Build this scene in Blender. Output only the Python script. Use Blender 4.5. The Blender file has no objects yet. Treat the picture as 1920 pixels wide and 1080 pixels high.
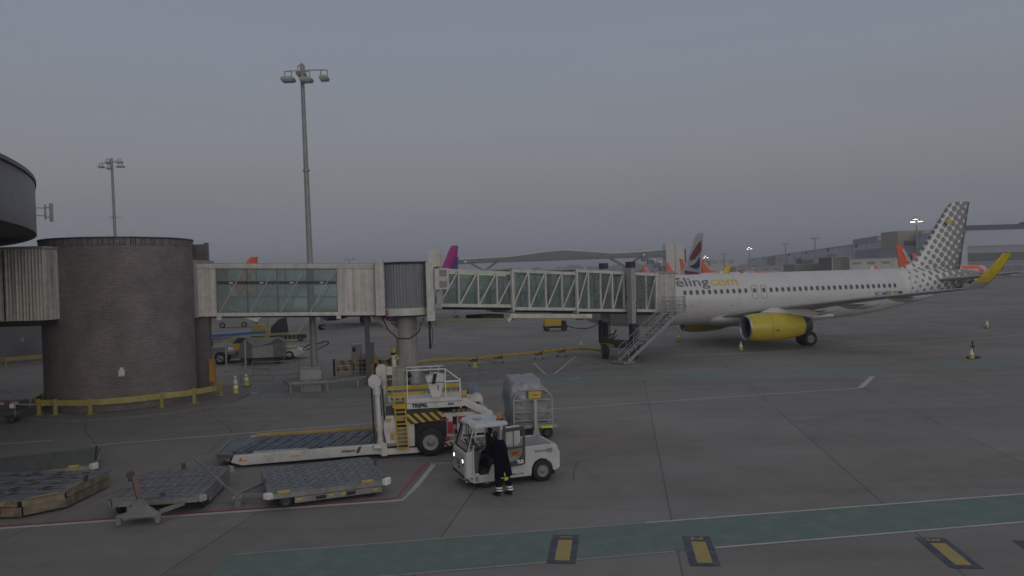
import bpy, bmesh, math, random
from mathutils import Vector, Matrix
R = math.radians
random.seed(7)
S = bpy.context.scene
C = S.collection

# ------------------------------------------------------------------ camera
EYE = 6.08
HAZE_DENSITY = 0.00065
cam_d = bpy.data.cameras.new('camera')
cam_d.lens = 1418 / 1920 * 36
cam_d.sensor_width = 36
cam_d.clip_start = 0.1
cam_d.clip_end = 9000
cam = bpy.data.objects.new('camera', cam_d)
C.objects.link(cam)
cam.matrix_world = Matrix.Translation((0, 0, EYE)) @ Matrix.Rotation(R(90) - 0.0131, 4, 'X') @ Matrix.Rotation(-0.0291, 4, 'Z')
S.camera = cam

# ------------------------------------------------------------------ world: dusk sky
SUN_EL, SUN_ROT = R(12), R(158)
w = bpy.data.worlds.new('World')
S.world = w
w.use_nodes = True
nt = w.node_tree
for n in list(nt.nodes):
    nt.nodes.remove(n)
N = nt.nodes.new
out = N('ShaderNodeOutputWorld'); bg = N('ShaderNodeBackground')
sky = N('ShaderNodeTexSky'); sky.sky_type = 'NISHITA'; sky.sun_disc = False
sky.sun_elevation = SUN_EL; sky.sun_rotation = SUN_ROT; sky.air_density = 1.2; sky.dust_density = 2.0
tc = N('ShaderNodeTexCoord'); sep = N('ShaderNodeSeparateXYZ'); ramp = N('ShaderNodeValToRGB')
nt.links.new(tc.outputs['Generated'], sep.inputs[0])
nt.links.new(sep.outputs['Z'], ramp.inputs[0])
cr = ramp.color_ramp
SKYC = [(0.0, (.20, .225, .29)), (0.05, (.208, .228, .275)), (0.085, (.220, .226, .262)), (0.12, (.238, .242, .268)),
        (0.155, (.248, .258, .284)), (0.25, (.246, .270, .316)), (0.34, (.233, .258, .320)), (0.55, (.235, .245, .265)), (1.0, (.24, .245, .26))]
cr.elements[0].position = SKYC[0][0]; cr.elements[0].color = (*SKYC[0][1], 1)
cr.elements[1].position = SKYC[-1][0]; cr.elements[1].color = (*SKYC[-1][1], 1)
for p, c in SKYC[1:-1]:
    e = cr.elements.new(p); e.color = (*c, 1)
mixs = N('ShaderNodeMix'); mixs.data_type = 'RGBA'; mixs.inputs[0].default_value = 0.94
sc = N('ShaderNodeVectorMath'); sc.operation = 'SCALE'; sc.inputs['Scale'].default_value = .5
nt.links.new(sky.outputs[0], sc.inputs[0])
up = N('ShaderNodeVectorMath'); up.operation = 'SCALE'; up.inputs['Scale'].default_value = 10.0
# faint uneven haze banding in the evening sky
wm = N('ShaderNodeMapping'); wm.inputs['Scale'].default_value = (1.2, 1.2, 9); wn = N('ShaderNodeTexNoise'); wn.inputs['Scale'].default_value = 1.6; wn.inputs['Detail'].default_value = 4
nt.links.new(tc.outputs['Generated'], wm.inputs[0]); nt.links.new(wm.outputs[0], wn.inputs['Vector'])
wr = N('ShaderNodeMapRange'); wr.inputs[1].default_value = .3; wr.inputs[2].default_value = .7; wr.inputs[3].default_value = 9.75; wr.inputs[4].default_value = 10.25
nt.links.new(wn.outputs[0], wr.inputs[0]); nt.links.new(wr.outputs[0], up.inputs['Scale'])
nt.links.new(ramp.outputs[0], up.inputs[0])
nt.links.new(sc.outputs[0], mixs.inputs[6]); nt.links.new(up.outputs[0], mixs.inputs[7])
# dusk glow low in the sky behind the photographer, opposite the blue band on the horizon ahead
gd = N('ShaderNodeVectorMath'); gd.operation = 'DOT_PRODUCT'; gd.inputs[1].default_value = Vector((.42, -1, .22)).normalized()
nt.links.new(tc.outputs['Generated'], gd.inputs[0])
gm = N('ShaderNodeMath'); gm.operation = 'MAXIMUM'; gm.inputs[1].default_value = 0; nt.links.new(gd.outputs['Value'], gm.inputs[0])
gp = N('ShaderNodeMath'); gp.operation = 'POWER'; gp.inputs[1].default_value = 3; nt.links.new(gm.outputs[0], gp.inputs[0])
gs = N('ShaderNodeVectorMath'); gs.operation = 'SCALE'; gs.inputs[0].default_value = (4.6, 4.1, 3.65); nt.links.new(gp.outputs[0], gs.inputs['Scale'])
ga = N('ShaderNodeVectorMath'); ga.operation = 'ADD'; nt.links.new(mixs.outputs[2], ga.inputs[0]); nt.links.new(gs.outputs[0], ga.inputs[1])
nt.links.new(ga.outputs[0], bg.inputs[0])
bg.inputs[1].default_value = 0.1
nt.links.new(bg.outputs[0], out.inputs[0])

sun_d = bpy.data.lights.new('sun', 'SUN'); sun_d.energy = 0.25; sun_d.angle = R(25); sun_d.color = (1, .93, .86)
sun = bpy.data.objects.new('sun', sun_d); C.objects.link(sun)
sun.rotation_euler = (R(90) - SUN_EL, 0, R(22))
vs = S.view_settings
vs.view_transform = 'Standard'; vs.look = 'None'; vs.exposure = 0.0; vs.gamma = 1.0; vs.use_curve_mapping = False

# ------------------------------------------------------------------ materials
MATS = {}
def mat(name, col, rough=.6, metal=0., var=.12, scale=2.5, bump=0., streak=0., emit=None, dirt=0., spec=.5):
    if name in MATS: return MATS[name]
    m = bpy.data.materials.new(name); MATS[name] = m; m.use_nodes = True
    t = m.node_tree; b = t.nodes['Principled BSDF']
    b.inputs['Roughness'].default_value = rough; b.inputs['Metallic'].default_value = metal
    b.inputs['Specular IOR Level'].default_value = spec
    co = t.nodes.new('ShaderNodeTexCoord')
    no = t.nodes.new('ShaderNodeTexNoise'); no.inputs['Scale'].default_value = scale; no.inputs['Detail'].default_value = 6
    t.links.new(co.outputs['Object'], no.inputs['Vector'])
    mr = t.nodes.new('ShaderNodeMapRange'); mr.inputs[1].default_value = .3; mr.inputs[2].default_value = .7
    mr.inputs[3].default_value = 1 - var; mr.inputs[4].default_value = 1 + var
    t.links.new(no.outputs[0], mr.inputs[0])
    last = mr.outputs[0]
    if streak:
        mp = t.nodes.new('ShaderNodeMapping'); mp.inputs['Scale'].default_value = (3.2, 3.2, .12)
        t.links.new(co.outputs['Object'], mp.inputs[0])
        n2 = t.nodes.new('ShaderNodeTexNoise'); n2.inputs['Scale'].default_value = 1.6; n2.inputs['Detail'].default_value = 5
        t.links.new(mp.outputs[0], n2.inputs['Vector'])
        m2 = t.nodes.new('ShaderNodeMapRange'); m2.inputs[1].default_value = .42; m2.inputs[2].default_value = .68
        m2.inputs[3].default_value = 1; m2.inputs[4].default_value = 1 - streak
        t.links.new(n2.outputs[0], m2.inputs[0])
        mm = t.nodes.new('ShaderNodeMath'); mm.operation = 'MULTIPLY'
        t.links.new(last, mm.inputs[0]); t.links.new(m2.outputs[0], mm.inputs[1]); last = mm.outputs[0]
    sc_ = t.nodes.new('ShaderNodeVectorMath'); sc_.operation = 'SCALE'; sc_.inputs[0].default_value = col
    t.links.new(last, sc_.inputs['Scale'])
    cout = sc_.outputs[0]
    if dirt:
        n3 = t.nodes.new('ShaderNodeTexNoise'); n3.inputs['Scale'].default_value = 1.3; n3.inputs['Detail'].default_value = 9; n3.inputs['Roughness'].default_value = .7
        t.links.new(co.outputs['Object'], n3.inputs['Vector'])
        m3 = t.nodes.new('ShaderNodeMapRange'); m3.inputs[1].default_value = .5; m3.inputs[2].default_value = .68; m3.inputs[4].default_value = dirt
        t.links.new(n3.outputs[0], m3.inputs[0])
        mx = t.nodes.new('ShaderNodeMix'); mx.data_type = 'RGBA'; mx.inputs[7].default_value = (.09, .075, .06, 1)
        t.links.new(m3.outputs[0], mx.inputs[0]); t.links.new(cout, mx.inputs[6]); cout = mx.outputs[2]
    t.links.new(cout, b.inputs['Base Color'])
    if bump:
        bp = t.nodes.new('ShaderNodeBump'); bp.inputs['Strength'].default_value = bump; bp.inputs['Distance'].default_value = .03
        t.links.new(no.outputs[0], bp.inputs['Height']); t.links.new(bp.outputs[0], b.inputs['Normal'])
    if emit:
        b.inputs['Emission Color'].default_value = (*emit[0], 1); b.inputs['Emission Strength'].default_value = emit[1]
    return m

WHITE = mat('white_paint', (.62, .62, .61), .45, dirt=.12)
GSEW = mat('equipment_white', (.56, .56, .54), .45, dirt=.35, var=.08)
CREAM = mat('cream_panel', (.56, .55, .515), .6, streak=.35, dirt=.12)
CREAM2 = mat('cream_frame', (.56, .56, .52), .55, streak=.15, dirt=.1)
PLANE_W = mat('aircraft_white', (.565, .57, .58), .3, var=.03, scale=.6, dirt=0)
GREY = mat('grey_paint', (.22, .225, .24), .5)
LGREY = mat('light_grey', (.33, .335, .345), .5)
DGREY = mat('dark_grey', (.06, .063, .07), .5)
DARK = mat('dark_underside', (.025, .025, .03), .8)
BLACK = mat('black_rubber', (.018, .018, .02), .75)
GALV = mat('galvanised_steel', (.26, .27, .28), .45, .35, var=.2, scale=6)
STEEL = mat('bare_steel', (.45, .46, .47), .3, .8)
DECK = mat('deck_steel', (.155, .18, .225), .45, .3, var=.3, scale=5, dirt=.35)
DECK2 = mat('worn_deck_steel', (.19, .20, .225), .5, .3, var=.3, scale=7, dirt=.45)
YEL = mat('yellow_paint', (.52, .36, .035), .5, dirt=.25, var=.12)
RAILY = mat('rail_yellow', (.36, .31, .10), .55, dirt=.35, var=.15)
HYEL = mat('hi_vis_yellow', (.62, .68, .04), .7)
NACY = mat('nacelle_yellow', (.50, .40, .045), .35, var=.05)
RED = mat('red_paint', (.38, .03, .04), .5)
REDB = mat('faded_red', (.22, .075, .06), .7, dirt=.3)
ORANGE = mat('orange_livery', (.72, .10, .03), .4)
NAVY = mat('navy_cloth', (.004, .005, .012), .95, spec=.15)
BLUE = mat('blue_paint', (.05, .12, .32), .5)
MAG = mat('magenta_livery', (.36, .02, .22), .4)
PURP = mat('purple_livery', (.11, .03, .18), .4)
TXT = mat('lettering_grey', (.145, .15, .17), .5)
TXTW = mat('lettering_white', (.7, .7, .7), .5)
TXTY = mat('lettering_yellow', (.62, .45, .03), .5)
TXTR = mat('lettering_red', (.45, .05, .05), .5)
TXTB = mat('lettering_black', (.03, .03, .035), .5)
CANVAS = mat('grey_canvas', (.17, .17, .175), .8, bump=.4, var=.2)
PLAST = mat('wrap_plastic', (.25, .27, .30), .28, bump=.8, scale=4, var=.2)
WIN = mat('dark_window', (.05, .055, .065), .15, spec=.6)
SKIN = mat('skin', (.30, .17, .12), .6)
HAIR = mat('dark_hair', (.012, .01, .01), .7)
LAMP = mat('lit_lamp', (.8, .8, .7), .5, emit=((1, .97, .88), 9))
LAMPC = mat('headlight_lamp', (.8, .8, .8), .3, emit=((1, .97, .92), 3))
LAMPD = mat('dim_lamp', (.7, .7, .65), .5, emit=((1, .95, .85), 1.2))
LENS = mat('lamp_lens', (.30, .31, .32), .2)
AMBER = mat('amber_beacon', (.55, .16, .02), .3)
BEIGE = mat('beige_cladding', (.34, .31, .27), .7, streak=.1)
CONCRETE = mat('concrete', (.27, .265, .26), .85, bump=.2, streak=.15)
PINKC = mat('column_concrete', (.34, .31, .31), .7, streak=.2)

def glass(name, tint, gl=.10, rough=.05, dif=.05):
    m = bpy.data.materials.new(name); m.use_nodes = True; t = m.node_tree
    for n in list(t.nodes): t.nodes.remove(n)
    o = t.nodes.new('ShaderNodeOutputMaterial'); tr = t.nodes.new('ShaderNodeBsdfTransparent'); g = t.nodes.new('ShaderNodeBsdfGlossy')
    d = t.nodes.new('ShaderNodeBsdfDiffuse'); d.inputs[0].default_value = (.24, .30, .28, 1)
    mx = t.nodes.new('ShaderNodeMixShader'); mx2 = t.nodes.new('ShaderNodeMixShader')
    lw = t.nodes.new('ShaderNodeLayerWeight'); lw.inputs[0].default_value = .25
    ad = t.nodes.new('ShaderNodeMath'); ad.operation = 'ADD'; ad.inputs[1].default_value = gl * .6; ad.use_clamp = True
    t.links.new(lw.outputs['Fresnel'], ad.inputs[0])
    tr.inputs[0].default_value = (*tint, 1); g.inputs[1].default_value = rough
    mx2.inputs[0].default_value = dif
    t.links.new(tr.outputs[0], mx2.inputs[1]); t.links.new(d.outputs[0], mx2.inputs[2])
    t.links.new(ad.outputs[0], mx.inputs[0]); t.links.new(mx2.outputs[0], mx.inputs[1]); t.links.new(g.outputs[0], mx.inputs[2])
    t.links.new(mx.outputs[0], o.inputs[0]); return m
GLASS = glass('walkway_glass', (.68, .79, .77), dif=.06)
GLASS2 = glass('tunnel_glass', (.86, .94, .91), dif=.16)
CABGL = glass('cab_glass', (.85, .87, .87), .05, .05, .01)

# hazard stripes (diagonal, painted) and ribbed cladding
def stripes(name, a, b, width, axis=(1, 0, 1), mul=1.0):
    m = bpy.data.materials.new(name); m.use_nodes = True; t = m.node_tree; bs = t.nodes['Principled BSDF']
    co = t.nodes.new('ShaderNodeTexCoord'); dp = t.nodes.new('ShaderNodeVectorMath'); dp.operation = 'DOT_PRODUCT'
    dp.inputs[1].default_value = axis; t.links.new(co.outputs['Object'], dp.inputs[0])
    q = t.nodes.new('ShaderNodeMath'); q.operation = 'DIVIDE'; q.inputs[1].default_value = width * 2
    t.links.new(dp.outputs['Value'], q.inputs[0])
    fr = t.nodes.new('ShaderNodeMath'); fr.operation = 'FRACT'; t.links.new(q.outputs[0], fr.inputs[0])
    g = t.nodes.new('ShaderNodeMath'); g.operation = 'GREATER_THAN'; g.inputs[1].default_value = .5; t.links.new(fr.outputs[0], g.inputs[0])
    mx = t.nodes.new('ShaderNodeMix'); mx.data_type = 'RGBA'; mx.inputs[6].default_value = (*a, 1); mx.inputs[7].default_value = (*b, 1)
    t.links.new(g.outputs[0], mx.inputs[0]); t.links.new(mx.outputs[2], bs.inputs['Base Color']); bs.inputs['Roughness'].default_value = .6
    return m
HAZ = stripes('hazard_stripes', (.50, .36, .04), (.03, .028, .028), .14)
HAZ2 = stripes('hazard_stripes_fine', (.42, .38, .20), (.04, .04, .04), .10)
REDW = stripes('red_white_board', (.40, .36, .32), (.16, .05, .045), .35, (1, 0, .3))

# ------------------------------------------------------------------ mesh helpers
def remap(root, fn, skip=()):
    """reshape a finished thing: fn moves every vertex of its parts"""
    for k in [x for x in C.objects if x.parent == root]:
        if k.name.split('.')[0] in skip: continue
        for o in [k] + [x for x in C.objects if x.parent == k]:
            if o.type == 'MESH':
                for v in o.data.vertices: v.co = Vector(fn(v.co.x, v.co.y, v.co.z))
class MB:
    def __init__(s): s.v = []; s.f = []; s.m = []; s.sm = []
    def add(s, vs, fs, mi=0, sm=False):
        o = len(s.v); s.v += [tuple(v) for v in vs]
        for f in fs:
            s.f.append([i + o for i in f]); s.m.append(mi); s.sm.append(sm)
        return s
    def box(s, c, d, rz=0, mi=0, ry=0, rx=0):
        M = Matrix.Translation(c) @ Matrix.Rotation(rz, 4, 'Z') @ Matrix.Rotation(ry, 4, 'Y') @ Matrix.Rotation(rx, 4, 'X')
        x, y, z = d[0] / 2, d[1] / 2, d[2] / 2
        vs = [M @ Vector(p) for p in [(-x, -y, -z), (x, -y, -z), (x, y, -z), (-x, y, -z), (-x, -y, z), (x, -y, z), (x, y, z), (-x, y, z)]]
        return s.add(vs, [(0, 3, 2, 1), (4, 5, 6, 7), (0, 1, 5, 4), (1, 2, 6, 5), (2, 3, 7, 6), (3, 0, 4, 7)], mi)
    def bx(s, x0, x1, y0, y1, z0, z1, mi=0):
        return s.box(((x0 + x1) / 2, (y0 + y1) / 2, (z0 + z1) / 2), (x1 - x0, y1 - y0, z1 - z0), mi=mi)
    def beam(s, p, q, w, h=None, mi=0):
        h = h or w; p = Vector(p); q = Vector(q); d = (q - p); L = d.length
        if L < 1e-6: return s
        d.normalize(); up_ = Vector((0, 0, 1)) if abs(d.z) < .98 else Vector((0, 1, 0))
        a = d.cross(up_).normalized() * w / 2; b = a.cross(d).normalized() * h / 2
        vs = [p - a - b, p + a - b, p + a + b, p - a + b, q - a - b, q + a - b, q + a + b, q - a + b]
        return s.add(vs, [(0, 3, 2, 1), (4, 5, 6, 7), (0, 1, 5, 4), (1, 2, 6, 5), (2, 3, 7, 6), (3, 0, 4, 7)], mi)
    def cyl(s, p, q, r, r2=None, n=16, mi=0, cap=True, sm=True):
        r2 = r if r2 is None else r2; p = Vector(p); q = Vector(q); d = (q - p).normalized()
        a = d.orthogonal().normalized(); b = d.cross(a)
        vs = []
        for c_, rr in ((p, r), (q, r2)):
            for i in range(n):
                t = 2 * math.pi * i / n; vs.append(c_ + (a * math.cos(t) + b * math.sin(t)) * rr)
        s.add(vs, [(i, (i + 1) % n, n + (i + 1) % n, n + i) for i in range(n)], mi, sm)
        if cap:
            s.add(vs[:n], [tuple(reversed(range(n)))], mi); s.add(vs[n:], [tuple(range(n))], mi)
        return s
    def tube(s, pts, r, n=8, mi=0):
        for a, b in zip(pts, pts[1:]): s.cyl(a, b, r, n=n, mi=mi)
        return s
    def lathe(s, prof, origin, axis='X', n=32, mi=0, sm=True, cap=False):
        o = Vector(origin); vs = []
        for a, r in prof:
            for i in range(n):
                t = 2 * math.pi * i / n; c_, q = r * math.cos(t), r * math.sin(t)
                vs.append(o + (Vector((a, c_, q)) if axis == 'X' else Vector((c_, a, q)) if axis == 'Y' else Vector((c_, q, a))))
        fs = []
        for k in range(len(prof) - 1):
            for i in range(n):
                j = (i + 1) % n
                fs.append((k * n + i, k * n + j, (k + 1) * n + j, (k + 1) * n + i))
        s.add(vs, fs, mi, sm)
        if cap:
            s.add(vs[:n], [tuple(range(n))], mi); s.add(vs[-n:], [tuple(range(n))], mi)
        return s
    def loft(s, rings, mi=0, sm=True, cap=True, closed=True):
        n = len(rings[0]); vs = [p for r_ in rings for p in r_]; fs = []
        for k in range(len(rings) - 1):
            for i in range(n if closed else n - 1):
                j = (i + 1) % n; fs.append((k * n + i, k * n + j, (k + 1) * n + j, (k + 1) * n + i))
        s.add(vs, fs, mi, sm)
        if cap: s.add(rings[0], [tuple(range(n))], mi); s.add(rings[-1], [tuple(range(n))], mi)
        return s
    def prism(s, poly, z0, z1, mi=0, plane='xy'):
        n = len(poly)
        f = {'xy': lambda p, h: (p[0], p[1], h), 'xz': lambda p, h: (p[0], h, p[1]), 'yz': lambda p, h: (h, p[0], p[1])}[plane]
        vs = [f(p, z0) for p in poly] + [f(p, z1) for p in poly]
        return s.add(vs, [tuple(reversed(range(n))), tuple(range(n, 2 * n))] + [(i, (i + 1) % n, n + (i + 1) % n, n + i) for i in range(n)], mi)
    def build(s, name, mats, parent=None, bev=0, label=None):
        me = bpy.data.meshes.new(name); me.from_pydata(s.v, [], s.f)
        if not isinstance(mats, (list, tuple)): mats = [mats]
        for m in mats: me.materials.append(m)
        for i, p in enumerate(me.polygons): p.material_index = s.m[i]; p.use_smooth = s.sm[i]
        bm = bmesh.new(); bm.from_mesh(me); bmesh.ops.recalc_face_normals(bm, faces=bm.faces); bm.to_mesh(me); bm.free()
        o = bpy.data.objects.new(name, me); C.objects.link(o)
        if parent: o.parent = parent
        if bev:
            b = o.modifiers.new('bevel', 'BEVEL'); b.width = bev; b.segments = 2; b.limit_method = 'ANGLE'
        if label: o['label'] = label
        return o

def thing(name, label, cat, loc=(0, 0, 0), rz=0, group=None):
    o = bpy.data.objects.new(name, None); C.objects.link(o); o.location = loc; o.rotation_euler = (0, 0, rz)
    o['label'] = label; o['category'] = cat
    if group: o['group'] = group
    return o
def tag(o, label, cat, group=None):
    o['label'] = label; o['category'] = cat
    if group: o['group'] = group
    return o
def struct(o, kind='structure'):
    o['kind'] = kind; return o
def kids(o): return [x for x in C.objects if x.parent == o]
def dup(o, loc, rz=None, label=None, parent=None):
    ch = kids(o); c = o.copy(); C.objects.link(c); c.location = loc
    if rz is not None: c.rotation_euler = (0, 0, rz)
    if label: c['label'] = label
    for k in ch: dup2(k, c)
    return c
def dup2(o, parent):
    ch = kids(o); c = o.copy(); C.objects.link(c); c.parent = parent
    for k in ch: dup2(k, c)

def text_mb(s, size, fn, step=0, bold=0.0, shear=0, center=False, sx=1.0, fit=0):
    """lettering: font outline meshed, cut into strips and laid on a surface by fn(u, v)"""
    cu = bpy.data.curves.new('t', 'FONT'); cu.body = s; cu.size = size; cu.offset = bold; cu.shear = shear
    cu.resolution_u = 3
    if center: cu.align_x = 'CENTER'
    ob = bpy.data.objects.new('t', cu); C.objects.link(ob)
    bpy.context.view_layer.update()
    me = ob.evaluated_get(bpy.context.evaluated_depsgraph_get()).to_mesh()
    bm = bmesh.new(); bm.from_mesh(me)
    if fit:
        u0 = min(v.co.x for v in bm.verts); u1 = max(v.co.x for v in bm.verts); sx = fit / (u1 - u0)
        for v in bm.verts: v.co.x -= u0
    if step:
        z0 = min(v.co.y for v in bm.verts); z1 = max(v.co.y for v in bm.verts); z = z0 + step
        while z < z1:
            bmesh.ops.bisect_plane(bm, geom=bm.verts[:] + bm.edges[:] + bm.faces[:], plane_co=(0, z, 0), plane_no=(0, 1, 0)); z += step
    mb = MB(); bm.verts.index_update()
    mb.add([fn(v.co.x * sx, v.co.y) for v in bm.verts], [[v.index for v in f.verts] for f in bm.faces])
    bm.free(); bpy.data.objects.remove(ob); bpy.data.curves.remove(cu)
    return mb

def strip(name, pts, wd, z, m):
    mb = MB(); n = len(pts); P = [Vector((p[0], p[1], 0)) for p in pts]; L = []; Rr = []
    for i in range(n):
        d = (P[min(i + 1, n - 1)] - P[max(i - 1, 0)]).normalized(); a = Vector((-d.y, d.x, 0)) * wd / 2
        L.append(P[i] + a + Vector((0, 0, z))); Rr.append(P[i] - a + Vector((0, 0, z)))
    mb.add(L + Rr, [(i, i + 1, n + i + 1, n + i) for i in range(n - 1)])
    return mb.build(name, m)
# ------------------------------------------------------------------ ground
def ground_mat():
    m = bpy.data.materials.new('apron_concrete'); m.use_nodes = True; t = m.node_tree; b = t.nodes['Principled BSDF']; nn = t.nodes.new; lk = t.links.new
    co = nn('ShaderNodeTexCoord')
    def noise(sc_, det, lo, hi, a, b_, vec=None, rough=.6):
        n = nn('ShaderNodeTexNoise'); n.inputs['Scale'].default_value = sc_; n.inputs['Detail'].default_value = det; n.inputs['Roughness'].default_value = rough
        lk(vec or co.outputs['Object'], n.inputs['Vector']); r_ = nn('ShaderNodeMapRange')
        for i, v in enumerate((lo, hi, a, b_)): r_.inputs[i + 1].default_value = v
        lk(n.outputs[0], r_.inputs[0]); return r_.outputs[0], n.outputs[0]
    def mul(a, b_):
        q = nn('ShaderNodeMath'); q.operation = 'MULTIPLY'; lk(a, q.inputs[0]); lk(b_, q.inputs[1]); return q.outputs[0]
    a1, _ = noise(.045, 4, .35, .65, .86, 1.12)
    a2, n2 = noise(.7, 8, .35, .7, .90, 1.07, rough=.75)
    a3, n3 = noise(28, 4, .3, .7, .93, 1.06)
    mp = nn('ShaderNodeMapping'); mp.inputs['Rotation'].default_value = (0, 0, R(-9)); mp.inputs['Scale'].default_value = (.035, .55, 1)
    lk(co.outputs['Object'], mp.inputs[0])
    a4, _ = noise(1.0, 6, .48, .70, 1.0, .82, mp.outputs[0])
    val = mul(mul(a1, a2), mul(a3, a4))
    # slab joints: cut grid of the real slabs
    sp = nn('ShaderNodeSeparateXYZ'); lk(co.outputs['Object'], sp.inputs[0])
    def lin(ax, ay, c, per, wd, dark):
        x = nn('ShaderNodeMath'); x.operation = 'MULTIPLY'; x.inputs[1].default_value = ax; lk(sp.outputs[0], x.inputs[0])
        y = nn('ShaderNodeMath'); y.operation = 'MULTIPLY_ADD'; y.inputs[1].default_value = ay; lk(sp.outputs[1], y.inputs[0]); lk(x.outputs[0], y.inputs[2])
        s_ = nn('ShaderNodeMath'); s_.operation = 'SUBTRACT'; s_.inputs[1].default_value = c; lk(y.outputs[0], s_.inputs[0])
        pp = nn('ShaderNodeMath'); pp.operation = 'PINGPONG'; pp.inputs[1].default_value = per / 2; lk(s_.outputs[0], pp.inputs[0])
        g = nn('ShaderNodeMapRange'); g.inputs[1].default_value = wd * .5; g.inputs[2].default_value = wd; g.inputs[3].default_value = dark; g.inputs[4].default_value = 1
        lk(pp.outputs[0], g.inputs[0]); return g.outputs[0]
    j1 = lin(1, -.148, 1.02, 5.5, .030, .55)
    j2 = lin(.148, 1, 1.3, 6.2, .022, .78)
    val = mul(val, mul(j1, j2))
    # every slab weathers to its own tone
    def cell(ax, ay, c, per):
        x = nn('ShaderNodeMath'); x.operation = 'MULTIPLY'; x.inputs[1].default_value = ax; lk(sp.outputs[0], x.inputs[0])
        y = nn('ShaderNodeMath'); y.operation = 'MULTIPLY_ADD'; y.inputs[1].default_value = ay; lk(sp.outputs[1], y.inputs[0]); lk(x.outputs[0], y.inputs[2])
        s_ = nn('ShaderNodeMath'); s_.operation = 'SUBTRACT'; s_.inputs[1].default_value = c; lk(y.outputs[0], s_.inputs[0])
        d_ = nn('ShaderNodeMath'); d_.operation = 'DIVIDE'; d_.inputs[1].default_value = per; lk(s_.outputs[0], d_.inputs[0])
        f_ = nn('ShaderNodeMath'); f_.operation = 'FLOOR'; lk(d_.outputs[0], f_.inputs[0]); return f_.outputs[0]
    cv = nn('ShaderNodeCombineXYZ'); lk(cell(1, -.148, 1.02, 5.5), cv.inputs[0]); lk(cell(.148, 1, 1.3, 6.2), cv.inputs[1])
    wn_ = nn('ShaderNodeTexWhiteNoise'); lk(cv.outputs[0], wn_.inputs['Vector']); wr_ = nn('ShaderNodeMapRange'); wr_.inputs[3].default_value = .93; wr_.inputs[4].default_value = 1.06; lk(wn_.outputs['Value'], wr_.inputs[0])
    val = mul(val, wr_.outputs[0])
    # faint curved tyre tracks
    def tyre(cx2, cy2, per, thr):
        vd = nn('ShaderNodeVectorMath'); vd.operation = 'DISTANCE'; vd.inputs[1].default_value = (cx2, cy2, 0); lk(co.outputs['Object'], vd.inputs[0])
        pp = nn('ShaderNodeMath'); pp.operation = 'PINGPONG'; pp.inputs[1].default_value = per; lk(vd.outputs['Value'], pp.inputs[0])
        g = nn('ShaderNodeMapRange'); g.inputs[1].default_value = .06; g.inputs[2].default_value = .28; g.inputs[3].default_value = thr; g.inputs[4].default_value = 1; lk(pp.outputs[0], g.inputs[0])
        m_, _ = noise(.12, 3, .45, .6, 0, 1); mm = nn('ShaderNodeMix'); mm.inputs[2].default_value = 1; lk(m_, mm.inputs[0]); lk(g.outputs[0], mm.inputs[3]); return mm.outputs[0]
    val = mul(val, mul(tyre(40, -30, 3.7, .90), tyre(-60, 10, 5.3, .92)))
    # brown rubber and spill staining
    s1, _ = noise(.05, 5, .50, .66, 0, .75, rough=.6)
    mx = nn('ShaderNodeMix'); mx.data_type = 'RGBA'; mx.inputs[6].default_value = (.222, .212, .207, 1); mx.inputs[7].default_value = (.212, .185, .165, 1)
    lk(s1, mx.inputs[0])
    sc_ = nn('ShaderNodeVectorMath'); sc_.operation = 'SCALE'; lk(mx.outputs[2], sc_.inputs[0]); lk(val, sc_.inputs['Scale'])
    sp2, _ = noise(1.6, 3, .70, .76, 0, .45)
    mx2 = nn('ShaderNodeMix'); mx2.data_type = 'RGBA'; mx2.inputs[7].default_value = (.09, .088, .088, 1); lk(sp2, mx2.inputs[0]); lk(sc_.outputs[0], mx2.inputs[6])
    lk(mx2.outputs[2], b.inputs['Base Color'])
    rr, _ = noise(.2, 5, .4, .65, .62, .85); lk(rr, b.inputs['Roughness'])
    bp = nn('ShaderNodeBump'); bp.inputs['Strength'].default_value = .12; bp.inputs['Distance'].default_value = .01; lk(n3, bp.inputs['Height']); lk(bp.outputs[0], b.inputs['Normal'])
    return m
APRON = ground_mat()
mb = MB(); mb.add([(-4000, -60, 0), (4000, -60, 0), (4000, 6000, 0), (-4000, 6000, 0)], [(0, 1, 2, 3)])
struct(mb.build('apron_ground', APRON))

def worn(name, col, wear=.5, sc_=3.):
    """worn paint: flakes away to show concrete"""
    m = bpy.data.materials.new(name); m.use_nodes = True; t = m.node_tree; b = t.nodes['Principled BSDF']
    co = t.nodes.new('ShaderNodeTexCoord'); n = t.nodes.new('ShaderNodeTexNoise'); n.inputs['Scale'].default_value = sc_; n.inputs['Detail'].default_value = 10; n.inputs['Roughness'].default_value = .75
    t.links.new(co.outputs['Object'], n.inputs['Vector']); r_ = t.nodes.new('ShaderNodeMapRange'); r_.inputs[1].default_value = .45; r_.inputs[2].default_value = .68; r_.inputs[4].default_value = wear
    t.links.new(n.outputs[0], r_.inputs[0]); mx = t.nodes.new('ShaderNodeMix'); mx.data_type = 'RGBA'; mx.inputs[6].default_value = (*col, 1); mx.inputs[7].default_value = (.22, .22, .222, 1)
    t.links.new(r_.outputs[0], mx.inputs[0]); t.links.new(mx.outputs[2], b.inputs['Base Color']); b.inputs['Roughness'].default_value = .7
    return m
PW = worn('worn_white_line', (.48, .48, .48), .55)
PWF = worn('faint_white_line', (.33, .33, .335), .85)
PGREEN = worn('worn_green_paint', (.115, .185, .165), .85, 1.6)
PTEAL = worn('faded_teal_paint', (.15, .215, .20), .8, .9)
PRED = worn('worn_red_line', (.32, .085, .085), .6)
PY = worn('worn_yellow_paint', (.40, .32, .10), .5)
PBL = worn('worn_dark_blue_paint', (.055, .06, .10), .5)
def mark(name, pts, wd, z, m): return struct(strip(name, pts, wd, z, m))

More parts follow.
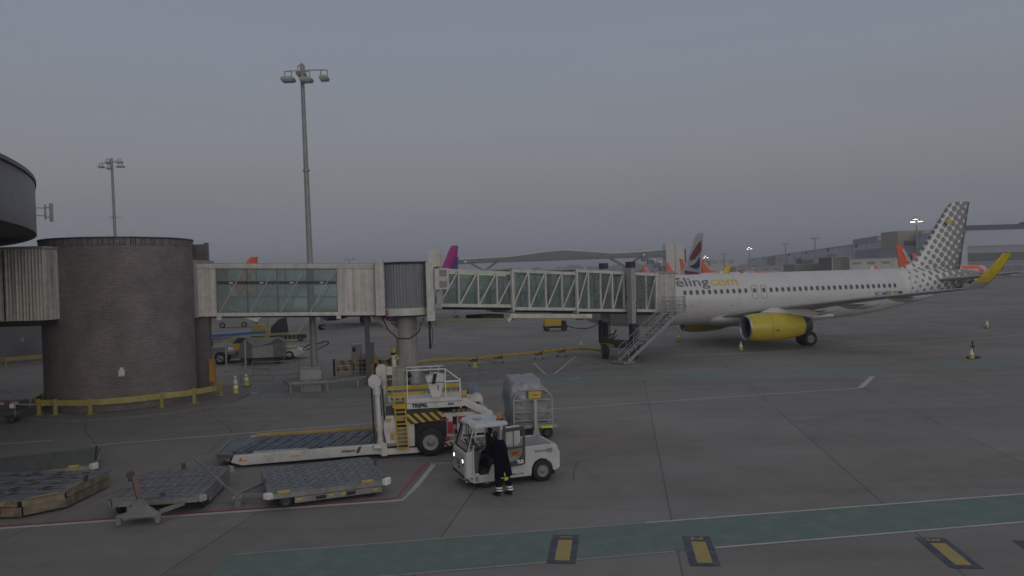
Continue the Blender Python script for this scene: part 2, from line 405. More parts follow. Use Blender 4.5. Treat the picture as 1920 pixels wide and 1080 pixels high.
mb = MB(); mb.add([(-6.5, 17.05, .004), (-.17, 17.95, .004), (3.11, 18.42, .004), (13.31, 19.84, .004), (30, 22.2, .004), (30, 20.3, .004), (11.89, 17.70, .004), (4.31, 16.6, .004), (-.17, 15.92, .004), (-6.5, 15.0, .004)],
                  [(0, 1, 8, 9), (1, 2, 7, 8), (2, 3, 6, 7), (3, 4, 5, 6)])
struct(mb.build('green_walkway_marking', PGREEN))
mark('walkway_edge_line', [(3.11, 18.42), (30, 22.2)], .09, .008, PW)
mark('walkway_edge_line', [(4.31, 16.6), (30, 20.3)], .09, .008, PW)
mark('walkway_edge_line', [(-6.5, 17.05), (3.1, 18.42)], .07, .008, PWF)
mark('walkway_edge_line', [(-6.5, 15.0), (3.4, 16.45)], .07, .008, PWF)
mark('stand_limit_line', [(-20, 18.9), (-13.4, 19.45), (-3.21, 20.93), (-3.0, 22.3), (-2.75, 24.9)], .16, .006, PW)
mark('stand_limit_line', [(-2.9, 25.05), (-1.6, 25.1)], .10, .006, PW)
mark('red_limit_line', [(-20, 19.12), (-13.4, 19.67), (-3.42, 21.12), (-3.3, 22.4), (-3.05, 25.0)], .13, .012, PRED)
mark('red_limit_line', [(-3.0, 25.2), (-1.9, 25.25)], .07, .012, PRED)
mark('apron_line', [(-16.71, 29.55), (-11.69, 31.0), (1.8, 34.75), (17.61, 38.3)], .13, .006, PW)
mark('apron_line', [(17.5, 38.25), (19.98, 42.15)], .26, .010, PW)
mark('apron_line', [(-2, 34.1), (8, 36.75), (17.3, 38.7)], .07, .006, PWF)
mark('apron_line', [(-24, 29.6), (-20.84, 30.35), (-18.89, 30.8)], .13, .006, PW)
mark('apron_line', [(-21, 28.3), (-17.5, 29.15)], .08, .006, PWF)
mark('apron_line', [(-30, 33.4), (-14.5, 36.2), (-5, 38.4), (2.5, 40.3)], .10, .006, PWF)
mb = MB(); mb.add([(-25, 40.6, .004), (3.71, 44.9, .004), (32, 46.9, .004), (75, 50, .004), (75, 48.3, .004), (32, 45.2, .004), (3.71, 43.3, .004), (-25, 39.4, .004)], [(0, 1, 6, 7), (1, 2, 5, 6), (2, 3, 4, 5)])
struct(mb.build('teal_roadway_marking', PTEAL))
mark('roadway_edge_line', [(-25, 39.4), (3.71, 43.3), (32, 45.2), (75, 48.3)], .08, .008, PWF)
mark('roadway_edge_line', [(-25, 40.6), (3.71, 44.9), (32, 46.9), (75, 50)], .08, .008, PWF)
mark('far_teal_marking', [(-40, 62), (-8, 66), (8, 70), (30, 73)], 1.3, .004, PTEAL)
mark('far_teal_marking', [(-40, 92), (10, 104), (60, 112)], 2.2, .004, PTEAL)
PJ = mat('joint_sealant', (.075, .072, .072), .8, var=.3)
mark('slab_joint', [(-15.6, 37.6), (-14.9, 36.3), (-12.6, 32.9), (-11.94, 31.72), (-11.28, 27.57)], .035, .003, PJ)
mark('slab_joint', [(-20.0, 35.1), (-18.6, 32.6), (-16.5, 29.6)], .03, .003, PJ)
mark('slab_joint', [(1.97, 24.7), (1.78, 23.6), (1.66, 22.5)], .03, .003, PJ)
cx_, cy_ = 2.1, 45.5
mark('stand_centre_ring', [(cx_ + 1.75 * math.cos(a * math.pi / 18), cy_ + 1.75 * math.sin(a * math.pi / 18)) for a in range(37)], .1, .010, PWF)
for q in ((-2.2, 52.9), (1.37, 53.9), (4.71, 57.4), (6.4, 54.4), (9.4, 56.1), (-5.8, 49.6), (-5.3, 52.4)):
    d = Vector((q[0] - cx_, q[1] - cy_)); d2 = d.normalized() * 1.8
    mark('lead_in_line', [(cx_ + d2.x, cy_ + d2.y), q], .14 if q[0] in (1.37, 4.71) else .09, .006, PW if q[0] in (1.37, 4.71) else PWF)
mark('taxi_line', [(9.5, 55), (18.4, 56.2), (40, 63), (90, 80)], .14, .006, PW)
mark('taxi_line', [(-60, 78), (-10, 84), (40, 95)], .2, .006, PWF)
mark('taxi_line', [(-50, 60), (-18, 65), (10, 80)], .15, .006, PWF)
for k, (x, y) in enumerate(((.58, 15.98), (3.55, 15.62), (8.66, 15.1), (10.6, 14.75))):
    rz = -R(7.5); M = Matrix.Translation((x, y, 0)) @ Matrix.Rotation(rz, 4, 'Z')
    def q4(x0, x1, y0, y1, z): return [M @ Vector(p) for p in ((x0, y0, z), (x1, y0, z), (x1, y1, z), (x0, y1, z))]
    mb = MB(); mb.add(q4(-.02, .60, 0, 1.78, .010), [(0, 1, 2, 3)]); mb.add(q4(.14, .46, .16, 1.42, .014), [(0, 1, 2, 3)], 1)
    o = struct(mb.build('stand_number_marking', [PBL, PY]))
    tx = text_mb(str(k + 1), .34, lambda u, v: M @ Vector((.43 - v * .8, 1.50 + u * .8 - .0, .016)) if False else M @ Vector((.17 + v * 1.1, 1.71 - u * 1.05, .016)), bold=.012)
    tx.build('stand_number', PY, o)

# ------------------------------------------------------------------ brick buildings
def brick_mat(name, c1, c2, c3, radius):
    m = bpy.data.materials.new(name); m.use_nodes = True; t = m.node_tree; b = t.nodes['Principled BSDF']; nn = t.nodes.new; lk = t.links.new
    co = nn('ShaderNodeTexCoord'); sp = nn('ShaderNodeSeparateXYZ'); lk(co.outputs['Object'], sp.inputs[0])
    at = nn('ShaderNodeMath'); at.operation = 'ARCTAN2'; lk(sp.outputs[1], at.inputs[0]); lk(sp.outputs[0], at.inputs[1])
    ml = nn('ShaderNodeMath'); ml.operation = 'MULTIPLY'; ml.inputs[1].default_value = radius; lk(at.outputs[0], ml.inputs[0])
    cb = nn('ShaderNodeCombineXYZ'); lk(ml.outputs[0], cb.inputs[0]); lk(sp.outputs[2], cb.inputs[1])
    br = nn('ShaderNodeTexBrick'); br.inputs['Scale'].default_value = 1; br.inputs['Brick Width'].default_value = .235; br.inputs['Row Height'].default_value = .085
    br.inputs['Mortar Size'].default_value = .012; br.inputs['Color1'].default_value = (*c1, 1); br.inputs['Color2'].default_value = (*c2, 1); br.inputs['Mortar'].default_value = (*c3, 1)
    lk(cb.outputs[0], br.inputs['Vector'])
    no = nn('ShaderNodeTexNoise'); no.inputs['Scale'].default_value = .9; no.inputs['Detail'].default_value = 8; lk(co.outputs['Object'], no.inputs['Vector'])
    mr = nn('ShaderNodeMapRange'); mr.inputs[1].default_value = .3; mr.inputs[2].default_value = .7; mr.inputs[3].default_value = .8; mr.inputs[4].default_value = 1.18; lk(no.outputs[0], mr.inputs[0])
    sc_ = nn('ShaderNodeVectorMath'); sc_.operation = 'SCALE'; lk(br.outputs[0], sc_.inputs[0]); lk(mr.outputs[0], sc_.inputs['Scale']); lk(sc_.outputs[0], b.inputs['Base Color'])
    b.inputs['Roughness'].default_value = .85
    bp = nn('ShaderNodeBump'); bp.inputs['Strength'].default_value = .5; bp.inputs['Distance'].default_value = .01; lk(br.outputs['Fac'], bp.inputs['Height']); bp.invert = True; lk(bp.outputs[0], b.inputs['Normal'])
    return m
BR = brick_mat('plum_brick', (.120, .102, .106), (.178, .150, .153), (.25, .23, .23), 3.65)
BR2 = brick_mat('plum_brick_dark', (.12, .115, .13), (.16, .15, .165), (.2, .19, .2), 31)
SOLD = mat('soldier_brick', (.145, .125, .128), .85, var=.3, scale=9)

T = thing('brick_stair_tower', 'round plum brick stair tower joined to the left end of the glazed walkway', 'tower', (-21.03, 40.6, 0))
mb = MB(); mb.lathe([(0, 3.65), (8.3, 3.65)], (0, 0, 0), 'Z', 96); mb.lathe([(8.3, 3.65), (8.3, 3.4), (8.5, 3.4)], (0, 0, 0), 'Z', 96); mb.build('wall', BR, T)
mb = MB()
for i in range(96):
    a = 2 * math.pi * i / 96
    mb.box((3.57 * math.cos(a), 3.57 * math.sin(a), 8.46), (.22, .215, .31), rz=a, mi=i % 2)
mb.lathe([(8.62, 3.45), (8.62, 3.72), (8.70, 3.72), (8.70, 3.3)], (0, 0, 0), 'Z', 96, mi=2)
mb.build('parapet', [SOLD, BR, DGREY], T)
mb = MB(); mb.cyl((0, 0, 8.3), (0, 0, 8.4), 3.5, n=48); mb.build('roof', DARK, T)
mb = MB(); mb.bx(2.4, 3.80, 2.12, 2.45, 0, 8.50); mb.bx(3.72, 3.84, 2.08, 2.5, 0, 8.58); mb.build('wing_wall', brick_mat('wing_brick', (.10, .088, .095), (.135, .118, .125), (.17, .16, .165), 5), T)
mb = MB(); mb.bx(-.14, .14, 0, .1, -.16, .16); mb.bx(-.07, .09, -.05, .06, .14, .28); mb.bx(-.06, .11, -.1, 0, -.1, .1)
o = mb.build('wall_lamp', WHITE, T, bev=.02); a = math.atan2(36.97 - 40.6, -18.35 - 21.03 + 42.06 - 2.68 + 0); o.location = (1.62, -3.29, 1.95); o.rotation_euler = (0, 0, R(26))
mb = MB(); mb.bx(3.86, 4.16, 1.9, 2.1, .75, 2.0); mb.bx(3.9, 3.95, 2.0, 2.05, .1, .8); mb.bx(4.08, 4.12, 2.0, 2.05, .1, .8); mb.build('yellow_door_panel', mat('amber_panel', (.42, .22, .03), .6, dirt=.3), T)

# kerbed pad of the tower
mb = MB(); mb.cyl((-20.6, 40.9, 0), (-20.6, 40.9, .11), 5.9, n=72); struct(mb.build('tower_kerb', mat('kerb_concrete', (.17, .165, .16), .85)))

def guard(name, label, pts, zr, hb, parent_loc=(0, 0, 0), posts=(), group=None):
    G_ = thing(name, label, 'guard rail', (pts[0][0], pts[0][1], 0), group=group); ox, oy = pts[0]
    mb = MB(); P = [(x - ox, y - oy) for x, y in pts]
    n = len(P); rings = []
    for i in range(n):
        d = Vector((P[min(i + 1, n - 1)][0] - P[max(i - 1, 0)][0], P[min(i + 1, n - 1)][1] - P[max(i - 1, 0)][1])).normalized(); nx, ny = -d.y, d.x
        prof = [(-.05, -hb), (.03, -hb), (.05, -hb * .3), (.0, 0), (.05, hb * .3), (.03, hb), (-.05, hb)]
        rings.append([(P[i][0] + nx * a, P[i][1] + ny * a, zr + b) for a, b in prof])
    mb.loft(rings, sm=False); mb.build('rail', RAILY, G_)
    for (x, y) in posts:
        m2 = MB(); m2.bx(-.07, .07, -.07, .07, 0, zr + hb * .6); m2.bx(-.16, .16, -.16, .16, .0, .03)
        o = m2.build('post', RAILY, G_, bev=.01); o.location = (x - ox, y - oy, .11 if name == 'crash_rail' and math.hypot(x + 20.6, y - 40.9) < 5.8 else 0)
    return G_
cx, cy = -21.03, 40.6
arc = [(cx + 4.2 * math.cos(R(a)), cy + 4.2 * math.sin(R(a))) for a in range(-118, -38, 6)]
pts = [(-24.9, 40.4), (-24.0, 37.6), (-23.3, 36.75)] + arc[1:] + [(-16.95, 38.5), (-16.3, 39.4), (-15.95, 40.3), (-15.95, 41.0), (-16.2, 41.5)]
guard('crash_rail', 'yellow crash rail curving round the foot of the brick stair tower', pts, .68, .14,
      posts=[(-23.1, 36.6), (-22.24, 36.52), (-20.5, 36.42), (-17.74, 37.9), (-16.55, 38.95), (-16.1, 41.4), (-24.4, 39)])

# satellite drum building overhead at the left
D = thing('pier_drum_building', 'big dark round pier building overhanging the top left corner', 'building', (-48, 18.3, 0))
ribs = MB(); n = 200
mb = MB(); mb.lathe([(8.7, 31.0), (11.05, 31.0), (11.1, 30.7), (11.1, 0.1)], (0, 0, 0), 'Z', 240); mb.build('upper_wall', mat('dark_cladding', (.115, .105, .12), .45, streak=.3), D)
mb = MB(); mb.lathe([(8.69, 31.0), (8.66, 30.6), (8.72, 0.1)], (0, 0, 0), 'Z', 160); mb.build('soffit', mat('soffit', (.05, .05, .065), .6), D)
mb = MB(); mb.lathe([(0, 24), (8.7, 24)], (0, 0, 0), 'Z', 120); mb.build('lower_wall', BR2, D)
mb = MB(); mb.lathe([(10.95, 31.05), (11.12, 31.05), (11.12, 30.9)], (0, 0, 0), 'Z', 240); mb.build('coping', DGREY, D)
A = thing('panel_antenna', 'small grey panel antenna bracketed to the side of the dark round building', 'antenna', (-22.18, 35.3, 9.8))
A.rotation_euler = (0, 0, R(32))
mb = MB(); mb.bx(.62, .78, -.1, .1, -.42, .42); mb.build('antenna_panel', LGREY, A, bev=.02)
mb = MB(); mb.bx(.42, .50, -.06, .06, -.33, .35); mb.bx(.5, .62, -.03, .03, -.25, -.2); mb.bx(.5, .62, -.03, .03, .2, .25); mb.build('antenna_mount', GALV, A)
mb = MB(); mb.beam((-.1, 0, .2), (.45, 0, .2), .035); mb.beam((-.1, 0, -.16), (.45, 0, -.16), .035); mb.build('bracket', GALV, A)

L = thing('corrugated_link_corridor', 'cream corrugated link corridor cut off by the left edge of the photo', 'corridor', (-22.3, 36, 0), R(-2))
mb = MB(); n = 64; y0 = 0
prof = []
for i in range(n):
    x = -10.5 + i * (10.5 / n); prof += [(x, 0), (x + .04, .05), (x + .10, .05), (x + .135, 0)]
prof.append((0, 0)); poly = prof + [(0, 4.0), (-10.5, 4.0)]
mb.prism(poly, 4.72, 8.15); mb.build('wall', mat('cream_corrugated', (.62, .60, .55), .6, streak=.45, dirt=.2), L)
mb = MB(); mb.bx(-10.6, .08, -.06, 4.1, 8.15, 8.26); mb.build('roof_edge', LGREY, L)
mb = MB(); mb.bx(-10.4, -.2, .12, 3.9, 4.45, 4.72); mb.beam((-10, .2, 4.62), (-.3, .2, 4.62), .14); mb.build('underside', DARK, L)
mb = MB(); mb.bx(-1.94, -1.90, -.02, .03, 4.75, 8.12); mb.build('joint', DARK, L)

B2 = thing('distant_round_brick_building', 'dark round brick building in shade beneath the corrugated corridor', 'building', (-50.5, 70, 0))
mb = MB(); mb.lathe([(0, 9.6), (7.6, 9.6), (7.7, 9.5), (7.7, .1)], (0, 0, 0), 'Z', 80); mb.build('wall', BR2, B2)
mb = MB(); mb.bx(-.15, .15, -.12, .05, -.2, .2); o = mb.build('wall_lamp', LGREY, B2); o.location = (8.2, -4.95, 2.0)
guard('crash_rail', 'yellow crash rail at the foot of the shaded round building', [(-52, 58.3), (-46, 59.2), (-41.7, 61.0), (-39.0, 63.5), (-38, 66)], .68, .16, posts=[(-46, 59.2), (-41.2, 61.2), (-39.0, 63.5)])

# ------------------------------------------------------------------ far background
def treeline():
    mb = MB(); random.seed(3)
    for x0, x1, y, h, st in ((-1500, 2200, 1900, 26, 9), (-900, 300, 1100, 11, 6)):
        x = x0
        while x < x1:
            hh = h * (.6 + .5 * random.random()) * (1 + .25 * math.sin(x / 170.)); ww = st * (1 + random.random())
            yy = y + random.uniform(-60, 60)
            for k in range(3):
                cx2 = x + random.uniform(-ww, ww); cz = hh * random.uniform(.3, .75); rr = hh * random.uniform(.28, .45)
                vs = []; 
                for i in range(5):
                    for j in range(7):
                        th = math.pi * i / 4; ph = 2 * math.pi * j / 7; q = rr * random.uniform(.75, 1.2)
                        vs.append((cx2 + q * math.sin(th) * math.cos(ph) * 1.3, yy + q * math.sin(th) * math.sin(ph), max(0, cz + q * math.cos(th))))
                mb.add(vs, [(i * 7 + j, i * 7 + (j + 1) % 7, (i + 1) * 7 + (j + 1) % 7, (i + 1) * 7 + j) for i in range(4) for j in range(7)])
            mb.bx(x - ww, x + ww, yy, yy + 4, 0, hh * .35)
            x += st
    o = mb.build('distant_woodland', mat('far_foliage', (.05, .062, .05), .9, var=.4, scale=.05)); o['kind'] = 'stuff'; tag(o, 'low dark band of far off trees along the horizon', 'woodland')
treeline()
mb = MB()
pts = []
random.seed(5)
xs = [-2600 + i * 130 for i in range(44)]
top = [20 + 9 * math.sin(i * .37) + 4 * math.sin(i * 1.3 + 1) for i in range(44)]
mb.add([(x, 3600, 0) for x in xs] + [(x, 3700, max(8, t_)) for x, t_ in zip(xs, top)] + [(x, 4600, 0) for x in xs], [(i, i + 1, 45 + i - 0, 44 + i) for i in range(43)] + [(44 + i, 45 + i, 89 + i, 88 + i) for i in range(43)])
struct(mb.build('distant_hills', mat('hill_green', (.06, .08, .10), .9)))

# glazed footbridge over the taxiway
def footbridge():
    Y = 600.
    def X(px): return (px - 960) / 1418. * Y
    def Z(px, py): return EYE + ((540 - (px - 960) * .0291 - 18.6) - py) / 1418. * Y
    F = thing('taxiway_footbridge', 'long glazed footbridge with an arched roof crossing the far taxiway', 'footbridge', (X(1050), Y, 0))
    ox = X(1050)
    top = [(862, 485), (900, 483), (955, 480), (1000, 474), (1030, 470), (1060, 467.5), (1100, 470), (1150, 473.5), (1200, 471), (1247, 467)]
    bot = [(862, 494), (900, 492), (955, 490), (1000, 488.5), (1030, 487.5), (1060, 486.5), (1100, 485), (1150, 483), (1200, 481.5), (1247, 481)]
    tp = [(X(a) - ox, Z(a, b)) for a, b in top]; bp = [(X(a) - ox, Z(a, b)) for a, b in bot]
    for nm, m, dz0, dz1, dp in (('glazing', mat('footbridge_glass', (.075, .125, .11), .25, var=.3, scale=.08), .8, -1.0, 4.2), ):
        mb = MB(); mb.loft([[(x, -dp, zb + dz0), (x, dp, zb + dz0), (x, dp, zt + dz1), (x, -dp, zt + dz1)] for (x, zt), (x2, zb) in zip(tp, bp)], sm=False); mb.build(nm, m, F)
    mb = MB(); mb.loft([[(x, -4.8, zt - 1.0), (x, 4.8, zt - 1.0), (x, 3.4, zt + .1), (x, -3.4, zt + .1)] for (x, zt) in tp], sm=False); mb.build('roof', mat('footbridge_roof', (.50, .51, .52), .5), F)
    mb = MB(); mb.loft([[(x, -4.6, zb - .6), (x, 4.6, zb - .6), (x, 4.6, zb + .8), (x, -4.6, zb + .8)] for (x, zb) in bp], sm=False); mb.build('deck', mat('bridge_deck_dark', (.09, .095, .11), .6), F)
    mb = MB(); n = 70
    for i in range(n + 1):
        s_ = i / n * (len(tp) - 1); k = min(int(s_), len(tp) - 2); f_ = s_ - k
        x = tp[k][0] * (1 - f_) + tp[k + 1][0] * f_; zt = tp[k][1] * (1 - f_) + tp[k + 1][1] * f_; zb = bp[k][1] * (1 - f_) + bp[k + 1][1] * f_
        mb.beam((x, -4.35, zb + .5), (x, -4.35, zt - .9), .3)
    mb.beam((tp[0][0], -4.35, bp[0][1] + .9), (tp[0][0], -4.35, tp[0][1] - 1), .3); mb.build('glazing_grid', GREY, F)
    for a, b, c in (((883, 493), (935, 490), (909, 508)), ((1145, 484), (1203, 482), (1173, 500))):
        mb = MB(); P = [(X(u) - ox, Z(u, v)) for u, v in (a, b, c)]
        for dy in (-3, 3):
            mb.beam((P[0][0], dy, P[0][1]), (P[2][0], dy * .3, P[2][1]), 1.7, 1.3); mb.beam((P[1][0], dy, P[1][1]), (P[2][0], dy * .3, P[2][1]), 1.7, 1.3)
        mb.beam((P[2][0], 0, P[2][1] + .6), (P[2][0], 0, 0), 2.6, 3.0); mb.build('support', mat('bridge_steel', (.11, .115, .13), .6), F)
    S_ = MB()
    for px, py in ((1205, 481), (1216, 487), (1227, 493), (1238, 499)):
        S_.bx(X(px) - ox, X(px + 11) - ox, -4, 4, Z(px, py + 9), Z(px, py) - .0)
    S_.build('stair_flight', mat('bridge_steel', (.11, .115, .13), .6), F)
    mb = MB()
    for k in range(9): x = X(1206 + k * 4.8) - ox; mb.beam((x, -5, 12), (x, -5, Z(1206, 474)), .35)
    for z in (14, 18, 22): mb.beam((X(1206) - ox, -5, z), (X(1246) - ox, -5, z), .35)
    mb.build('lattice_screen', LGREY, F)
    for side, px in (('a', 1247), ('b', 1264.5)):
        mb = MB(); w_ = 16.5 / 1418 * Y; mb.bx(X(px) - ox, X(px) - ox + w_, -7, 7, 0, Z(px, 458)); mb.build('lift_tower', mat('pale_tower_cladding', (.66, .63, .59), .6, streak=.06), F)
    mb = MB(); mb.bx(X(1281.5) - ox, X(1284.5) - ox, -6, 6, 8, Z(1283, 467)); mb.bx(X(1263.5) - ox, X(1264.5) - ox, -6.8, 6.8, 0, Z(1264, 459)); mb.build('recess', DARK, F)
    for px, py in ((875, 491), (1207, 478), (1226, 487), (1238, 491)):
        mb = MB(); mb.box((X(px) - ox, -5.2, Z(px, py)), (.8, .3, .35)); mb.build('lamp', LAMPD, F)
footbridge()

# terminal at the right
TW = mat('terminal_cladding', (.46, .49, .59), .6, var=.06, scale=.03); TD = mat('terminal_dark_glass', (.17, .185, .23), .4)
def block(name, label, x0, y0, x1, y1, depth, z0, z1, m, extra=None, cat='building'):
    """slab building whose front runs from (x0,y0) to (x1,y1)"""
    d = Vector((x1 - x0, y1 - y0)); Ln = d.length; rz = math.atan2(d.y, d.x)
    B = thing(name, label, cat, (x0, y0, 0), rz)
    mb = MB(); mb.bx(0, Ln, 0, depth, z0, z1); mb.build('wall', m, B)
    mb = MB(); mb.bx(-.3, Ln + .3, -.35, depth + .3, z1, z1 + .5); mb.build('roof', LGREY, B)
    return B, Ln
B, Ln = block('main_terminal_building', 'long blue grey terminal with a roof line rising to the right', 289, 927, 186, 330, 12, 0, 20.2, TW)
for s0, s1, za, zb in ((190, 215, 8, 15), (300, 318, 9, 16), (405, 432, 8.5, 16), (480, 535, 8.5, 16.5)): mb = MB(); mb.bx(s0, s1, -1.0, -.02, za, zb); mb.build('window_bay', TD, B)
for s_ in range(60, 580, 70): mb = MB(); mb.bx(s_, s_ + 2, -1.2, -.1, 18.4, 20); mb.build('roof_outlet', DGREY, B)
for s_ in range(20, 590, 30): mb = MB(); mb.bx(s_, s_ + .5, -.25, -.02, 6.6, 20.1); mb.build('cladding_rib', mat('rib_grey', (.38, .41, .50), .6), B)
mb = MB(); mb.bx(10, Ln - .5, -.5, -.03, 0, 6.5); mb.build('plinth_wall', BEIGE, B)
mb = MB(); mb.bx(10, Ln, -.62, -.5, 5.2, 6.3); mb.build('string_course', LGREY, B)
mb = MB(); mb.bx(462, 512, 2.5, 11, 20.7, 23.8); mb.build('plant_room', mat('plant_grey', (.24, .26, .32), .6), B)
mb = MB(); mb.bx(512.1, 602, 2.5, 11, 20.7, 22.6); mb.build('plant_room_cream', mat('bright_cream', (.72, .69, .62), .6), B)

B, Ln = block('departure_pier', 'low grey pier with long bands of dark glass at the far right edge', 182, 352, 330, 352, 22, 0, 14.4, mat('pier_cladding', (.30, .32, .37), .6, var=.05, scale=.05))
mb = MB(); mb.bx(0.5, Ln, -.4, -.02, 7.6, 11.4); mb.build('upper_glazing', mat('pier_glass', (.055, .075, .075), .3, var=.5, scale=.12), B)
mb = MB(); mb.bx(0.5, Ln, -.4, -.02, .2, 5.2); mb.build('lower_glazing', TD, B)
mb = MB()
for i in range(28): mb.bx(3 + i * 5.2, 3.5 + i * 5.2, -.6, -.4, 0, 5.3)
mb.bx(0, Ln, -.7, -.4, 6.9, 7.5); mb.bx(0, Ln, -.7, -.4, 11.4, 11.8); mb.build('frames', LGREY, B)
mb = MB(); mb.bx(0, 20, 4, 20, 14.95, 23); mb.bx(20, 150, 8, 20, 14.95, 18); mb.build('penthouse', BEIGE, B)
mb = MB(); mb.bx(3, 17, 3.7, 4, 16, 18.2); mb.build('louvre', mat('brown_louvre', (.12, .10, .095), .7), B)
mb = MB(); mb.bx(20.5, 60, 2, 7.9, 18, 24.5); mb.bx(60, 150, 2, 7.9, 18, 25.5); mb.build('roof_hall', mat('navy_cladding', (.05, .055, .10), .5), B)
mb = MB(); mb.bx(27, 150, .8, 1.9, 14.95, 22); mb.build('roof_screen', TW, B)

for (nm, lb, px0, px1, y, zt, m) in (
        ('cream_hangar', 'pale hangar block behind the tail fins beside the footbridge tower', 1334, 1378, 560, 14.6, CREAM),
        ('red_brown_shed', 'small red brown shed roof seen above the white fuselage', 1426, 1446, 420, 9.0, REDB),
        ('tan_stair_block', 'square tan block standing in front of the long terminal', 1455, 1474, 430, 13.5, BEIGE),
        ('brown_slatted_building', 'brown slatted building with pale corner strips above the fuselage', 1563, 1593, 300, 10.6, None),
        ('low_glazed_lounge', 'low glazed building with pale posts left of the brown slatted building', 1492, 1562, 320, 8.2, None),
        ('long_low_annexe', 'long low pale annexe right of the brown slatted building', 1594, 1690, 310, 9.6, CREAM),
        ('white_roof_stores', 'row of low white roofed stores above the forward fuselage', 1380, 1490, 380, 8.2, LGREY)):
    X0 = (px0 - 960) / 1418 * y; X1 = (px1 - 960) / 1418 * y; w_ = X1 - X0
    B = thing(nm, lb, 'building', (X0, y, 0))
    mb = MB(); mb.bx(0, w_, 0, 14, 0, zt); mb.build('wall', m or mat('slat_brown', (.13, .115, .11), .7) if nm != 'low_glazed_lounge' else mat('lounge_glass', (.17, .19, .17), .4), B)
    mb = MB(); mb.bx(-.2, w_ + .2, -.3, 14.2, zt, zt + .35); mb.build('roof', LGREY, B)
    mb = MB()
    if nm == 'brown_slatted_building':
        for i in range(12): mb.bx(.3, w_ * .5, -.12, -.01, 4 + i * .85, 4.3 + i * .85)
        mb.build('slats', BEIGE, B); mb = MB(); mb.bx(-.5, 0, -.2, .3, 0, zt); mb.bx(w_, w_ + .5, -.2, .3, 0, zt); mb.build('corner_strips', LGREY, B)
    elif nm == 'low_glazed_lounge':
        for i in range(18): mb.bx(i * w_ / 18, i * w_ / 18 + .22, -.2, -.01, 0, zt)
        mb.build('posts', LGREY, B)
        mb = MB(); mb.bx(4, 9, 3, 9, zt + .35, zt + 2.2); mb.build('roof_plant', mat('slat_brown', (.13, .115, .11), .7), B)
    else:
        k = 0
        while k * 6 + 5 < w_:
            m3 = MB(); m3.bx(k * 6 + 1.2, k * 6 + 4.6, -.1, -.01, zt - 2.0, zt - 1.1); m3.build('window', TD, B); k += 1
        if not k: mb.bx(.3, w_ - .3, -.1, -.01, zt - 1.5, zt - .6); mb.build('window', TD, B)
# ------------------------------------------------------------------ aircraft
def interp(tab, x):
    for (a, *p), (b, *q) in zip(tab, tab[1:]):
        if a <= x <= b:
            t = (x - a) / (b - a) if b > a else 0; t2 = t
            return [u + (v - u) * t2 for u, v in zip(p, q)]
    return tab[-1][1:] if x > tab[-1][0] else tab[0][1:]
# station, half width, bottom z, top z
FUS = [(0, .05, 3.2, 3.3), (.25, .5, 2.75, 3.75), (.8, .95, 2.4, 4.2), (1.6, 1.35, 2.15, 4.75), (2.6, 1.65, 1.98, 5.35), (3.8, 1.86, 1.86, 5.75), (5, 1.95, 1.81, 5.90), (6.5, 1.975, 1.80, 5.94),
       (22.5, 1.975, 1.80, 5.94), (24.5, 1.96, 1.9, 5.94), (27, 1.86, 2.2, 5.94), (30, 1.62, 2.75, 5.93), (33, 1.2, 3.5, 5.88), (35.5, .72, 4.2, 5.75), (37, .38, 4.7, 5.6), (37.57, .2, 4.95, 5.45)]
def fus_pt(x, z, side=-1, off=.012):
    hw, zb, zt = interp(FUS, x); zc = (zb + zt) / 2; hh = (zt - zb) / 2
    c_ = max(-1, min(1, (z - zc) / hh)); y = hw * math.sqrt(max(0, 1 - c_ * c_))
    n = Vector((0, side * y / hw ** 2, (z - zc) / hh ** 2)).normalized()
    return Vector((x, side * y, z)) + n * off

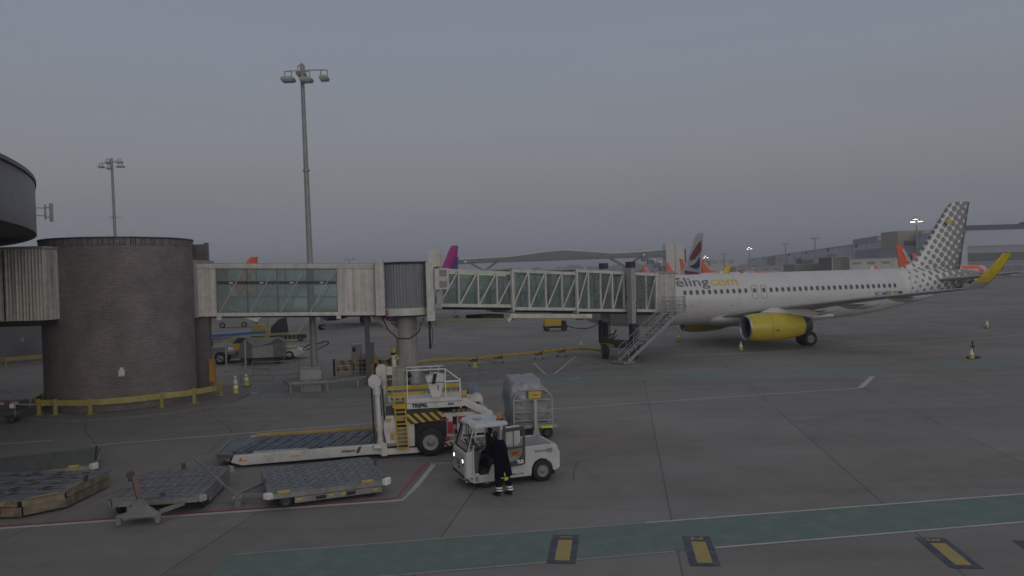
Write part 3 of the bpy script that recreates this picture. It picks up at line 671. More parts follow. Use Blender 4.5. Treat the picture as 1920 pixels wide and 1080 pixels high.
def dots_mat():
    """white livery with a staggered grid of grey dots that grow towards the tail"""
    m = bpy.data.materials.new('dotted_tail_livery'); m.use_nodes = True; t = m.node_tree; b = t.nodes['Principled BSDF']; nn = t.nodes.new; lk = t.links.new
    b.inputs['Roughness'].default_value = .32
    co = nn('ShaderNodeTexCoord'); sp = nn('ShaderNodeSeparateXYZ'); lk(co.outputs['Object'], sp.inputs[0])
    def M_(op, a, b_=None, c_=None):
        q = nn('ShaderNodeMath'); q.operation = op
        for i, v in enumerate((a, b_, c_)):
            if v is None: continue
            if isinstance(v, (int, float)): q.inputs[i].default_value = v
            else: lk(v, q.inputs[i])
        return q.outputs[0]
    x, z = sp.outputs[0], sp.outputs[2]
    ca, sa, P = math.cos(R(-36)), math.sin(R(-36)), .60
    ru = M_('ADD', M_('MULTIPLY', x, ca), M_('MULTIPLY', z, sa)); rv = M_('SUBTRACT', M_('MULTIPLY', z, ca), M_('MULTIPLY', x, sa))
    du = M_('MULTIPLY', M_('SUBTRACT', M_('FRACT', M_('DIVIDE', ru, P)), .5), P); dv = M_('MULTIPLY', M_('SUBTRACT', M_('FRACT', M_('DIVIDE', rv, P)), .5), P)
    d = M_('SQRT', M_('ADD', M_('MULTIPLY', du, du), M_('MULTIPLY', dv, dv)))
    # distance measured along the swept fin: t = 0 at leading edge line, 1 at trailing edge
    sw = M_('SUBTRACT', x, M_('MULTIPLY', M_('MAXIMUM', M_('SUBTRACT', z, 5.9), 0), .60))
    r_ = nn('ShaderNodeMapRange'); r_.inputs[1].default_value = 28.4; r_.inputs[2].default_value = 34.8; r_.inputs[3].default_value = .07; r_.inputs[4].default_value = .315; r_.clamp = False; lk(sw, r_.inputs[0])
    zr = nn('ShaderNodeMapRange'); zr.inputs[1].default_value = 7; zr.inputs[2].default_value = 12; zr.inputs[3].default_value = 0; zr.inputs[4].default_value = .075; lk(z, zr.inputs[0])
    rad = M_('ADD', r_.outputs[0], zr.outputs[0])
    dot = M_('LESS_THAN', d, rad)
    gate = M_('MULTIPLY', M_('GREATER_THAN', M_('ADD', x, M_('MULTIPLY', z, .0)), 29.1), dot)
    mx = nn('ShaderNodeMix'); mx.data_type = 'RGBA'; mx.inputs[6].default_value = (.64, .64, .645, 1); mx.inputs[7].default_value = (.215, .225, .23, 1)
    lk(gate, mx.inputs[0]); lk(mx.outputs[2], b.inputs['Base Color']); return m
DOTS = dots_mat()

def wheel(mb, c, r, w, mi=0, rim=1):
    x, y, z = c
    mb.lathe([(-w / 2, r * .55), (-w / 2, r * .85), (-w * .36, r * .98), (-w * .12, r), (w * .12, r), (w * .36, r * .98), (w / 2, r * .85), (w / 2, r * .55)], (x, y, z), 'Y', 32, mi)
    mb.lathe([(-w / 2 + .01, r * .57), (-w * .34, r * .5), (-w * .30, r * .22), (-w * .45, r * .2), (-w * .45, .0001)], (x, y, z), 'Y', 24, rim)
    mb.lathe([(w / 2 - .01, r * .57), (w * .34, r * .5), (w * .30, r * .22), (w * .45, r * .2), (w * .45, .0001)], (x, y, z), 'Y', 24, rim)

def airfoil(le, te, z, th, y, n=8):
    pts = []
    for i in range(n + 1):
        t = i / n; x = le + (te - le) * t; h_ = th * 2.6 * (math.sqrt(t + .0005) * (1 - t)) * .62
        pts.append((x, y, z + h_))
    for i in range(n - 1, 0, -1):
        t = i / n; x = le + (te - le) * t; h_ = th * 1.3 * (math.sqrt(t + .0005) * (1 - t)) * .5
        pts.append((x, y, z - h_))
    return pts
def fin_ring(le, te, z, th, n=8):
    c_ = te - le; pts = []
    for i in range(n + 1):
        t = i / n; pts.append((le + c_ * t, th * 1.3 * math.sqrt(t + .0005) * (1 - t) * .62, z))
    for i in range(n - 1, 0, -1):
        t = i / n; pts.append((le + c_ * t, -th * 1.3 * math.sqrt(t + .0005) * (1 - t) * .62, z))
    return pts

def airliner(name, label, loc, rz, body, finm, nacm, wingletm, detail=False, scale=1., tailm=None, group=None, belly=None):
    A = thing(name, label, 'airliner', loc, rz, group); A.scale = (scale,) * 3
    n = 40 if detail else 20
    stations = [s[0] for s in FUS]
    if detail: stations = sorted(set(stations + [x * .75 for x in range(10, 50)] + [.1, .5, 1.2, 2.1, 3.2, 4.4]))
    rings = []
    for x in stations:
        hw, zb, zt = interp(FUS, x); zc, hh = (zb + zt) / 2, (zt - zb) / 2
        rings.append([(x, hw * math.cos(2 * math.pi * i / n), zc + hh * math.sin(2 * math.pi * i / n)) for i in range(n)])
    mb = MB(); k0 = min(range(len(stations)), key=lambda i: abs(stations[i] - (28.5 if detail else 30)))
    mb.loft(rings[:k0 + 1], 0); mb.loft(rings[k0:], 1)
    f = mb.build('fuselage', [body, tailm or body], A)
    mb = MB(); BF = [(10.2, .3, 2.0, 2.3), (11, 1.5, 1.72, 2.7), (12.5, 2.05, 1.56, 3.0), (14, 2.16, 1.5, 3.1), (18, 2.16, 1.5, 3.1), (20, 2.0, 1.6, 2.9), (21.8, 1.4, 1.78, 2.5), (23, .3, 1.95, 2.2)]
    mb.loft([[(x, hw * math.cos(2 * math.pi * i / n), (zb + zt) / 2 + (zt - zb) / 2 * math.sin(2 * math.pi * i / n)) for i in range(n)] for x, hw, zb, zt in BF]); mb.build('belly_fairing', body, A)
    for sd in (-1, 1):
        mb = MB(); rr = []
        for y, le, te, z, th in ((1.6, 11.5, 18.7, 2.4, .7), (4.0, 13.0, 18.6, 2.85, .55), (6.5, 14.5, 18.8, 3.25, .42), (11, 16.9, 20.0, 3.85, .28), (17.0, 20.2, 21.7, 4.55, .14)):
            rr.append(airfoil(le, te, z, th, sd * y))
        mb.loft(rr); mb.build('wing', mat('wing_grey', (.34, .35, .37), .35, var=.05), A)
        mb = MB(); rr = []
        for t in range(9):
            q = t / 8; y = 17.0 + .42 * math.sin(min(1, q * 1.6) * 1.4) + .65 * q; z = 4.55 + 2.2 * q ** 1.2; le = 20.2 + 2.1 * q; te = 21.7 + 1.3 * q
            ring = []
            for (a, yy, zz) in airfoil(le, te, 0, .12, 0):
                k = min(1, q * 2); ring.append((a, sd * (y - zz * k), z + zz * (1 - k)))
            rr.append(ring)
        mb.loft(rr[2:]); mb.build('winglet', wingletm, A)
        mb = MB(); mb.loft(rr[:3]); mb.build('wing_tip', mat('wing_grey', (.34, .35, .37), .35, var=.05), A)
        for y, x0 in ((4.9, 16.2), (8.6, 17.2), (12.4, 18.3)):
            zb = 2.55 + (y - 4) * .155; mb = MB()
            mb.loft([[(x0 + u, sd * y + v * .16 * math.cos(a * math.pi / 4), zb - .02 + dz + v * .2 * math.sin(a * math.pi / 4)) for a in range(8)] for u, v, dz in ((0, .1, .1), (.8, .8, 0), (2, 1, -.05), (3, .8, .05), (3.9, .1, .2))]); mb.build('flap_fairing', mat('wing_grey', (.34, .35, .37), .35, var=.05), A)
        e = MB(); ey, ez = sd * 5.75, 1.78
        NA = [(11.34, .93), (11.9, 1.05), (12.8, 1.10), (13.8, 1.09), (15.0, .97), (16.0, .76)]
        e.lathe(NA, (0, ey, ez), 'X', 40 if detail else 20)
        eng = e.build('engine', nacm, A)
        e = MB(); e.lathe([(11.75, .79), (11.4, .81), (11.27, .86), (11.25, .885), (11.29, .91), (11.36, .94)], (0, ey, ez), 'X', 40); e.build('intake_lip', STEEL, eng)
        e = MB(); e.lathe([(11.7, .80), (12.4, .78), (12.7, .76)], (0, ey, ez), 'X', 32); e.lathe([(12.7, .77), (12.7, .001)], (0, ey, ez), 'X', 32); e.build('intake_duct', mat('fan_dark', (.05, .05, .055), .5), eng)
        if detail:
            e = MB()
            for i in range(22):
                a = 2 * math.pi * i / 22
                p = [(12.5, .2, .0), (12.62, .2, .10), (12.68, .755, .16), (12.5, .755, .0)]
                e.add([(px_, ey + rr_ * math.cos(a) - tt * math.sin(a), ez + rr_ * math.sin(a) + tt * math.cos(a)) for px_, rr_, tt in p], [(0, 1, 2, 3)])
            e.lathe([(12.1, .001), (12.2, .08), (12.5, .22)], (0, ey, ez), 'X', 20); e.build('fan', mat('fan_metal', (.16, .16, .17), .35, .6), eng)
        e = MB(); e.lathe([(15.75, .80), (16.1, .75), (16.6, .66), (16.62, .6), (16.2, .55)], (0, ey, ez), 'X', 32, 0); e.build('exhaust_nozzle', mat('nozzle_metal', (.09, .09, .10), .35, .6), eng)
        e = MB(); e.prism([(12.6, 2.9), (13.6, 3.25), (16.6, 3.0), (17.6, 2.65), (16.5, 2.35), (14, 2.85)], ey - .16, ey + .16, plane='xz'); e.build('pylon', body, A)
        # horizontal stabiliser
        mb = MB(); mb.loft([airfoil(le, te, z, th, sd * y) for y, le, te, z, th in ((.3, 31.6, 35.7, 4.72, .38), (1.2, 32.1, 35.8, 4.82, .34), (6.2, 35.6, 37.1, 5.35, .13))]); mb.build('tailplane', mat('wing_grey', (.34, .35, .37), .35, var=.05), A)
        # main gear
        g = MB(); gx, gy = 17.7, sd * 3.8
        g.cyl((gx, gy, .58), (gx - .1, gy - sd * .05, 2.5), .13, n=14, mi=0); g.beam((gx, gy, 1.0), (gx - .1, gy - sd * 1.6, 2.2), .10); g.bx(gx - .5, gx + .5, gy + sd * .18 - .03, gy + sd * .18 + .03, 1.15, 2.3)
        gg = g.build('main_gear', GALV, A)
        for o_ in (-.46, .46):
            g = MB(); wheel(g, (gx, gy + o_, .585), .585, .42); g.build('wheel', [BLACK, GREY], gg)
    g = MB(); g.cyl((5.07, 0, .4), (4.9, 0, 2.1), .09, n=12); g.beam((5.07, 0, .9), (5.9, 0, 2.0), .08); ng = g.build('nose_gear', GALV, A)
    for o_ in (-.25, .25):
        g = MB(); wheel(g, (5.07, o_, .38), .38, .22); g.build('wheel', [BLACK, GREY], ng)
    mb = MB(); FN = [(5.7, 28.3, 35.7, .5), (5.95, 29.3, 35.75, .62), (6.35, 30.5, 35.85, .62), (7.0, 31.25, 35.95, .6), (11.2, 34.35, 36.75, .28), (11.6, 34.75, 36.85, .22), (11.78, 35.15, 36.9, .12)]
    mb.loft([fin_ring(le, te, z, th) for z, le, te, th in FN]); fin = mb.build('tail_fin', finm, A)
    # flight deck windows
    mb = MB()
    for sd in (-1, 1):
        for (x0, x1, z0, z1) in ((1.75, 2.35, 4.15, 4.62), (2.42, 2.95, 4.2, 4.72)):
            ps = []
            for (x, z) in ((x0, z0), (x1, z0), (x1, z1), (x0 + .15, z1)): ps.append(fus_pt(x, z, sd, .02))
            mb.add(ps, [(0, 1, 2, 3)])
    mb.build('flight_deck_windows', WIN, A)
    return A, f, fin

A0 = (5.388, 60.685, 0.)
V, fus, fin = airliner('airliner', 'white airliner with yellow engines and a dotted grey tail parked at the jet bridge', A0, .2076, PLANE_W, DOTS, NACY, mat('winglet_yellow', (.58, .43, .02), .4), detail=True, tailm=DOTS)
# cabin windows, port side
def oval(x, z, a, b, n=14, off=.015, p=2.6):
    pts = []
    for i in range(n):
        t = 2 * math.pi * i / n; c_, s_ = math.cos(t), math.sin(t)
        pts.append(fus_pt(x + a * math.copysign(abs(c_) ** (2 / p), c_), z + b * math.copysign(abs(s_) ** (2 / p), s_), -1, off))
    return pts
WX = [15.83 + .533 * k for k in range(23)] + [15.83 - 2.27 - .533 * k for k in range(11)] + [14.35, 15.17]
WZ = 4.5
wf = mat('window_surround', (.30, .31, .325), .4)
for x in sorted(WX):
    mb = MB(); ps = oval(x, WZ, .155, .205, off=.012); mb.add(ps, [tuple(range(14))]); o = mb.build('cabin_window', wf, V)
    mb = MB(); ps = oval(x, WZ, .115, .165, off=.02); mb.add(ps, [tuple(range(14))]); mb.build('pane', WIN, o)
def outline(x0, x1, z0, z1, w_=.03, r_=.12):
    mb = MB(); P = []
    for cx2, cz2, a0 in ((x1 - r_, z1 - r_, 0), (x0 + r_, z1 - r_, 90), (x0 + r_, z0 + r_, 180), (x1 - r_, z0 + r_, 270)):
        for k in range(5): a = R(a0 + k * 22.5); P.append((cx2 + r_ * math.cos(a), cz2 + r_ * math.sin(a), math.cos(a), math.sin(a)))
    # densify verticals
    Q = []
    for i, p in enumerate(P):
        q = P[(i + 1) % len(P)]; Q.append(p); dz = abs(q[1] - p[1])
        if dz > .3:
            for k in range(1, 8): t = k / 8; Q.append(tuple(u + (v - u) * t for u, v in zip(p, q)))
    n = len(Q); vs = [fus_pt(x, z, -1, .014) for x, z, a, b in Q] + [fus_pt(x - a * w_, z - b * w_, -1, .014) for x, z, a, b in Q]
    mb.add(vs, [(i, (i + 1) % n, n + (i + 1) % n, n + i) for i in range(n)]); return mb
for (x0, x1, z0, z1) in ((14.09, 14.61, 3.82, 4.92), (14.91, 15.43, 3.82, 4.92)): outline(x0, x1, z0, z1).build('overwing_exit', TXT, V)
outline(4.5, 5.35, 3.4, 5.3, .03).build('cabin_door', TXT, V); outline(29.3, 30.1, 3.5, 5.25, .03).build('cabin_door', LGREY, V)
# skin seams
for x in (7.4, 9.4, 12.9, 17.6, 20.4, 23.1, 25.0, 27.0, 28.6):
    mb = MB(); m_ = 22; hw, zb, zt = interp(FUS, x); vs = []
    for dx in (0, .022):
        vs += [fus_pt(x + dx, zb + .05 + (zt - zb - .1) * (.5 - .5 * math.cos(math.pi * i / m_)), -1, .008) for i in range(m_ + 1)]
    mb.add(vs, [(i, i + 1, m_ + 2 + i, m_ + 1 + i) for i in range(m_)]); mb.build('skin_seam', mat('seam_grey', (.40, .405, .415), .5), V)
for (x, z, w_, h_) in ((8.2, 3.35, .12, .12), (8.7, 3.3, .05, .2), (7.6, 3.5, .25, .05), (12.2, 3.3, .3, .04), (24.2, 3.2, .25, .05), (19.8, 3.3, .08, .08)):
    mb = MB(); mb.add([fus_pt(x, z), fus_pt(x + w_, z), fus_pt(x + w_, z + h_), fus_pt(x, z + h_)], [(0, 1, 2, 3)]); mb.build('stencil', TXT, V)
outline(5.9, 6.6, 3.35, 3.75, .02, .05).build('hatch_outline', LGREY, V); outline(23.4, 24.9, 2.5, 3.3, .02, .1).build('hatch_outline', LGREY, V)
mb = MB(); mb.bx(13.2, 13.55, -5.75 - 1.115, -5.75 - 1.10, 1.55, 1.60); mb.bx(13.3, 13.45, -5.75 - 1.115, -5.75 - 1.10, 1.60, 1.64); mb.build('cowl_latch', TXTB, V)
mb = MB(); mb.lathe([(13.02, 1.108), (13.05, 1.108)], (0, -5.75, 1.78), 'X', 40); mb.build('cowl_seam', mat('cowl_line', (.28, .22, .04), .5), V)
# titles
tx = text_mb('vueling', 1.1, lambda u, v: fus_pt(6.1 + u, 5.0 + v * .9, -1, .016), step=.05, bold=.012, fit=4.45); tx.build('airline_title', TXT, V)
tx = text_mb('com', 1.1, lambda u, v: fus_pt(10.68 + u, 5.0 + v * .9, -1, .016), step=.05, bold=.012, fit=2.4); tx.build('airline_title', TXTY, V)
tx = text_mb('EC-MES', .52, lambda u, v: fus_pt(25.5 + u, 3.66 + v, -1, .016), step=.06, fit=1.6, bold=.012); tx.build('registration', TXT, V)
mb = MB()
for k, (z0, z1, mi) in enumerate(((3.67, 3.76, 0), (3.76, 3.91, 1), (3.91, 4.0, 0))): mb.add([fus_pt(27.3, z0), fus_pt(27.75, z0), fus_pt(27.75, z1), fus_pt(27.3, z1)], [(0, 1, 2, 3)], mi)
mb.build('spanish_flag', [TXTR, TXTY], V)
mb = MB(); mb.add([fus_pt(27.85, 3.67), fus_pt(28.3, 3.67), fus_pt(28.3, 4.0), fus_pt(27.85, 4.0)], [(0, 1, 2, 3)]); mb.build('blue_flag', mat('flag_blue', (.04, .06, .22), .5), V)
mb = MB(); n = 24; cxx, czz, rr = 34.35, 9.95, .27
mb.add([(cxx + rr * math.cos(2 * math.pi * i / n), -.36 + .0, czz + rr * math.sin(2 * math.pi * i / n)) for i in range(n)], [tuple(range(n))]); mb.build('yellow_dot', NACY, V)
mb = MB(); mb.prism([(12.2, 5.93), (12.55, 5.93), (12.5, 6.16), (12.35, 6.16)], -.02, .02, plane='xz'); mb.prism([(26.5, 5.9), (26.9, 5.9), (26.85, 6.2), (26.68, 6.2)], -.02, .02, plane='xz'); mb.build('aerial', WHITE, V)

def flat_on_fin(text, size, x, z, ang, m, A, y=-.36, sx=1.0, bold=.02):
    c_, s_ = math.cos(ang), math.sin(ang)
    return text_mb(text, size, lambda u, v: (x + (u * c_ - v * s_), y, z + (u * s_ + v * c_)), bold=bold, sx=sx).build('lettering', m, A)

# neighbours
EZ = 'orange tailed airliners parked far behind the white one'
def ez(px, Y, rz, label, port=True, z=0, sc_=1.):
    """place by the fin tip"""
    fx = 35.8 * sc_; x = (px - 960) / 1418. * Y
    loc = (x - fx * math.cos(rz), Y - fx * math.sin(rz), z)
    A, f, fn = airliner('airliner', label, loc, rz, PLANE_W, ORANGE, mat('nacelle_white_orange', (.5, .5, .5), .4), ORANGE, scale=sc_, tailm=ORANGE, group=EZ)
    s = -1 if math.cos(rz) > 0 else 1
    if s == -1: flat_on_fin('easyJet', 1.7, 33.2, 10.0, R(-52), TXTW, A, y=-.4)
    else: text_mb('easyJet', 1.7, lambda u, v: (34.9 - u * .64 - v * .77, .4, 10.3 - u * .77 + v * .64), bold=.02).build('lettering', TXTW, A)
    # orange forward fuselage with titles
    mb = MB()
    for sd in (-1, 1):
        P = [(x_, z_) for x_ in (2.8, 4.5, 6.2, 8, 10, 12) for z_ in (0,)]
        zs = [3.6, 4.2, 4.8, 5.4, 5.8]
        vs = [fus_pt(x_ + (z_ - 3.6) * .5, z_, sd, .03) for x_ in (2.8, 4.5, 6.2, 8, 10, 12) for z_ in zs]
        mb.add(vs, [(i * 5 + j, i * 5 + j + 1, (i + 1) * 5 + j + 1, (i + 1) * 5 + j) for i in range(5) for j in range(4)])
    mb.build('orange_nose_panel', ORANGE, A)
    if s == -1: text_mb('easyJet', 1.9, lambda u, v: fus_pt(4.2 + u, 4.2 + v * .8, -1, .05), step=.3, bold=.02).build('airline_title', TXTW, A)
    else: text_mb('easyJet', 1.9, lambda u, v: fus_pt(12.0 - u, 4.2 + v * .8, 1, .05), step=.3, bold=.02).build('airline_title', TXTW, A)
    return A
RZ = R(180)
ez(1317, 335, RZ - R(6), 'orange tailed airliner whose fin stands just right of the red and blue striped fin')
ez(1278, 300, RZ + R(40), 'orange tailed airliner whose fin stands between the cream lift tower and the striped fin')
ez(1251, 385, RZ + R(12), 'orange tailed airliner whose fin stands in front of the cream lift tower')
ez(1207, 470, RZ + R(5), 'orange tailed airliner whose fin stands under the stair end of the footbridge')
ez(1190, 640, RZ + R(5), 'tiny far orange tailed airliner seen beside the dark cap of the bridge column')
ez(1686, 195, RZ + R(25), 'orange tailed airliner whose fin rises left of the dotted grey fin')
ez(478, 150, R(60), 'orange tailed airliner seen through the glass of the fixed walkway')
x_ = (1856 - 960) / 1418 * 330
A, f, fn = airliner('airliner', 'white airliner with orange nose panel seen between dotted fin and yellow winglet', (x_, 330, 0), RZ + R(8), PLANE_W, ORANGE, WHITE, ORANGE, tailm=ORANGE, group=EZ)
mb = MB(); zs = [3.4, 4.0, 4.6, 5.2, 5.7, 5.9]
vs = [fus_pt(x2 + (z_ - 3.6) * 1.2, z_, 1, .03) for x2 in (3.4, 4.5, 6.2, 8, 10, 12, 13.5) for z_ in zs]
mb.add(vs, [(i * 6 + j, i * 6 + j + 1, (i + 1) * 6 + j + 1, (i + 1) * 6 + j) for i in range(6) for j in range(5)]); mb.build('orange_nose_panel', ORANGE, A)
text_mb('easyJet', 2.2, lambda u, v: fus_pt(12.0 - u, 4.2 + v * .8, 1, .05), step=.3, bold=.03).build('airline_title', TXTW, A)

# striped fin airliner (red, white and blue) and the magenta one
rz = R(-73); sc_ = 1.0; Y = 109; xt = (1316 - 960) / 1418 * Y
A, f, fn = airliner('airliner', 'airliner with tall white fin carrying red and dark blue swoosh bands', (xt - 36 * sc_ * math.cos(rz), Y - 36 * sc_ * math.sin(rz), 0), rz, PLANE_W, WHITE, mat('nacelle_blue', (.03, .04, .12), .4), WHITE, scale=sc_)
FNY = -.33
def poly_on_fin(pts, m, nm): mb = MB(); mb.add([(x, FNY, z) for x, z in pts], [tuple(range(len(pts)))]); mb.build(nm, m, A)
RB = mat('fin_red', (.30, .04, .07), .5); BB = mat('fin_blue', (.035, .05, .16), .5)
poly_on_fin([(33.3, 8.2), (34.2, 9.1), (35.6, 10.2), (36.6, 10.7), (36.55, 9.9), (36.4, 9.3), (35.3, 8.7), (34.4, 8.1), (33.5, 7.9)], RB, 'red_band')
poly_on_fin([(33.0, 7.15), (34.2, 7.2), (35.2, 7.6), (36.2, 8.45), (36.1, 7.5), (36.0, 6.9), (35.2, 6.7), (34.2, 6.75)], BB, 'blue_band')
poly_on_fin([(31.6, 6.5), (33.5, 6.3), (35.95, 6.1), (35.9, 5.9), (32.0, 5.9)], RB, 'red_band')

rz = R(59); Y = 126; xt = (856 - 960) / 1418 * Y
A, f, fn = airliner('airliner', 'magenta and purple tailed airliner parked behind the jet bridge', (xt - 36 * math.cos(rz), Y - 36 * math.sin(rz), 0), rz, PLANE_W, MAG, PURP, MAG, tailm=MAG)
mb = MB(); mb.add([(32.9, -.36, 6.0), (35.8, -.36, 6.0), (36.4, -.33, 9.9), (36.0, -.33, 9.9)], [(0, 1, 2, 3)]); mb.build('fin_patch', mat('fin_purple_blue', (.06, .05, .24), .5), A)
text_mb('WIZZ', 1.6, lambda u, v: fus_pt(6.5 + u * 1.1, 4.4 + v * .8, -1, .03), step=.3, bold=.03).build('airline_title', TXT, A)
# ------------------------------------------------------------------ floodlight masts
def mast(name, label, loc, H, r0, r1, heads, group=None, lit=False, collar=0, lean=0, hs=1.):
    T = thing(name, label, 'light mast', loc, 0, group)
    mb = MB(); k = 10
    for i in range(k): mb.cyl((0, 0, H * i / k), (0, 0, H * (i + 1) / k), r0 + (r1 - r0) * i / k, r0 + (r1 - r0) * (i + 1) / k, n=12, cap=i in (0, k - 1))
    mb.build('pole', mat('mast_steel', (.25, .26, .265), .5, .1), T)
    if collar:
        cw = .45 if H < 19.2 else .12
        mb = MB(); mb.cyl((0, 0, collar), (0, 0, collar + .12), r0 * .95, n=14); mb.beam((-cw * 1.2, 0, collar + .05), (cw * 1.6, 0, collar + .05), .05); mb.build('collar', GALV, T)
    for (a, rad, dz, w_, tilt) in heads:
        a = R(a); x, y = rad * math.cos(a), rad * math.sin(a); zt = H - .5
        ar = MB(); ar.beam((0, 0, zt + .1), (x, y, zt + dz + .75 * hs), .06); ar.beam((x - .28 * hs, y, zt + dz + .72 * hs), (x + .28 * hs, y, zt + dz + .72 * hs), .05)
        for sx in (-.28, .28): ar.beam((x + sx * hs, y, zt + dz + .72 * hs), (x + sx * hs, y, zt + dz + .25 * hs), .05)
        ar.build('bracket_arm', GALV, T)
        h = MB(); h.loft([[(x + u * w_ * q, y + v * .42 * hs * q, zt + dz + z_) for u, v in ((-1, -1), (1, -1), (1, 1), (-1, 1))] for q, z_ in ((1, -.10 * hs), (1.1, -.0), (1.06, .12 * hs), (.75, .24 * hs))], sm=False)
        ho = h.build('floodlight', mat('lamp_housing', (.33, .33, .32), .5), T)
        l = MB(); l.bx(x - w_ * .92, x + w_ * .92, y - .38 * hs, y + .38 * hs, zt + dz - .17 * hs, zt + dz - .105 * hs); l.build('lens', LAMP if lit else LENS, ho)
    return T
mast('floodlight_mast', 'tallest floodlight mast rising behind the fixed glazed walkway', (-12.3, 45.9, 0), 19.4, .215, .11,
     [(195, .82, -.5, .36, 0), (-50, .55, -.62, .34, 0), (8, 1.3, -.4, .24, 0), (110, .5, .0, .24, 0)], collar=12.9, hs=.72)
mast('floodlight_mast', 'slender floodlight mast rising behind the round brick tower', (-39.35, 75, 0), 19.1, .21, .11,
     [(180, 1.05, -.35, .24, 0), (-20, 1.1, -.45, .34, 0), (-100, .45, -.6, .18, 0), (30, .7, .1, .26, 0), (150, .6, .1, .26, 0)], collar=13.2, hs=.5)
far = [('lit floodlight mast standing left of the dotted grey fin', 1721, 260, 22, True, 1.3), ('lit floodlight mast above the cream hangar roof', 1407, 420, 19, True, 1.0), ('low lit floodlight mast right of the striped fin', 1325, 430, 15.0, True, .9),
       ('thin unlit mast with two lamp rows above the long terminal', 1530, 380, 22, False, 1.5), ('shorter unlit mast left of the thin two row mast', 1474, 420, 21, False, 1.4), ('faint far mast between the walkway and the rotunda', 657, 420, 19.5, False, 2.0),
       ('faint unlit mast right of the lift tower of the footbridge', 1359, 450, 17, False, 1.3), ('far unlit mast at the right of the fixed walkway roof', 703, 300, 13.3, False, 1.4)]
for lb, px, Y, H, lit, hs in far:
    mast('floodlight_mast', lb, ((px - 960) / 1418 * Y + .0, Y, 0), H, .4, .25, [(180, hs, 0, hs * .45, 0), (0, hs, .1, hs * .45, 0)] + ([(90, .8, .9, hs * .4, 0)] if lit else []), lit=lit, hs=hs, group='far floodlight masts')

for k in [o for o in C.objects if o.name.startswith('floodlight_mast') and o.location.y < 80]:
    k.rotation_euler = (0, -R(.55), 0); k.location.x += .17 if k.location.y < 60 else .3
# ------------------------------------------------------------------ fixed glazed walkway
WL = R(7.5)
W = thing('glazed_walkway', 'fixed glazed walkway between the round brick tower and the grey rotunda', 'walkway', (-17.92, 42.45, 0), WL)
def wz(x, z): return z - .027 * x
def slbox(mb, x0, x1, y0, y1, z0, z1, fz, mi=0):
    vs = [(x, y, fz(x, z)) for x in (x0, x1) for y in (y0, y1) for z in (z0, z1)]
    mb.add(vs, [(0, 1, 3, 2), (4, 6, 7, 5), (0, 4, 5, 1), (2, 3, 7, 6), (0, 2, 6, 4), (1, 5, 7, 3)], mi)
Z0, Z1 = 4.46, 7.28; GX0, GX1 = 1.28, 7.95; XE = 10.68
mb = MB(); slbox(mb, -.02, .28, -.12, 2.95, 4.38, 7.62, wz); mb.build('end_collar', LGREY, W)
for y in (0, 2.7): mb = MB(); slbox(mb, .28, GX0, y, y + .1, Z0 + .16, Z1 - .12, wz); mb.build('end_panel', CREAM, W)
for y in (0, 2.7):
    mb = MB()
    # gently folded panels
    pr = [(GX1, 0), (8.35, -.03), (8.8, .03), (9.15, -.04), (9.8, .02), (XE, 0)]
    for (xa, ya), (xb, yb) in zip(pr, pr[1:]):
        mb.add([(xa, y + ya, wz(xa, Z0 + .1)), (xb, y + yb, wz(xb, Z0 + .1)), (xb, y + yb, wz(xb, Z1 - .1)), (xa, y + ya, wz(xa, Z1 - .1)), (xa, y + .12, wz(xa, Z0 + .1)), (xb, y + .12, wz(xb, Z0 + .1)), (xb, y + .12, wz(xb, Z1 - .1)), (xa, y + .12, wz(xa, Z1 - .1))],
               [(0, 1, 2, 3), (4, 5, 6, 7), (0, 1, 5, 4), (3, 2, 6, 7)])
    mb.build('blank_panel', CREAM, W)
mb = MB(); slbox(mb, .28, XE, -.1, 2.9, Z1, Z1 + .1, wz); slbox(mb, .28, XE, -.06, 0.02, Z1 - .13, Z1, wz); slbox(mb, .28, XE, 2.78, 2.86, Z1 - .13, Z1, wz); mb.build('roof', CREAM2, W)
mb = MB(); slbox(mb, -.02, XE, .03, 2.77, Z0, Z0 + .12, wz); slbox(mb, .28, XE, -.08, .03, Z0 - .02, Z0 + .18, wz); slbox(mb, .28, XE, 2.77, 2.88, Z0 - .02, Z0 + .18, wz)
slbox(mb, 1.25, 1.5, -.05, .2, Z0 - .22, Z0 - .02, wz); slbox(mb, 7.85, 8.1, -.05, .2, Z0 - .22, Z0 - .02, wz); mb.build('floor', CREAM2, W)
mb = MB(); slbox(mb, .3, XE, .3, 2.5, Z0 - .12, Z0 - .0, wz); mb.build('underside', DARK, W)
nb = 4; bw = (GX1 - GX0) / nb
for y, tg in ((.03, 'near'), (2.72, 'far')):
    for i in range(nb):
        x0, x1 = GX0 + i * bw, GX0 + (i + 1) * bw
        mb = MB(); slbox(mb, x0 + .04, x1 - .04, y, y + .02, Z0 + .18, Z1 - .13, wz); mb.build('glass_pane', GLASS, W)
    mb = MB()
    for i in range(nb + 1):
        x0 = GX0 + i * bw; slbox(mb, x0 - .035, x0 + .035, y - .03, y + .06, Z0 + .15, Z1 - .12, wz)
    for zz in (Z0 + .16, Z1 - .17): slbox(mb, GX0, GX1, y - .03, y + .05, zz, zz + .04, wz)
    mb.build('glazing_frame', mat('frame_grey', (.13, .135, .14), .5) if tg == 'near' else LGREY, W)
    mb = MB()
    for i in range(nb):
        x0, x1 = GX0 + i * bw, GX0 + (i + 1) * bw
        yy = y - .0 if tg == 'near' else y + .03
        mb.beam((x0 + .12, yy, wz(x0, Z0 + .2)), (x1 - .2, yy, wz(x1, Z1 - .25)), .07, .06)
    mb.build('diagonal_brace', LGREY, W)
mb = MB(); slbox(mb, GX0 + .04, GX1 - .04, .0, .022, Z0 + 1.78, Z0 + 1.96, wz); mb.build('manifestation_band', mat('band_dark', (.03, .035, .035), .4), W)
mb = MB()
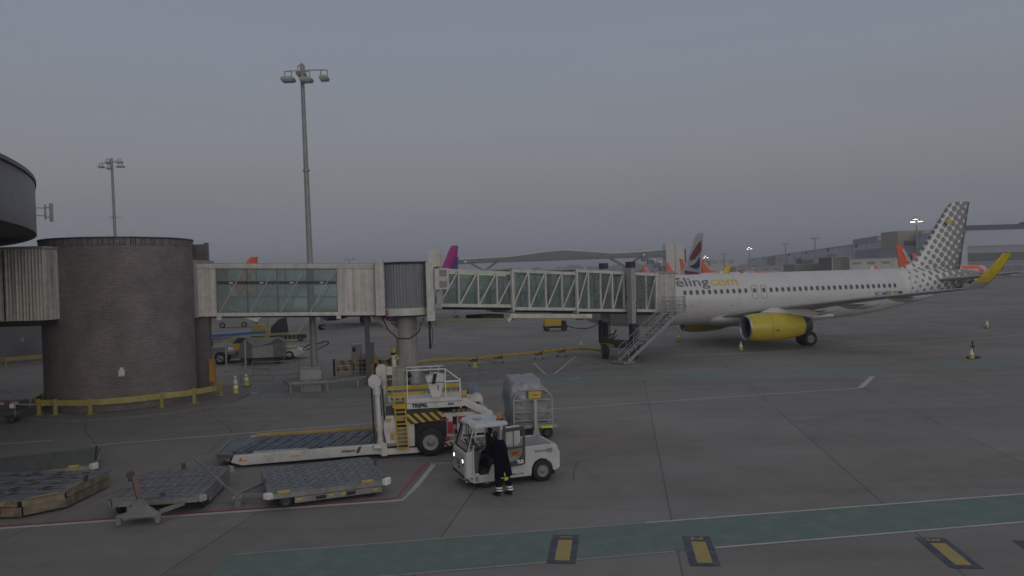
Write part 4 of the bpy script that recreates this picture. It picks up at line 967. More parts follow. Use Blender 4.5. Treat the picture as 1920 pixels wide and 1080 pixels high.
for k in range(4): slbox(mb, GX0 + .7 + bw * k, GX0 + .9 + bw * k, -.006, .0, Z0 + 1.84, Z0 + 1.90, wz)
mb.build('band_marks', TXTW, W)
mb = MB(); slbox(mb, GX0, GX1, 2.55, 2.6, Z0 + 1.0, Z0 + 1.06, wz); slbox(mb, GX0, GX1, .2, .25, Z0 + 1.0, Z0 + 1.05, wz); mb.build('handrail', GALV, W)
mb = MB(); slbox(mb, .4, XE - .2, .1, .3, Z1 + .1, Z1 + .16, wz); slbox(mb, -.1, .9, -.1, 1.2, Z1 + .1, Z1 + .32, wz); mb.build('roof_gutter', GALV, W)
mb = MB(); mb.bx(9.35, 9.62, 1.0, 1.3, 0, 4.2); mb.bx(9.2, 9.8, .8, 1.5, 0, .05); mb.bx(9.62, 9.85, 1.0, 1.3, 1.2, 2.5); mb.build('support_leg', mat('leg_dark', (.07, .075, .09), .5), W)

# ------------------------------------------------------------------ jet bridge
JA = R(37.6)
J = thing('jet_bridge', 'cream telescopic jet bridge with glazed sides reaching from the grey rotunda to the white airliner', 'jet bridge', (-6.35, 45.0, 0), JA)
def jl(x, y):   # world ground point to jet bridge local
    dx, dy = x + 6.35, y - 45.0; return (dx * math.cos(JA) + dy * math.sin(JA), -dx * math.sin(JA) + dy * math.cos(JA))
RIB = mat('ribbed_shutter', (.20, .215, .235), .5, streak=.15)
mb = MB(); n = 120; pr = []
for i in range(n + 1):
    a = 2 * math.pi * i / n; rr = 1.62 + (.03 if i % 2 else 0); pr.append((rr * math.cos(a), rr * math.sin(a)))
mb.prism(pr[:-1], 4.52, 7.08); mb.build('rotunda_shutter', RIB, J)
mb = MB(); mb.cyl((0, 0, 7.08), (0, 0, 7.2), 1.72, n=48); mb.build('rotunda_roof', DARK, J)
mb = MB(); mb.cyl((0, 0, 4.1), (0, 0, 4.52), 1.66, n=48); mb.cyl((0, 0, 4.0), (0, 0, 4.1), 1.45, n=36, mi=1); mb.build('rotunda_floor', [CREAM2, DARK], J)
mb = MB()
x, y = jl(-7.62, 43.75); mb.box((x, y, 5.75), (.52, .9, 3.2), rz=-JA + WL)
mb.build('rotunda_door_post', CREAM, J, bev=.02)
mb = MB(); x, y = jl(-4.72, 43.75); mb.box((x, y, 5.45), (.46, .8, 3.4), rz=-JA + R(4)); x, y = jl(-5.3, 44.6); mb.box((x, y, 7.1), (1.6, 1.2, .16), rz=-JA)
mb.build('rotunda_tunnel_post', CREAM2, J, bev=.02)
mb = MB(); mb.cyl((0, 0, 0), (0, 0, 4.0), .62, n=40); mb.cyl((0, 0, 0), (0, 0, .25), .85, n=40); mb.build('rotunda_column', PINKC, J)
mb = MB(); x, y = jl(-8.1, 44.4); mb.beam((x, y, 4.15), (-.1, 0, 2.6), .42, .4); mb.build('column_bracket', PINKC, J)
mb = MB(); x, y = jl(-7.05, 43.72); mb.box((x, y, 4.25), (.5, .3, .42), rz=-JA); mb.build('magenta_sign_panel', mat('magenta_dull', (.20, .05, .16), .6), J)
mb = MB()
pts = [Vector(jl(-7.6, 44) + (4.0,)), Vector(jl(-7.2, 43.6) + (3.3,)), Vector(jl(-6.7, 43.6) + (2.8,)), Vector(jl(-6.0, 43.7) + (2.75,)), Vector(jl(-5.5, 43.8) + (3.1,)), Vector(jl(-5.2, 44) + (3.9,))]
mb.tube(pts, .035, 8); a, b = jl(-4.85, 43.9); mb.tube([(a, b, 3.9), (a, b, 2.1)], .06, 8); mb.tube([(a + .02, b, 3.9), (a + .22, b, 3.0), (a + .12, b, 2.3), (a, b, 2.1)], .02, 6); mb.build('cable_loop', BLACK, J)
mb = MB()
random.seed(11)
for (wx, wy, z) in ((-5.25, 43.9, 3.75), (-5.0, 43.9, 3.5), (-4.6, 44.0, 3.7), (-4.45, 44.1, 3.55), (-5.45, 43.9, 3.45)):
    a, b = jl(wx, wy); mb.box((a, b, z), (.18, .2, .22), rz=random.random()); mb.beam((a, b, z), (a + .2, b, z + .4), .05)
mb.build('junction_boxes', GREY, J)
mb = MB(); a, b = jl(-4.6, 43.9); 
mb.box((a + .25, b, 7.35), (.62, .55, .95), rz=-JA); mb.box((a + .05, b, 7.3), (.5, .5, .9), rz=-JA); mb.build('roof_cabinet', CREAM2, J, bev=.02)
mb = MB(); a, b = jl(-4.0, 43.35); mb.box((a, b, 6.15), (.8, .5, 1.2), rz=-JA); ac = mb.build('air_conditioner', CREAM2, J, bev=.02)
a2, b2 = jl(-3.9, 43.08); 
for zz in (6.48, 5.85): mb = MB(); mb.box((a2, b2, zz), (.42, .03, .36), rz=-JA); mb.build('grille', mat('grille_grey', (.25, .25, .24), .7), ac)
mb = MB(); a, b = jl(-4.15, 43.5); mb.box((a, b, 5.1), (.35, .4, .75), rz=-JA); mb.box((a - .2, b - .05, 4.6), (.3, .3, .3), rz=-JA); mb.build('control_cabinet', LGREY, J)

SECT = [('tunnel_inner', 1.55, 7.3, 1.28, lambda x: 4.58 - .055 * x, lambda x: 6.88 - .055 * x, 4), ('tunnel_middle', 6.9, 12.6, 1.43, lambda x: 4.42 - .055 * x, lambda x: 7.04 - .055 * x, 4), ('tunnel_outer', 12.3, 20.4, 1.58, lambda x: 4.36 - .055 * x, lambda x: 7.24 - .055 * x, 7)]
for nm, x0, x1, hw, zb, zt, nbay in SECT:
    T = bpy.data.objects.new(nm, None)
    def sb(mb, xa, xb, ya, yb, fa, fb, mi=0):
        vs = [(x, y, f(x)) for x in (xa, xb) for y in (ya, yb) for f in (fa, fb)]
        mb.add(vs, [(0, 1, 3, 2), (4, 6, 7, 5), (0, 4, 5, 1), (2, 3, 7, 6), (0, 2, 6, 4), (1, 5, 7, 3)], mi)
    mb = MB()
    for sd in (-1, 1):
        y0, y1 = sorted((sd * hw, sd * (hw - .12)))
        sb(mb, x0, x1, y0, y1, zb, lambda x: zb(x) + .2); sb(mb, x0, x1, y0, y1, lambda x: zt(x) - .2, zt)
        for e in (x0, x1 - .16):
            y0b, y1b = sorted((sd * (hw + .03), sd * (hw - .15)))
            sb(mb, e, e + .16, y0b, y1b, lambda x: zb(x) - .06, lambda x: zt(x) + .06)
    for e in (x0, x1 - .16):
        sb(mb, e, e + .16, -hw - .03, hw + .03, lambda x: zt(x) + .0, lambda x: zt(x) + .07)
        sb(mb, e, e + .16, -hw - .03, hw + .03, lambda x: zb(x) - .12, lambda x: zb(x) - .0)
    T = mb.build(nm, CREAM2, J)
    mb = MB(); sb(mb, x0 + .16, x1 - .16, -hw + .12, hw - .12, lambda x: zt(x) - .07, lambda x: zt(x) - .01); mb.build('roof', CREAM, T)
    mb = MB(); sb(mb, x0 + .16, x1 - .16, -hw + .12, hw - .12, lambda x: zb(x) + .02, lambda x: zb(x) + .1); sb(mb, x0 + .2, x1 - .2, -hw + .3, hw - .3, lambda x: zb(x) - .16, lambda x: zb(x) + .015, 1); mb.build('floor', [GREY, DARK], T)
    bw = (x1 - x0) / nbay
    for sd in (-1, 1):
        ys = sd * (hw - .06)
        mb = MB()
        for i in range(nbay + 1):
            x = x0 + i * bw; w_ = .05 if 0 < i < nbay else .001
            sb(mb, x - w_, x + w_, ys - .05, ys + .05, lambda x: zb(x) + .2, lambda x: zt(x) - .2)
        mb.build('window_posts', CREAM2, T)
        mb = MB()
        for i in range(nbay):
            xa, xb = x0 + i * bw + .08, x0 + (i + 1) * bw - .08
            if nm == 'tunnel_outer' and i in (1, 5): continue
            yy = sd * (hw - .05)
            mb.beam((xa, yy, zb(xa) + .2), (xb, yy, zt(xb) - .2), .06, .09)
        mb.build('diagonal_brace', CREAM2, T)
        y0, y1 = sorted((sd * (hw - .115), sd * (hw - .13))); mb = MB(); sb(mb, x0 + .1, x1 - .1, y0, y1, lambda x: zb(x) + .18, lambda x: zt(x) - .18); mb.build('glazing', GLASS2, T)
        mb = MB(); y0, y1 = sorted((sd * (hw - .32), sd * (hw - .36))); sb(mb, x0 + .1, x1 - .1, y0, y1, lambda x: zb(x) + 1.1, lambda x: zb(x) + 1.15); mb.build('handrail', GALV, T)
    if nm == 'tunnel_inner':
        mb = MB(); sb(mb, x0 + .6, x1 - .4, -.9, -.75, lambda x: zt(x) - .28, lambda x: zt(x) - .16); mb.build('strip_light', mat('strip_light', (.8, .8, .6), .5, emit=((.75, .8, .45), .35)), T)
# cable trays and striped beams under the tunnels
mb = MB(); za = lambda x: 4.2 - .055 * x
for sd in (-1,):
    mb.beam((1.2, -1.35, 3.74), (7.0, -1.4, 3.46), .07, .15)
mb.build('striped_beam', HAZ2, J)
mb = MB(); mb.beam((6.6, -1.5, 3.68), (13.6, -1.6, 3.32), .18, .26); mb.beam((6.4, -1.5, 3.35), (6.9, -1.5, 3.8), .16, .2); mb.build('underslung_tray', CREAM2, J)
mb = MB(); mb.beam((6.9, -1.56, 3.52), (13.6, -1.66, 3.14), .08, .07); mb.build('striped_tray_edge', HAZ2, J)
for q in ((4.9, 6.6, -.9, .9, 3.55, 3.8), (10.5, 12.2, -.9, .9, 3.3, 3.5), (12.6, 13.1, -1.5, -1.1, 3.1, 3.35)): mb = MB(); mb.bx(*q); mb.build('roller_carriage', DARK, J)
# pre-set end piece and cab
mb = MB(); mb.bx(20.4, 21.0, -1.62, 1.62, 3.22, 6.16); mb.build('tunnel_end', CREAM, J, bev=.03)
cabx, caby = jl(10.8, 57.3)
CA = R(78) - JA
mb = MB(); m_ = Matrix.Translation((cabx, caby, 0)) @ Matrix.Rotation(CA, 4, 'Z')
def cabbox(mb, x0, x1, y0, y1, z0, z1, mi=0):
    vs = [m_ @ Vector((x, y, z)) for x in (x0, x1) for y in (y0, y1) for z in (z0, z1)]
    mb.add(vs, [(0, 1, 3, 2), (4, 6, 7, 5), (0, 4, 5, 1), (2, 3, 7, 6), (0, 2, 6, 4), (1, 5, 7, 3)], mi)
cabbox(mb, -.9, 1.35, -1.5, 1.6, 3.2, 6.12); cab = mb.build('cab', CREAM, J, bev=.04)
mb = MB(); cabbox(mb, -1.0, 1.45, -1.6, 1.7, 6.12, 6.22); mb.build('cab_roof', LGREY, cab)
mb = MB(); cabbox(mb, .35, .85, -1.53, -1.5, 4.6, 5.5); cabbox(mb, -.2, -.16, -1.515, -1.5, 3.3, 6.05); mb.build('cab_window', WIN, cab)
mb = MB(); cabbox(mb, -.9, 1.5, -1.6, 1.6, 3.0, 3.2); mb.build('cab_floor', GREY, cab)
mb = MB()
for k in range(7): cabbox(mb, 1.35 + k * .1, 1.40 + k * .1, -1.45 + .02 * (k % 2), 1.45, 3.25, 6.0 + .03 * (k % 2))
cabbox(mb, 1.3, 1.95, -1.35, 1.35, 3.3, 5.9); mb.build('bellows', mat('bellows_dark', (.12, .12, .125), .8), cab)
mb = MB(); cabbox(mb, .1, .5, -1.75, -1.55, 5.55, 5.75); cabbox(mb, .7, .9, -1.9, -1.6, 5.6, 5.72); mb.build('cab_lamp', GREY, cab)
# guard rails by the cab (service landing)
def rail_frame(mb, P, z0, h, r=.025, mids=(.5,)):
    for a, b in zip(P, P[1:]):
        for f in (1.0,) + tuple(mids): mb.cyl((a[0], a[1], z0 + h * f), (b[0], b[1], z0 + h * f), r, n=6)
    for a in P: mb.cyl((a[0], a[1], z0), (a[0], a[1], z0 + h), r, n=6)
x0, y0 = jl(12.0, 55.6); 
mb = MB(); lx, ly = jl(12.05, 56.0); mb.box((lx, ly, 3.15), (1.5, 1.2, .1), rz=-JA); mb.box((lx - .9, ly + .2, 3.15), (1.0, .9, .1), rz=-JA); land = mb.build('service_landing', GALV, J)
mb = MB(); P = [jl(11.0, 55.5), jl(11.6, 55.35), jl(12.6, 55.4), jl(12.85, 56.2), jl(12.8, 56.6)]; rail_frame(mb, P, 3.2, 1.15, .022, (.5, .25, .75))
for i in range(9):
    a = Vector(P[1]).lerp(Vector(P[2]), i / 8); mb.cyl((a.x, a.y, 3.2), (a.x, a.y, 4.35), .012, n=4)
mb.build('landing_railing', GALV, J)
mb = MB(); P = [jl(9.2, 54.9), jl(9.9, 55.4), jl(10.5, 55.9)]; rail_frame(mb, P, 4.4, 1.0, .02, (.0, .25, .5, .75)); mb.build('side_cage', GALV, J)
# service stair
s0 = Vector(jl(7.5, 51.8) + (0,)); s1 = Vector(jl(11.9, 55.6) + (3.2,)); d = (s1 - s0); dn = Vector((d.x, d.y, 0)).normalized(); sn = Vector((-dn.y, dn.x, 0))
mb = MB()
for sd in (-.42, .42): mb.beam(s0 + sn * sd + Vector((0, 0, .15)), s1 + sn * sd, .06, .24)
st = mb.build('service_stair', mat('stair_alloy', (.33, .335, .36), .45, .3), J)
mb = MB(); N_ = 15
for i in range(1, N_):
    p = s0 + d * (i / N_); mb.box((p.x, p.y, p.z + .08), (.26, .8, .035), rz=math.atan2(d.y, d.x))
mb.build('stair_treads', mat('tread_dark', (.09, .09, .095), .6), st)
mb = MB()
for sd in (-.45, .45):
    for h_ in (.5, .95):
        mb.cyl(s0 + sn * sd + Vector((0, 0, h_ + .15)), s1 + sn * sd + Vector((0, 0, h_)), .024, n=6)
    for i in range(0, 8):
        p = s0 + d * (i / 7) + sn * sd; mb.cyl((p.x, p.y, p.z + .1), (p.x, p.y, p.z + 1.0), .02, n=6)
mb.build('stair_handrail', mat('stair_alloy', (.33, .335, .36), .45, .3), st)
mb = MB(); mb.box((s0.x - .1, s0.y, .1), (1.1, 1.3, .16), rz=math.atan2(d.y, d.x)); mb.build('stair_foot', GALV, st, bev=.02)
mb = MB(); a, b = jl(9.9, 54.6); mb.cyl((a, b, 1.75), (a + .03, b - .03, 1.75), .22, n=20); mb.build('round_warning_sign', TXTR, J)
# drive columns
for wx, wy, near in ((8.45, 53.7, 1), (6.85, 56.3, 0)):
    a, b = jl(wx, wy)
    mb = MB(); mb.box((a, b, 4.6), (.42, .48, 4.0)); col = mb.build('drive_column', mat('drive_grey', (.30, .295, .32), .5), J, bev=.02)
    mb = MB(); mb.box((a, b, 6.78), (.46, .52, .42)); mb.build('column_cap', mat('cap_dark', (.035, .035, .06), .6), col)
    mb = MB(); mb.box((a, b, 1.75), (.3, .34, 1.9)); mb.cyl((a + .3, b - .1, .8), (a + .3, b - .1, 4.2), .03, n=6); mb.cyl((a + .4, b - .1, .8), (a + .4, b - .1, 4.2), .025, n=6); mb.build('inner_ram', DARK, col)
mb = MB(); a, b = jl(7.65, 55.0); mb.box((a, b, 1.0), (.8, 3.0, .35)); mb.box((a, b, 1.25), (1.2, 1.6, .14)); mb.beam((a - .7, b - 1.3, 1.15), (a - .7, b + 1.3, 1.15), .06); mb.beam((a - .75, b - 1.6, .55), (a + .3, b - 1.8, .55), .05)
for k in range(5): mb.cyl((a - .6 + k * .1, b + .9, 1.0), (a - .5 + k * .1, b + .8 - k * .2, 1.75), .035, n=6)
bog = mb.build('drive_bogie', mat('bogie_dark', (.07, .07, .07), .6), J)
mb = MB(); mb.box((a - .62, b + .5, .98), (.5, .9, .3)); mb.build('bogie_motor_cover', mat('ochre_cover', (.30, .22, .06), .6, dirt=.4), bog)
for wx, wy in ((6.65, 55.05), (8.72, 54.75)):
    aa, bb = jl(wx, wy)
    mb = MB(); M0 = MB(); wheel(M0, (0, 0, 0), .56, .42); Mr = Matrix.Translation((aa, bb, .56)) @ Matrix.Rotation(R(-JA * 57.3 + 95), 4, 'Z')
    mb.add([Mr @ Vector(v) for v in M0.v], M0.f); 
    for i, m_i in enumerate(M0.m): mb.m[i] = m_i; mb.sm[i] = True
    mb.build('drive_wheel', [BLACK, GREY], bog)
# tower cable cage on left of stairs
mb = MB(); a, b = jl(6.4, 55.3); mb.box((a, b, 2.0), (.18, .3, 1.6)); mb.beam((a, b, 1.6), (a + .8, b - .6, 1.8), .08); mb.beam((a + .6, b - .4, 1.2), (a + .9, b - .7, 2.1), .1); mb.build('hose_bracket', DARK, J)
# ------------------------------------------------------------------ cones
def cone(label, x, y, s=1., group='traffic cones', white2=True, rz=0):
    K = thing('traffic_cone', label, 'traffic cone', (x, y, 0), rz, group); K.scale = (s, s, s)
    mb = MB(); mb.lathe([(.05, .17), (.75, .035), (.76, .0)], (0, 0, 0), 'Z', 20); mb.build('cone_body', mat('cone_lime', (.42, .42, .05), .6), K)
    mb = MB(); mb.lathe([(.36, .126), (.52, .092)] if white2 else [(.30, .14), (.62, .07)], (0, 0, 0), 'Z', 20)
    if white2: mb.lathe([(.60, .076), (.72, .048)], (0, 0, 0), 'Z', 20)
    mb.build('reflective_band', TXTW, K)
    mb = MB(); mb.bx(-.21, .21, -.21, .21, 0, .055); mb.build('base', DGREY, K, bev=.01)
cone('lone cone on the apron above the last bend of the yellow air hose', 5.6, 62.7, 1.15, white2=False)
cone('cone below the shaded far engine beside the foot of the cabin bellows', 14.8, 67.6, 1.2, white2=False)
cone('cone standing directly in front of the yellow engine intake', 17.44, 58.0, .98, white2=False)
cone('farthest right cone standing alone behind the wing', 45.2, 72.1, 1.1, white2=False)
cone('cone beside a small chock stand at the right side of the apron', 29.5, 48.7, .98, white2=False)
cone('left cone of the pair by the tower kerb', -16.5, 44.6, 1.1); cone('right cone of the pair by the tower kerb', -16.2, 45.6, 1.05); cone('dirty dark cone in front of the cone pair', -15.6, 42.2, 1.05)
K = thing('chock_stand', 'small dark wire stand right behind the right hand cone', 'chock stand', (29.9, 49.2, 0))
mb = MB(); mb.beam((-.1, 0, 0), (-.02, 0, 1.1), .03); mb.beam((.12, .1, 0), (.06, .1, 1.05), .03); mb.bx(-.12, .14, -.05, .12, .72, .78); mb.bx(-.1, .06, -.03, .05, 1.0, 1.06); mb.bx(-.3, .35, -.2, .2, 0, .1); mb.build('stand', DARK, K)
mb = MB(); mb.bx(-.12, .5, -.2, .1, .0, .06); K = thing('weighted_sign_foot', 'low galvanised foot plate beside the dirty dark cone', 'sign foot', (-14.9, 42.4, 0)); mb.cyl((.45, -.05, .05), (.45, -.05, .35), .02); mb.build('plate', GALV, K)

# ------------------------------------------------------------------ yellow air hose on trolleys
H = thing('air_hose', 'long yellow preconditioned air hose snaking to the bridge wheels', 'air hose', (-6.2, 52.9, 0))
pts = [(-6.6, 50.5), (-6.2, 52.2), (-4.5, 53.0), (-2.85, 53.0), (-1.12, 54.4), (.4, 55.2), (1.83, 56.2), (3.62, 57.6), (5.2, 58.4), (6.6, 56.6), (7.0, 55.6)]
def smooth(P, m=8):
    Q = []; n = len(P)
    for i in range(n - 1):
        p0, p1, p2, p3 = [Vector(P[max(0, min(n - 1, j))]) for j in (i - 1, i, i + 1, i + 2)]
        for k in range(m):
            t = k / m; Q.append(.5 * ((2 * p1) + (p2 - p0) * t + (2 * p0 - 5 * p1 + 4 * p2 - p3) * t * t + (3 * p1 - p0 - 3 * p2 + p3) * t ** 3))
    Q.append(Vector(P[-1])); return Q
def tube_smooth(mb, P, r, n=10, mi=0):
    rings = []; L_ = len(P)
    for i, p in enumerate(P):
        d = (P[min(i + 1, L_ - 1)] - P[max(i - 1, 0)]).normalized(); up_ = Vector((0, 0, 1)) if abs(d.z) < .95 else Vector((1, 0, 0)); a = d.cross(up_).normalized(); b = a.cross(d)
        rings.append([p + (a * math.cos(2 * math.pi * k / n) + b * math.sin(2 * math.pi * k / n)) * r for k in range(n)])
    mb.loft(rings, mi)
mb = MB(); tube_smooth(mb, [Vector((p.x + 6.2, p.y - 52.9, .50 + .012 * math.sin(i * .7))) for i, p in enumerate(smooth([Vector((a, b, 0)) for a, b in pts]))], .115); mb.build('hose', mat('hose_yellow', (.44, .33, .06), .6, dirt=.3), H)
def trolley(label, x, y):
    T = thing('hose_trolley', label, 'hose trolley', (x, y, 0), 0, 'trolleys under the yellow air hose'); T.scale = (.72, .72, .78)
    mb = MB(); mb.bx(-.42, .42, -.18, .18, .38, .46); mb.bx(-.42, -.36, -.18, .18, .46, .84); mb.bx(.36, .42, -.18, .18, .46, .84); mb.bx(-.42, .42, -.2, -.17, .46, .66); mb.build('cradle', mat('brown_red', (.12, .06, .045), .6, dirt=.3), T)
    mb = MB()
    for a in (-.36, .36): mb.beam((a, -.15, .4), (a * 1.15, -.15, .1), .04); mb.beam((a, .15, .4), (a * 1.15, .15, .1), .04)
    mb.build('legs', GALV, T)
    mb = MB()
    for a in (-.42, .42):
        for b in (-.15, .15): mb.cyl((a, b - .03, .07), (a, b + .03, .07), .07, n=10)
    mb.build('castors', BLACK, T)
for k, (x, y, l) in enumerate(((-2.85, 53.0, 'first red brown hose trolley from the rotunda column'), (-1.12, 54.4, 'second red brown hose trolley from the rotunda column'), (1.83, 56.2, 'third red brown hose trolley from the rotunda column'), (3.62, 57.6, 'red brown hose trolley nearest the bridge wheels'))): trolley(l, x, y)
K = thing('ground_power_cart', 'small yellow ground power cart parked below the glazed tunnels', 'power cart', (3.9, 84.5, 0), R(5))
mb = MB(); mb.bx(-.3, 1.5, 0, 1.3, .55, 1.75); mb.bx(-.35, .2, -.02, 1.32, .55, 1.9); mb.build('engine_cover', YEL, K, bev=.05)
mb = MB(); mb.bx(-.4, 2.2, 0, 1.3, .35, .6); mb.bx(1.5, 2.1, .1, 1.2, .6, 1.1); mb.build('chassis', DARK, K)
for x in (-.1, 1.9):
    for y in (.05, 1.25): mb = MB(); wheel(mb, (x, y, .26), .26, .16); mb.build('wheel', [BLACK, DGREY], K)
mb = MB(); tube_smooth(mb, smooth([Vector(p) for p in ((2.1, .4, .6), (3.2, .2, .25), (4.8, -.4, .3), (5.9, -.9, 1.2), (6.1, -1.1, 1.9))]), .05); mb.build('power_cable', BLACK, K)

# ------------------------------------------------------------------ equipment around the mast
K = thing('mast_guard_frame', 'galvanised guard frame with splayed beams round the foot of the tallest mast', 'guard frame', (-11.6, 42.7, 0))
mb = MB(); P = [(-1.75, .9), (-1.0, -.55), (1.15, -.3), (2.9, 1.5)]
for a, b in zip(P, P[1:]): mb.beam((a[0], a[1], .56), (b[0], b[1], .56), .06, .13)
mb.beam((-1.75, .9, .56), (-.6, 2.2, .56), .06, .13); mb.build('beam', GALV, K)
for a in ((-1.35, .2), (-.95, -.45), (1.05, -.2), (2.5, 1.1), (-.6, 2.2)): mb = MB(); mb.bx(a[0] - .07, a[0] + .07, a[1] - .07 + .08, a[1] + .07 + .08, 0, .58); mb.build('post', GALV, K)
K = thing('grey_electrical_cabinet', 'pale grey cabinet standing inside the mast guard frame', 'cabinet', (-11.45, 42.55, 0))
mb = MB(); mb.bx(-.62, .52, 0, .7, .0, .48); mb.build('plinth', CONCRETE, K); mb = MB(); mb.bx(-.62, .55, -.02, .72, .68, 1.25); mb.bx(-.5, .4, .05, .6, .48, .68); mb.build('housing', LGREY, K, bev=.02); mb = MB(); mb.prism([(-.02, 1.25), (.72, 1.25), (.5, 1.36), (.1, 1.36)], -.6, .5, plane='yz'); mb.build('cover', GALV, K)

def fence(label, pts, h=1.1, m=None, bars=(1., .55, .2), verts_=0, group='metal barriers beside the mast'):
    K = thing('metal_barrier', label, 'barrier', (pts[0][0], pts[0][1], 0), 0, group); ox, oy = pts[0]
    mb = MB()
    for a, b in zip(pts, pts[1:]):
        for f in bars: mb.cyl((a[0] - ox, a[1] - oy, h * f), (b[0] - ox, b[1] - oy, h * f), .022, n=6)
        if verts_:
            for k in range(1, verts_): x = a[0] + (b[0] - a[0]) * k / verts_; y = a[1] + (b[1] - a[1]) * k / verts_; mb.cyl((x - ox, y - oy, h * .2), (x - ox, y - oy, h), .009, n=4)
    mb.build('rails', m or GALV, K)
    for a in pts: mb = MB(); mb.cyl((a[0] - ox, a[1] - oy, 0), (a[0] - ox, a[1] - oy, h + .03), .028, n=8); mb.build('post', m or GALV, K)
fence('grey barrier panel with upright bars left of the mast cabinet', [(-17.2, 49.6), (-15.6, 48.6), (-14.1, 49.4)], 1.15, verts_=9)
fence('low two bar barrier right behind the cone pair', [(-17.0, 46.9), (-15.0, 46.2), (-13.2, 47.3)], 1.0)
fence('pale hooped barrier between the mast and the cargo loader', [(-10.9, 46.2), (-9.6, 45.7), (-8.2, 45.3)], 1.25, mat('pale_barrier', (.36, .35, .29), .6, dirt=.3))
fence('rear pale barrier in front of the grey cabinets', [(-11.4, 48.2), (-9.9, 48.0), (-8.4, 48.0)], 1.2, mat('pale_barrier', (.36, .35, .29), .6, dirt=.3))
fence('thin wire barrier right of the concrete column', [(-5.2, 42.4), (-3.4, 43.0), (-1.6, 43.7)], 1.3, bars=(1., .5))
for k, (x, y, l) in enumerate(((-20.5, 53.8, 'left of two cream bollard poles in front of the canvas cart'), (-19.2, 54.0, 'right of two cream bollard poles in front of the canvas cart'))):
    K = thing('cream_pole', l, 'pole', (x, y, 0)); mb = MB(); mb.cyl((0, 0, .05), (0, 0, 2.2), .06, n=12); mb.build('tube', mat('cream_pole', (.42, .41, .33), .6), K); mb = MB(); mb.cyl((0, 0, 0), (0, 0, .05), .18, n=16); mb.build('foot', GALV, K)
def chevron(label, x, y, L_, rz):
    K = thing('striped_barrier', label, 'barrier', (x, y, 0), rz, 'striped plank barriers behind the mast')
    for z in (.45, .85): mb = MB(); mb.bx(0, L_, -.03, .03, z - .14, z + .14); mb.build('plank', stripes('brown_cream_stripes', (.40, .30, .15), (.16, .06, .035), .28, (1, 0, .4)), K)
    for a in (.1, L_ - .1): mb = MB(); mb.box((a, 0, .55), (.16, .2, 1.1)); mb.build('upright', BLACK if a < 1 else DGREY, K, bev=.03)
MATS['brown_cream_stripes'] = None
_s = stripes('brown_cream_stripes', (.40, .30, .15), (.16, .06, .035), .28, (1, 0, .4)); stripes = lambda *a, **k: _s
for l, x, y, L_, rz in (('left striped plank barrier right of the mast', -11.9, 49.6, 1.9, .05), ('middle striped plank barrier with a dark upright', -9.9, 49.4, 1.9, -.05), ('right striped plank barrier behind the loader mast', -8.6, 46.4, 1.3, -.2)): chevron(l, x, y, L_, rz)
K = thing('grey_equipment_cabinet', 'tall grey equipment cabinet with a small window left of the dark leg', 'cabinet', (-10.9, 50.6, 0)); mb = MB(); mb.bx(0, .62, 0, .7, 0, 1.95); mb.build('housing', LGREY, K, bev=.02); mb = MB(); mb.bx(.1, .3, -.02, 0, 1.45, 1.75); mb.build('display', DARK, K)
K = thing('grey_equipment_cabinet', 'shorter grey equipment cabinet right of the tall one', 'cabinet', (-10.15, 50.2, 0)); mb = MB(); mb.bx(0, .85, 0, .7, 0, 1.4); mb.build('housing', LGREY, K, bev=.02); mb = MB(); mb.bx(.5, .85, 0.02, .6, 1.4, 1.5); mb.build('lid', GALV, K)
K = thing('yellow_cabinet', 'yellow cabinet at the foot of the dark walkway leg', 'cabinet', (-9.0, 47.2, 0)); mb = MB(); mb.bx(0, .42, 0, .4, .05, 1.35); mb.prism([(0, 1.35), (.42, 1.35), (.36, 1.55), (.1, 1.6)], 0, .4, plane='xz'); mb.build('housing', YEL, K, bev=.02)
K = thing('steel_drum_stand', 'grey drum and box unit at the foot of the concrete column', 'equipment', (-6.2, 42.9, 0)); mb = MB(); mb.bx(-.75, .2, 0, .6, 0, 1.15); mb.cyl((.5, .1, .3), (.5, .1, 1.2), .34, n=20); mb.build('housing', LGREY, K, bev=.01); mb = MB(); mb.cyl((.12, -.12, .95), (.3, -.3, .7), .12, n=12); mb.cyl((.1, -.3, .35), (.3, -.3, .35), .12, n=12); mb.build('hose_coupling', BLACK, K)
for k, (x, y, z, l) in enumerate(((-6.55, 42.0, 1.75, 'left small lime warning triangle sign above the loader'), (-2.2, 42.6, 1.1, 'right small lime warning triangle sign above the loader'))):
    K = thing('warning_sign', l, 'sign', (x, y, 0)); mb = MB(); mb.prism([(-.16, z), (.16, z), (.05, z + .28), (-.05, z + .28)], -.02, .02, plane='xz'); mb.build('sign_plate', mat('dull_lime', (.40, .43, .06), .7), K); mb = MB(); mb.cyl((0, .05, 0), (0, .05, z + .1), .03, n=6); mb.build('sign_post', GALV, K)
    mb = MB(); mb.prism([(-.03, z + .05), (.02, z + .06), (.04, z + .18), (.0, z + .16)], -.03, -.021, plane='xz'); mb.build('sign_mark', TXTB, K)
K = thing('white_capped_post', 'short white post with a yellow top left of the concrete column', 'post', (-7.1, 44.6, 0)); mb = MB(); mb.cyl((0, 0, 0), (0, 0, 1.75), .14, n=16); mb.build('tube', WHITE, K); mb = MB(); mb.cyl((0, 0, 1.75), (0, 0, 1.9), .16, n=16, mi=1); mb.cyl((0, 0, 1.9), (0, 0, 2.15), .13, n=16); mb.build('cap', [YEL, BLACK], K)

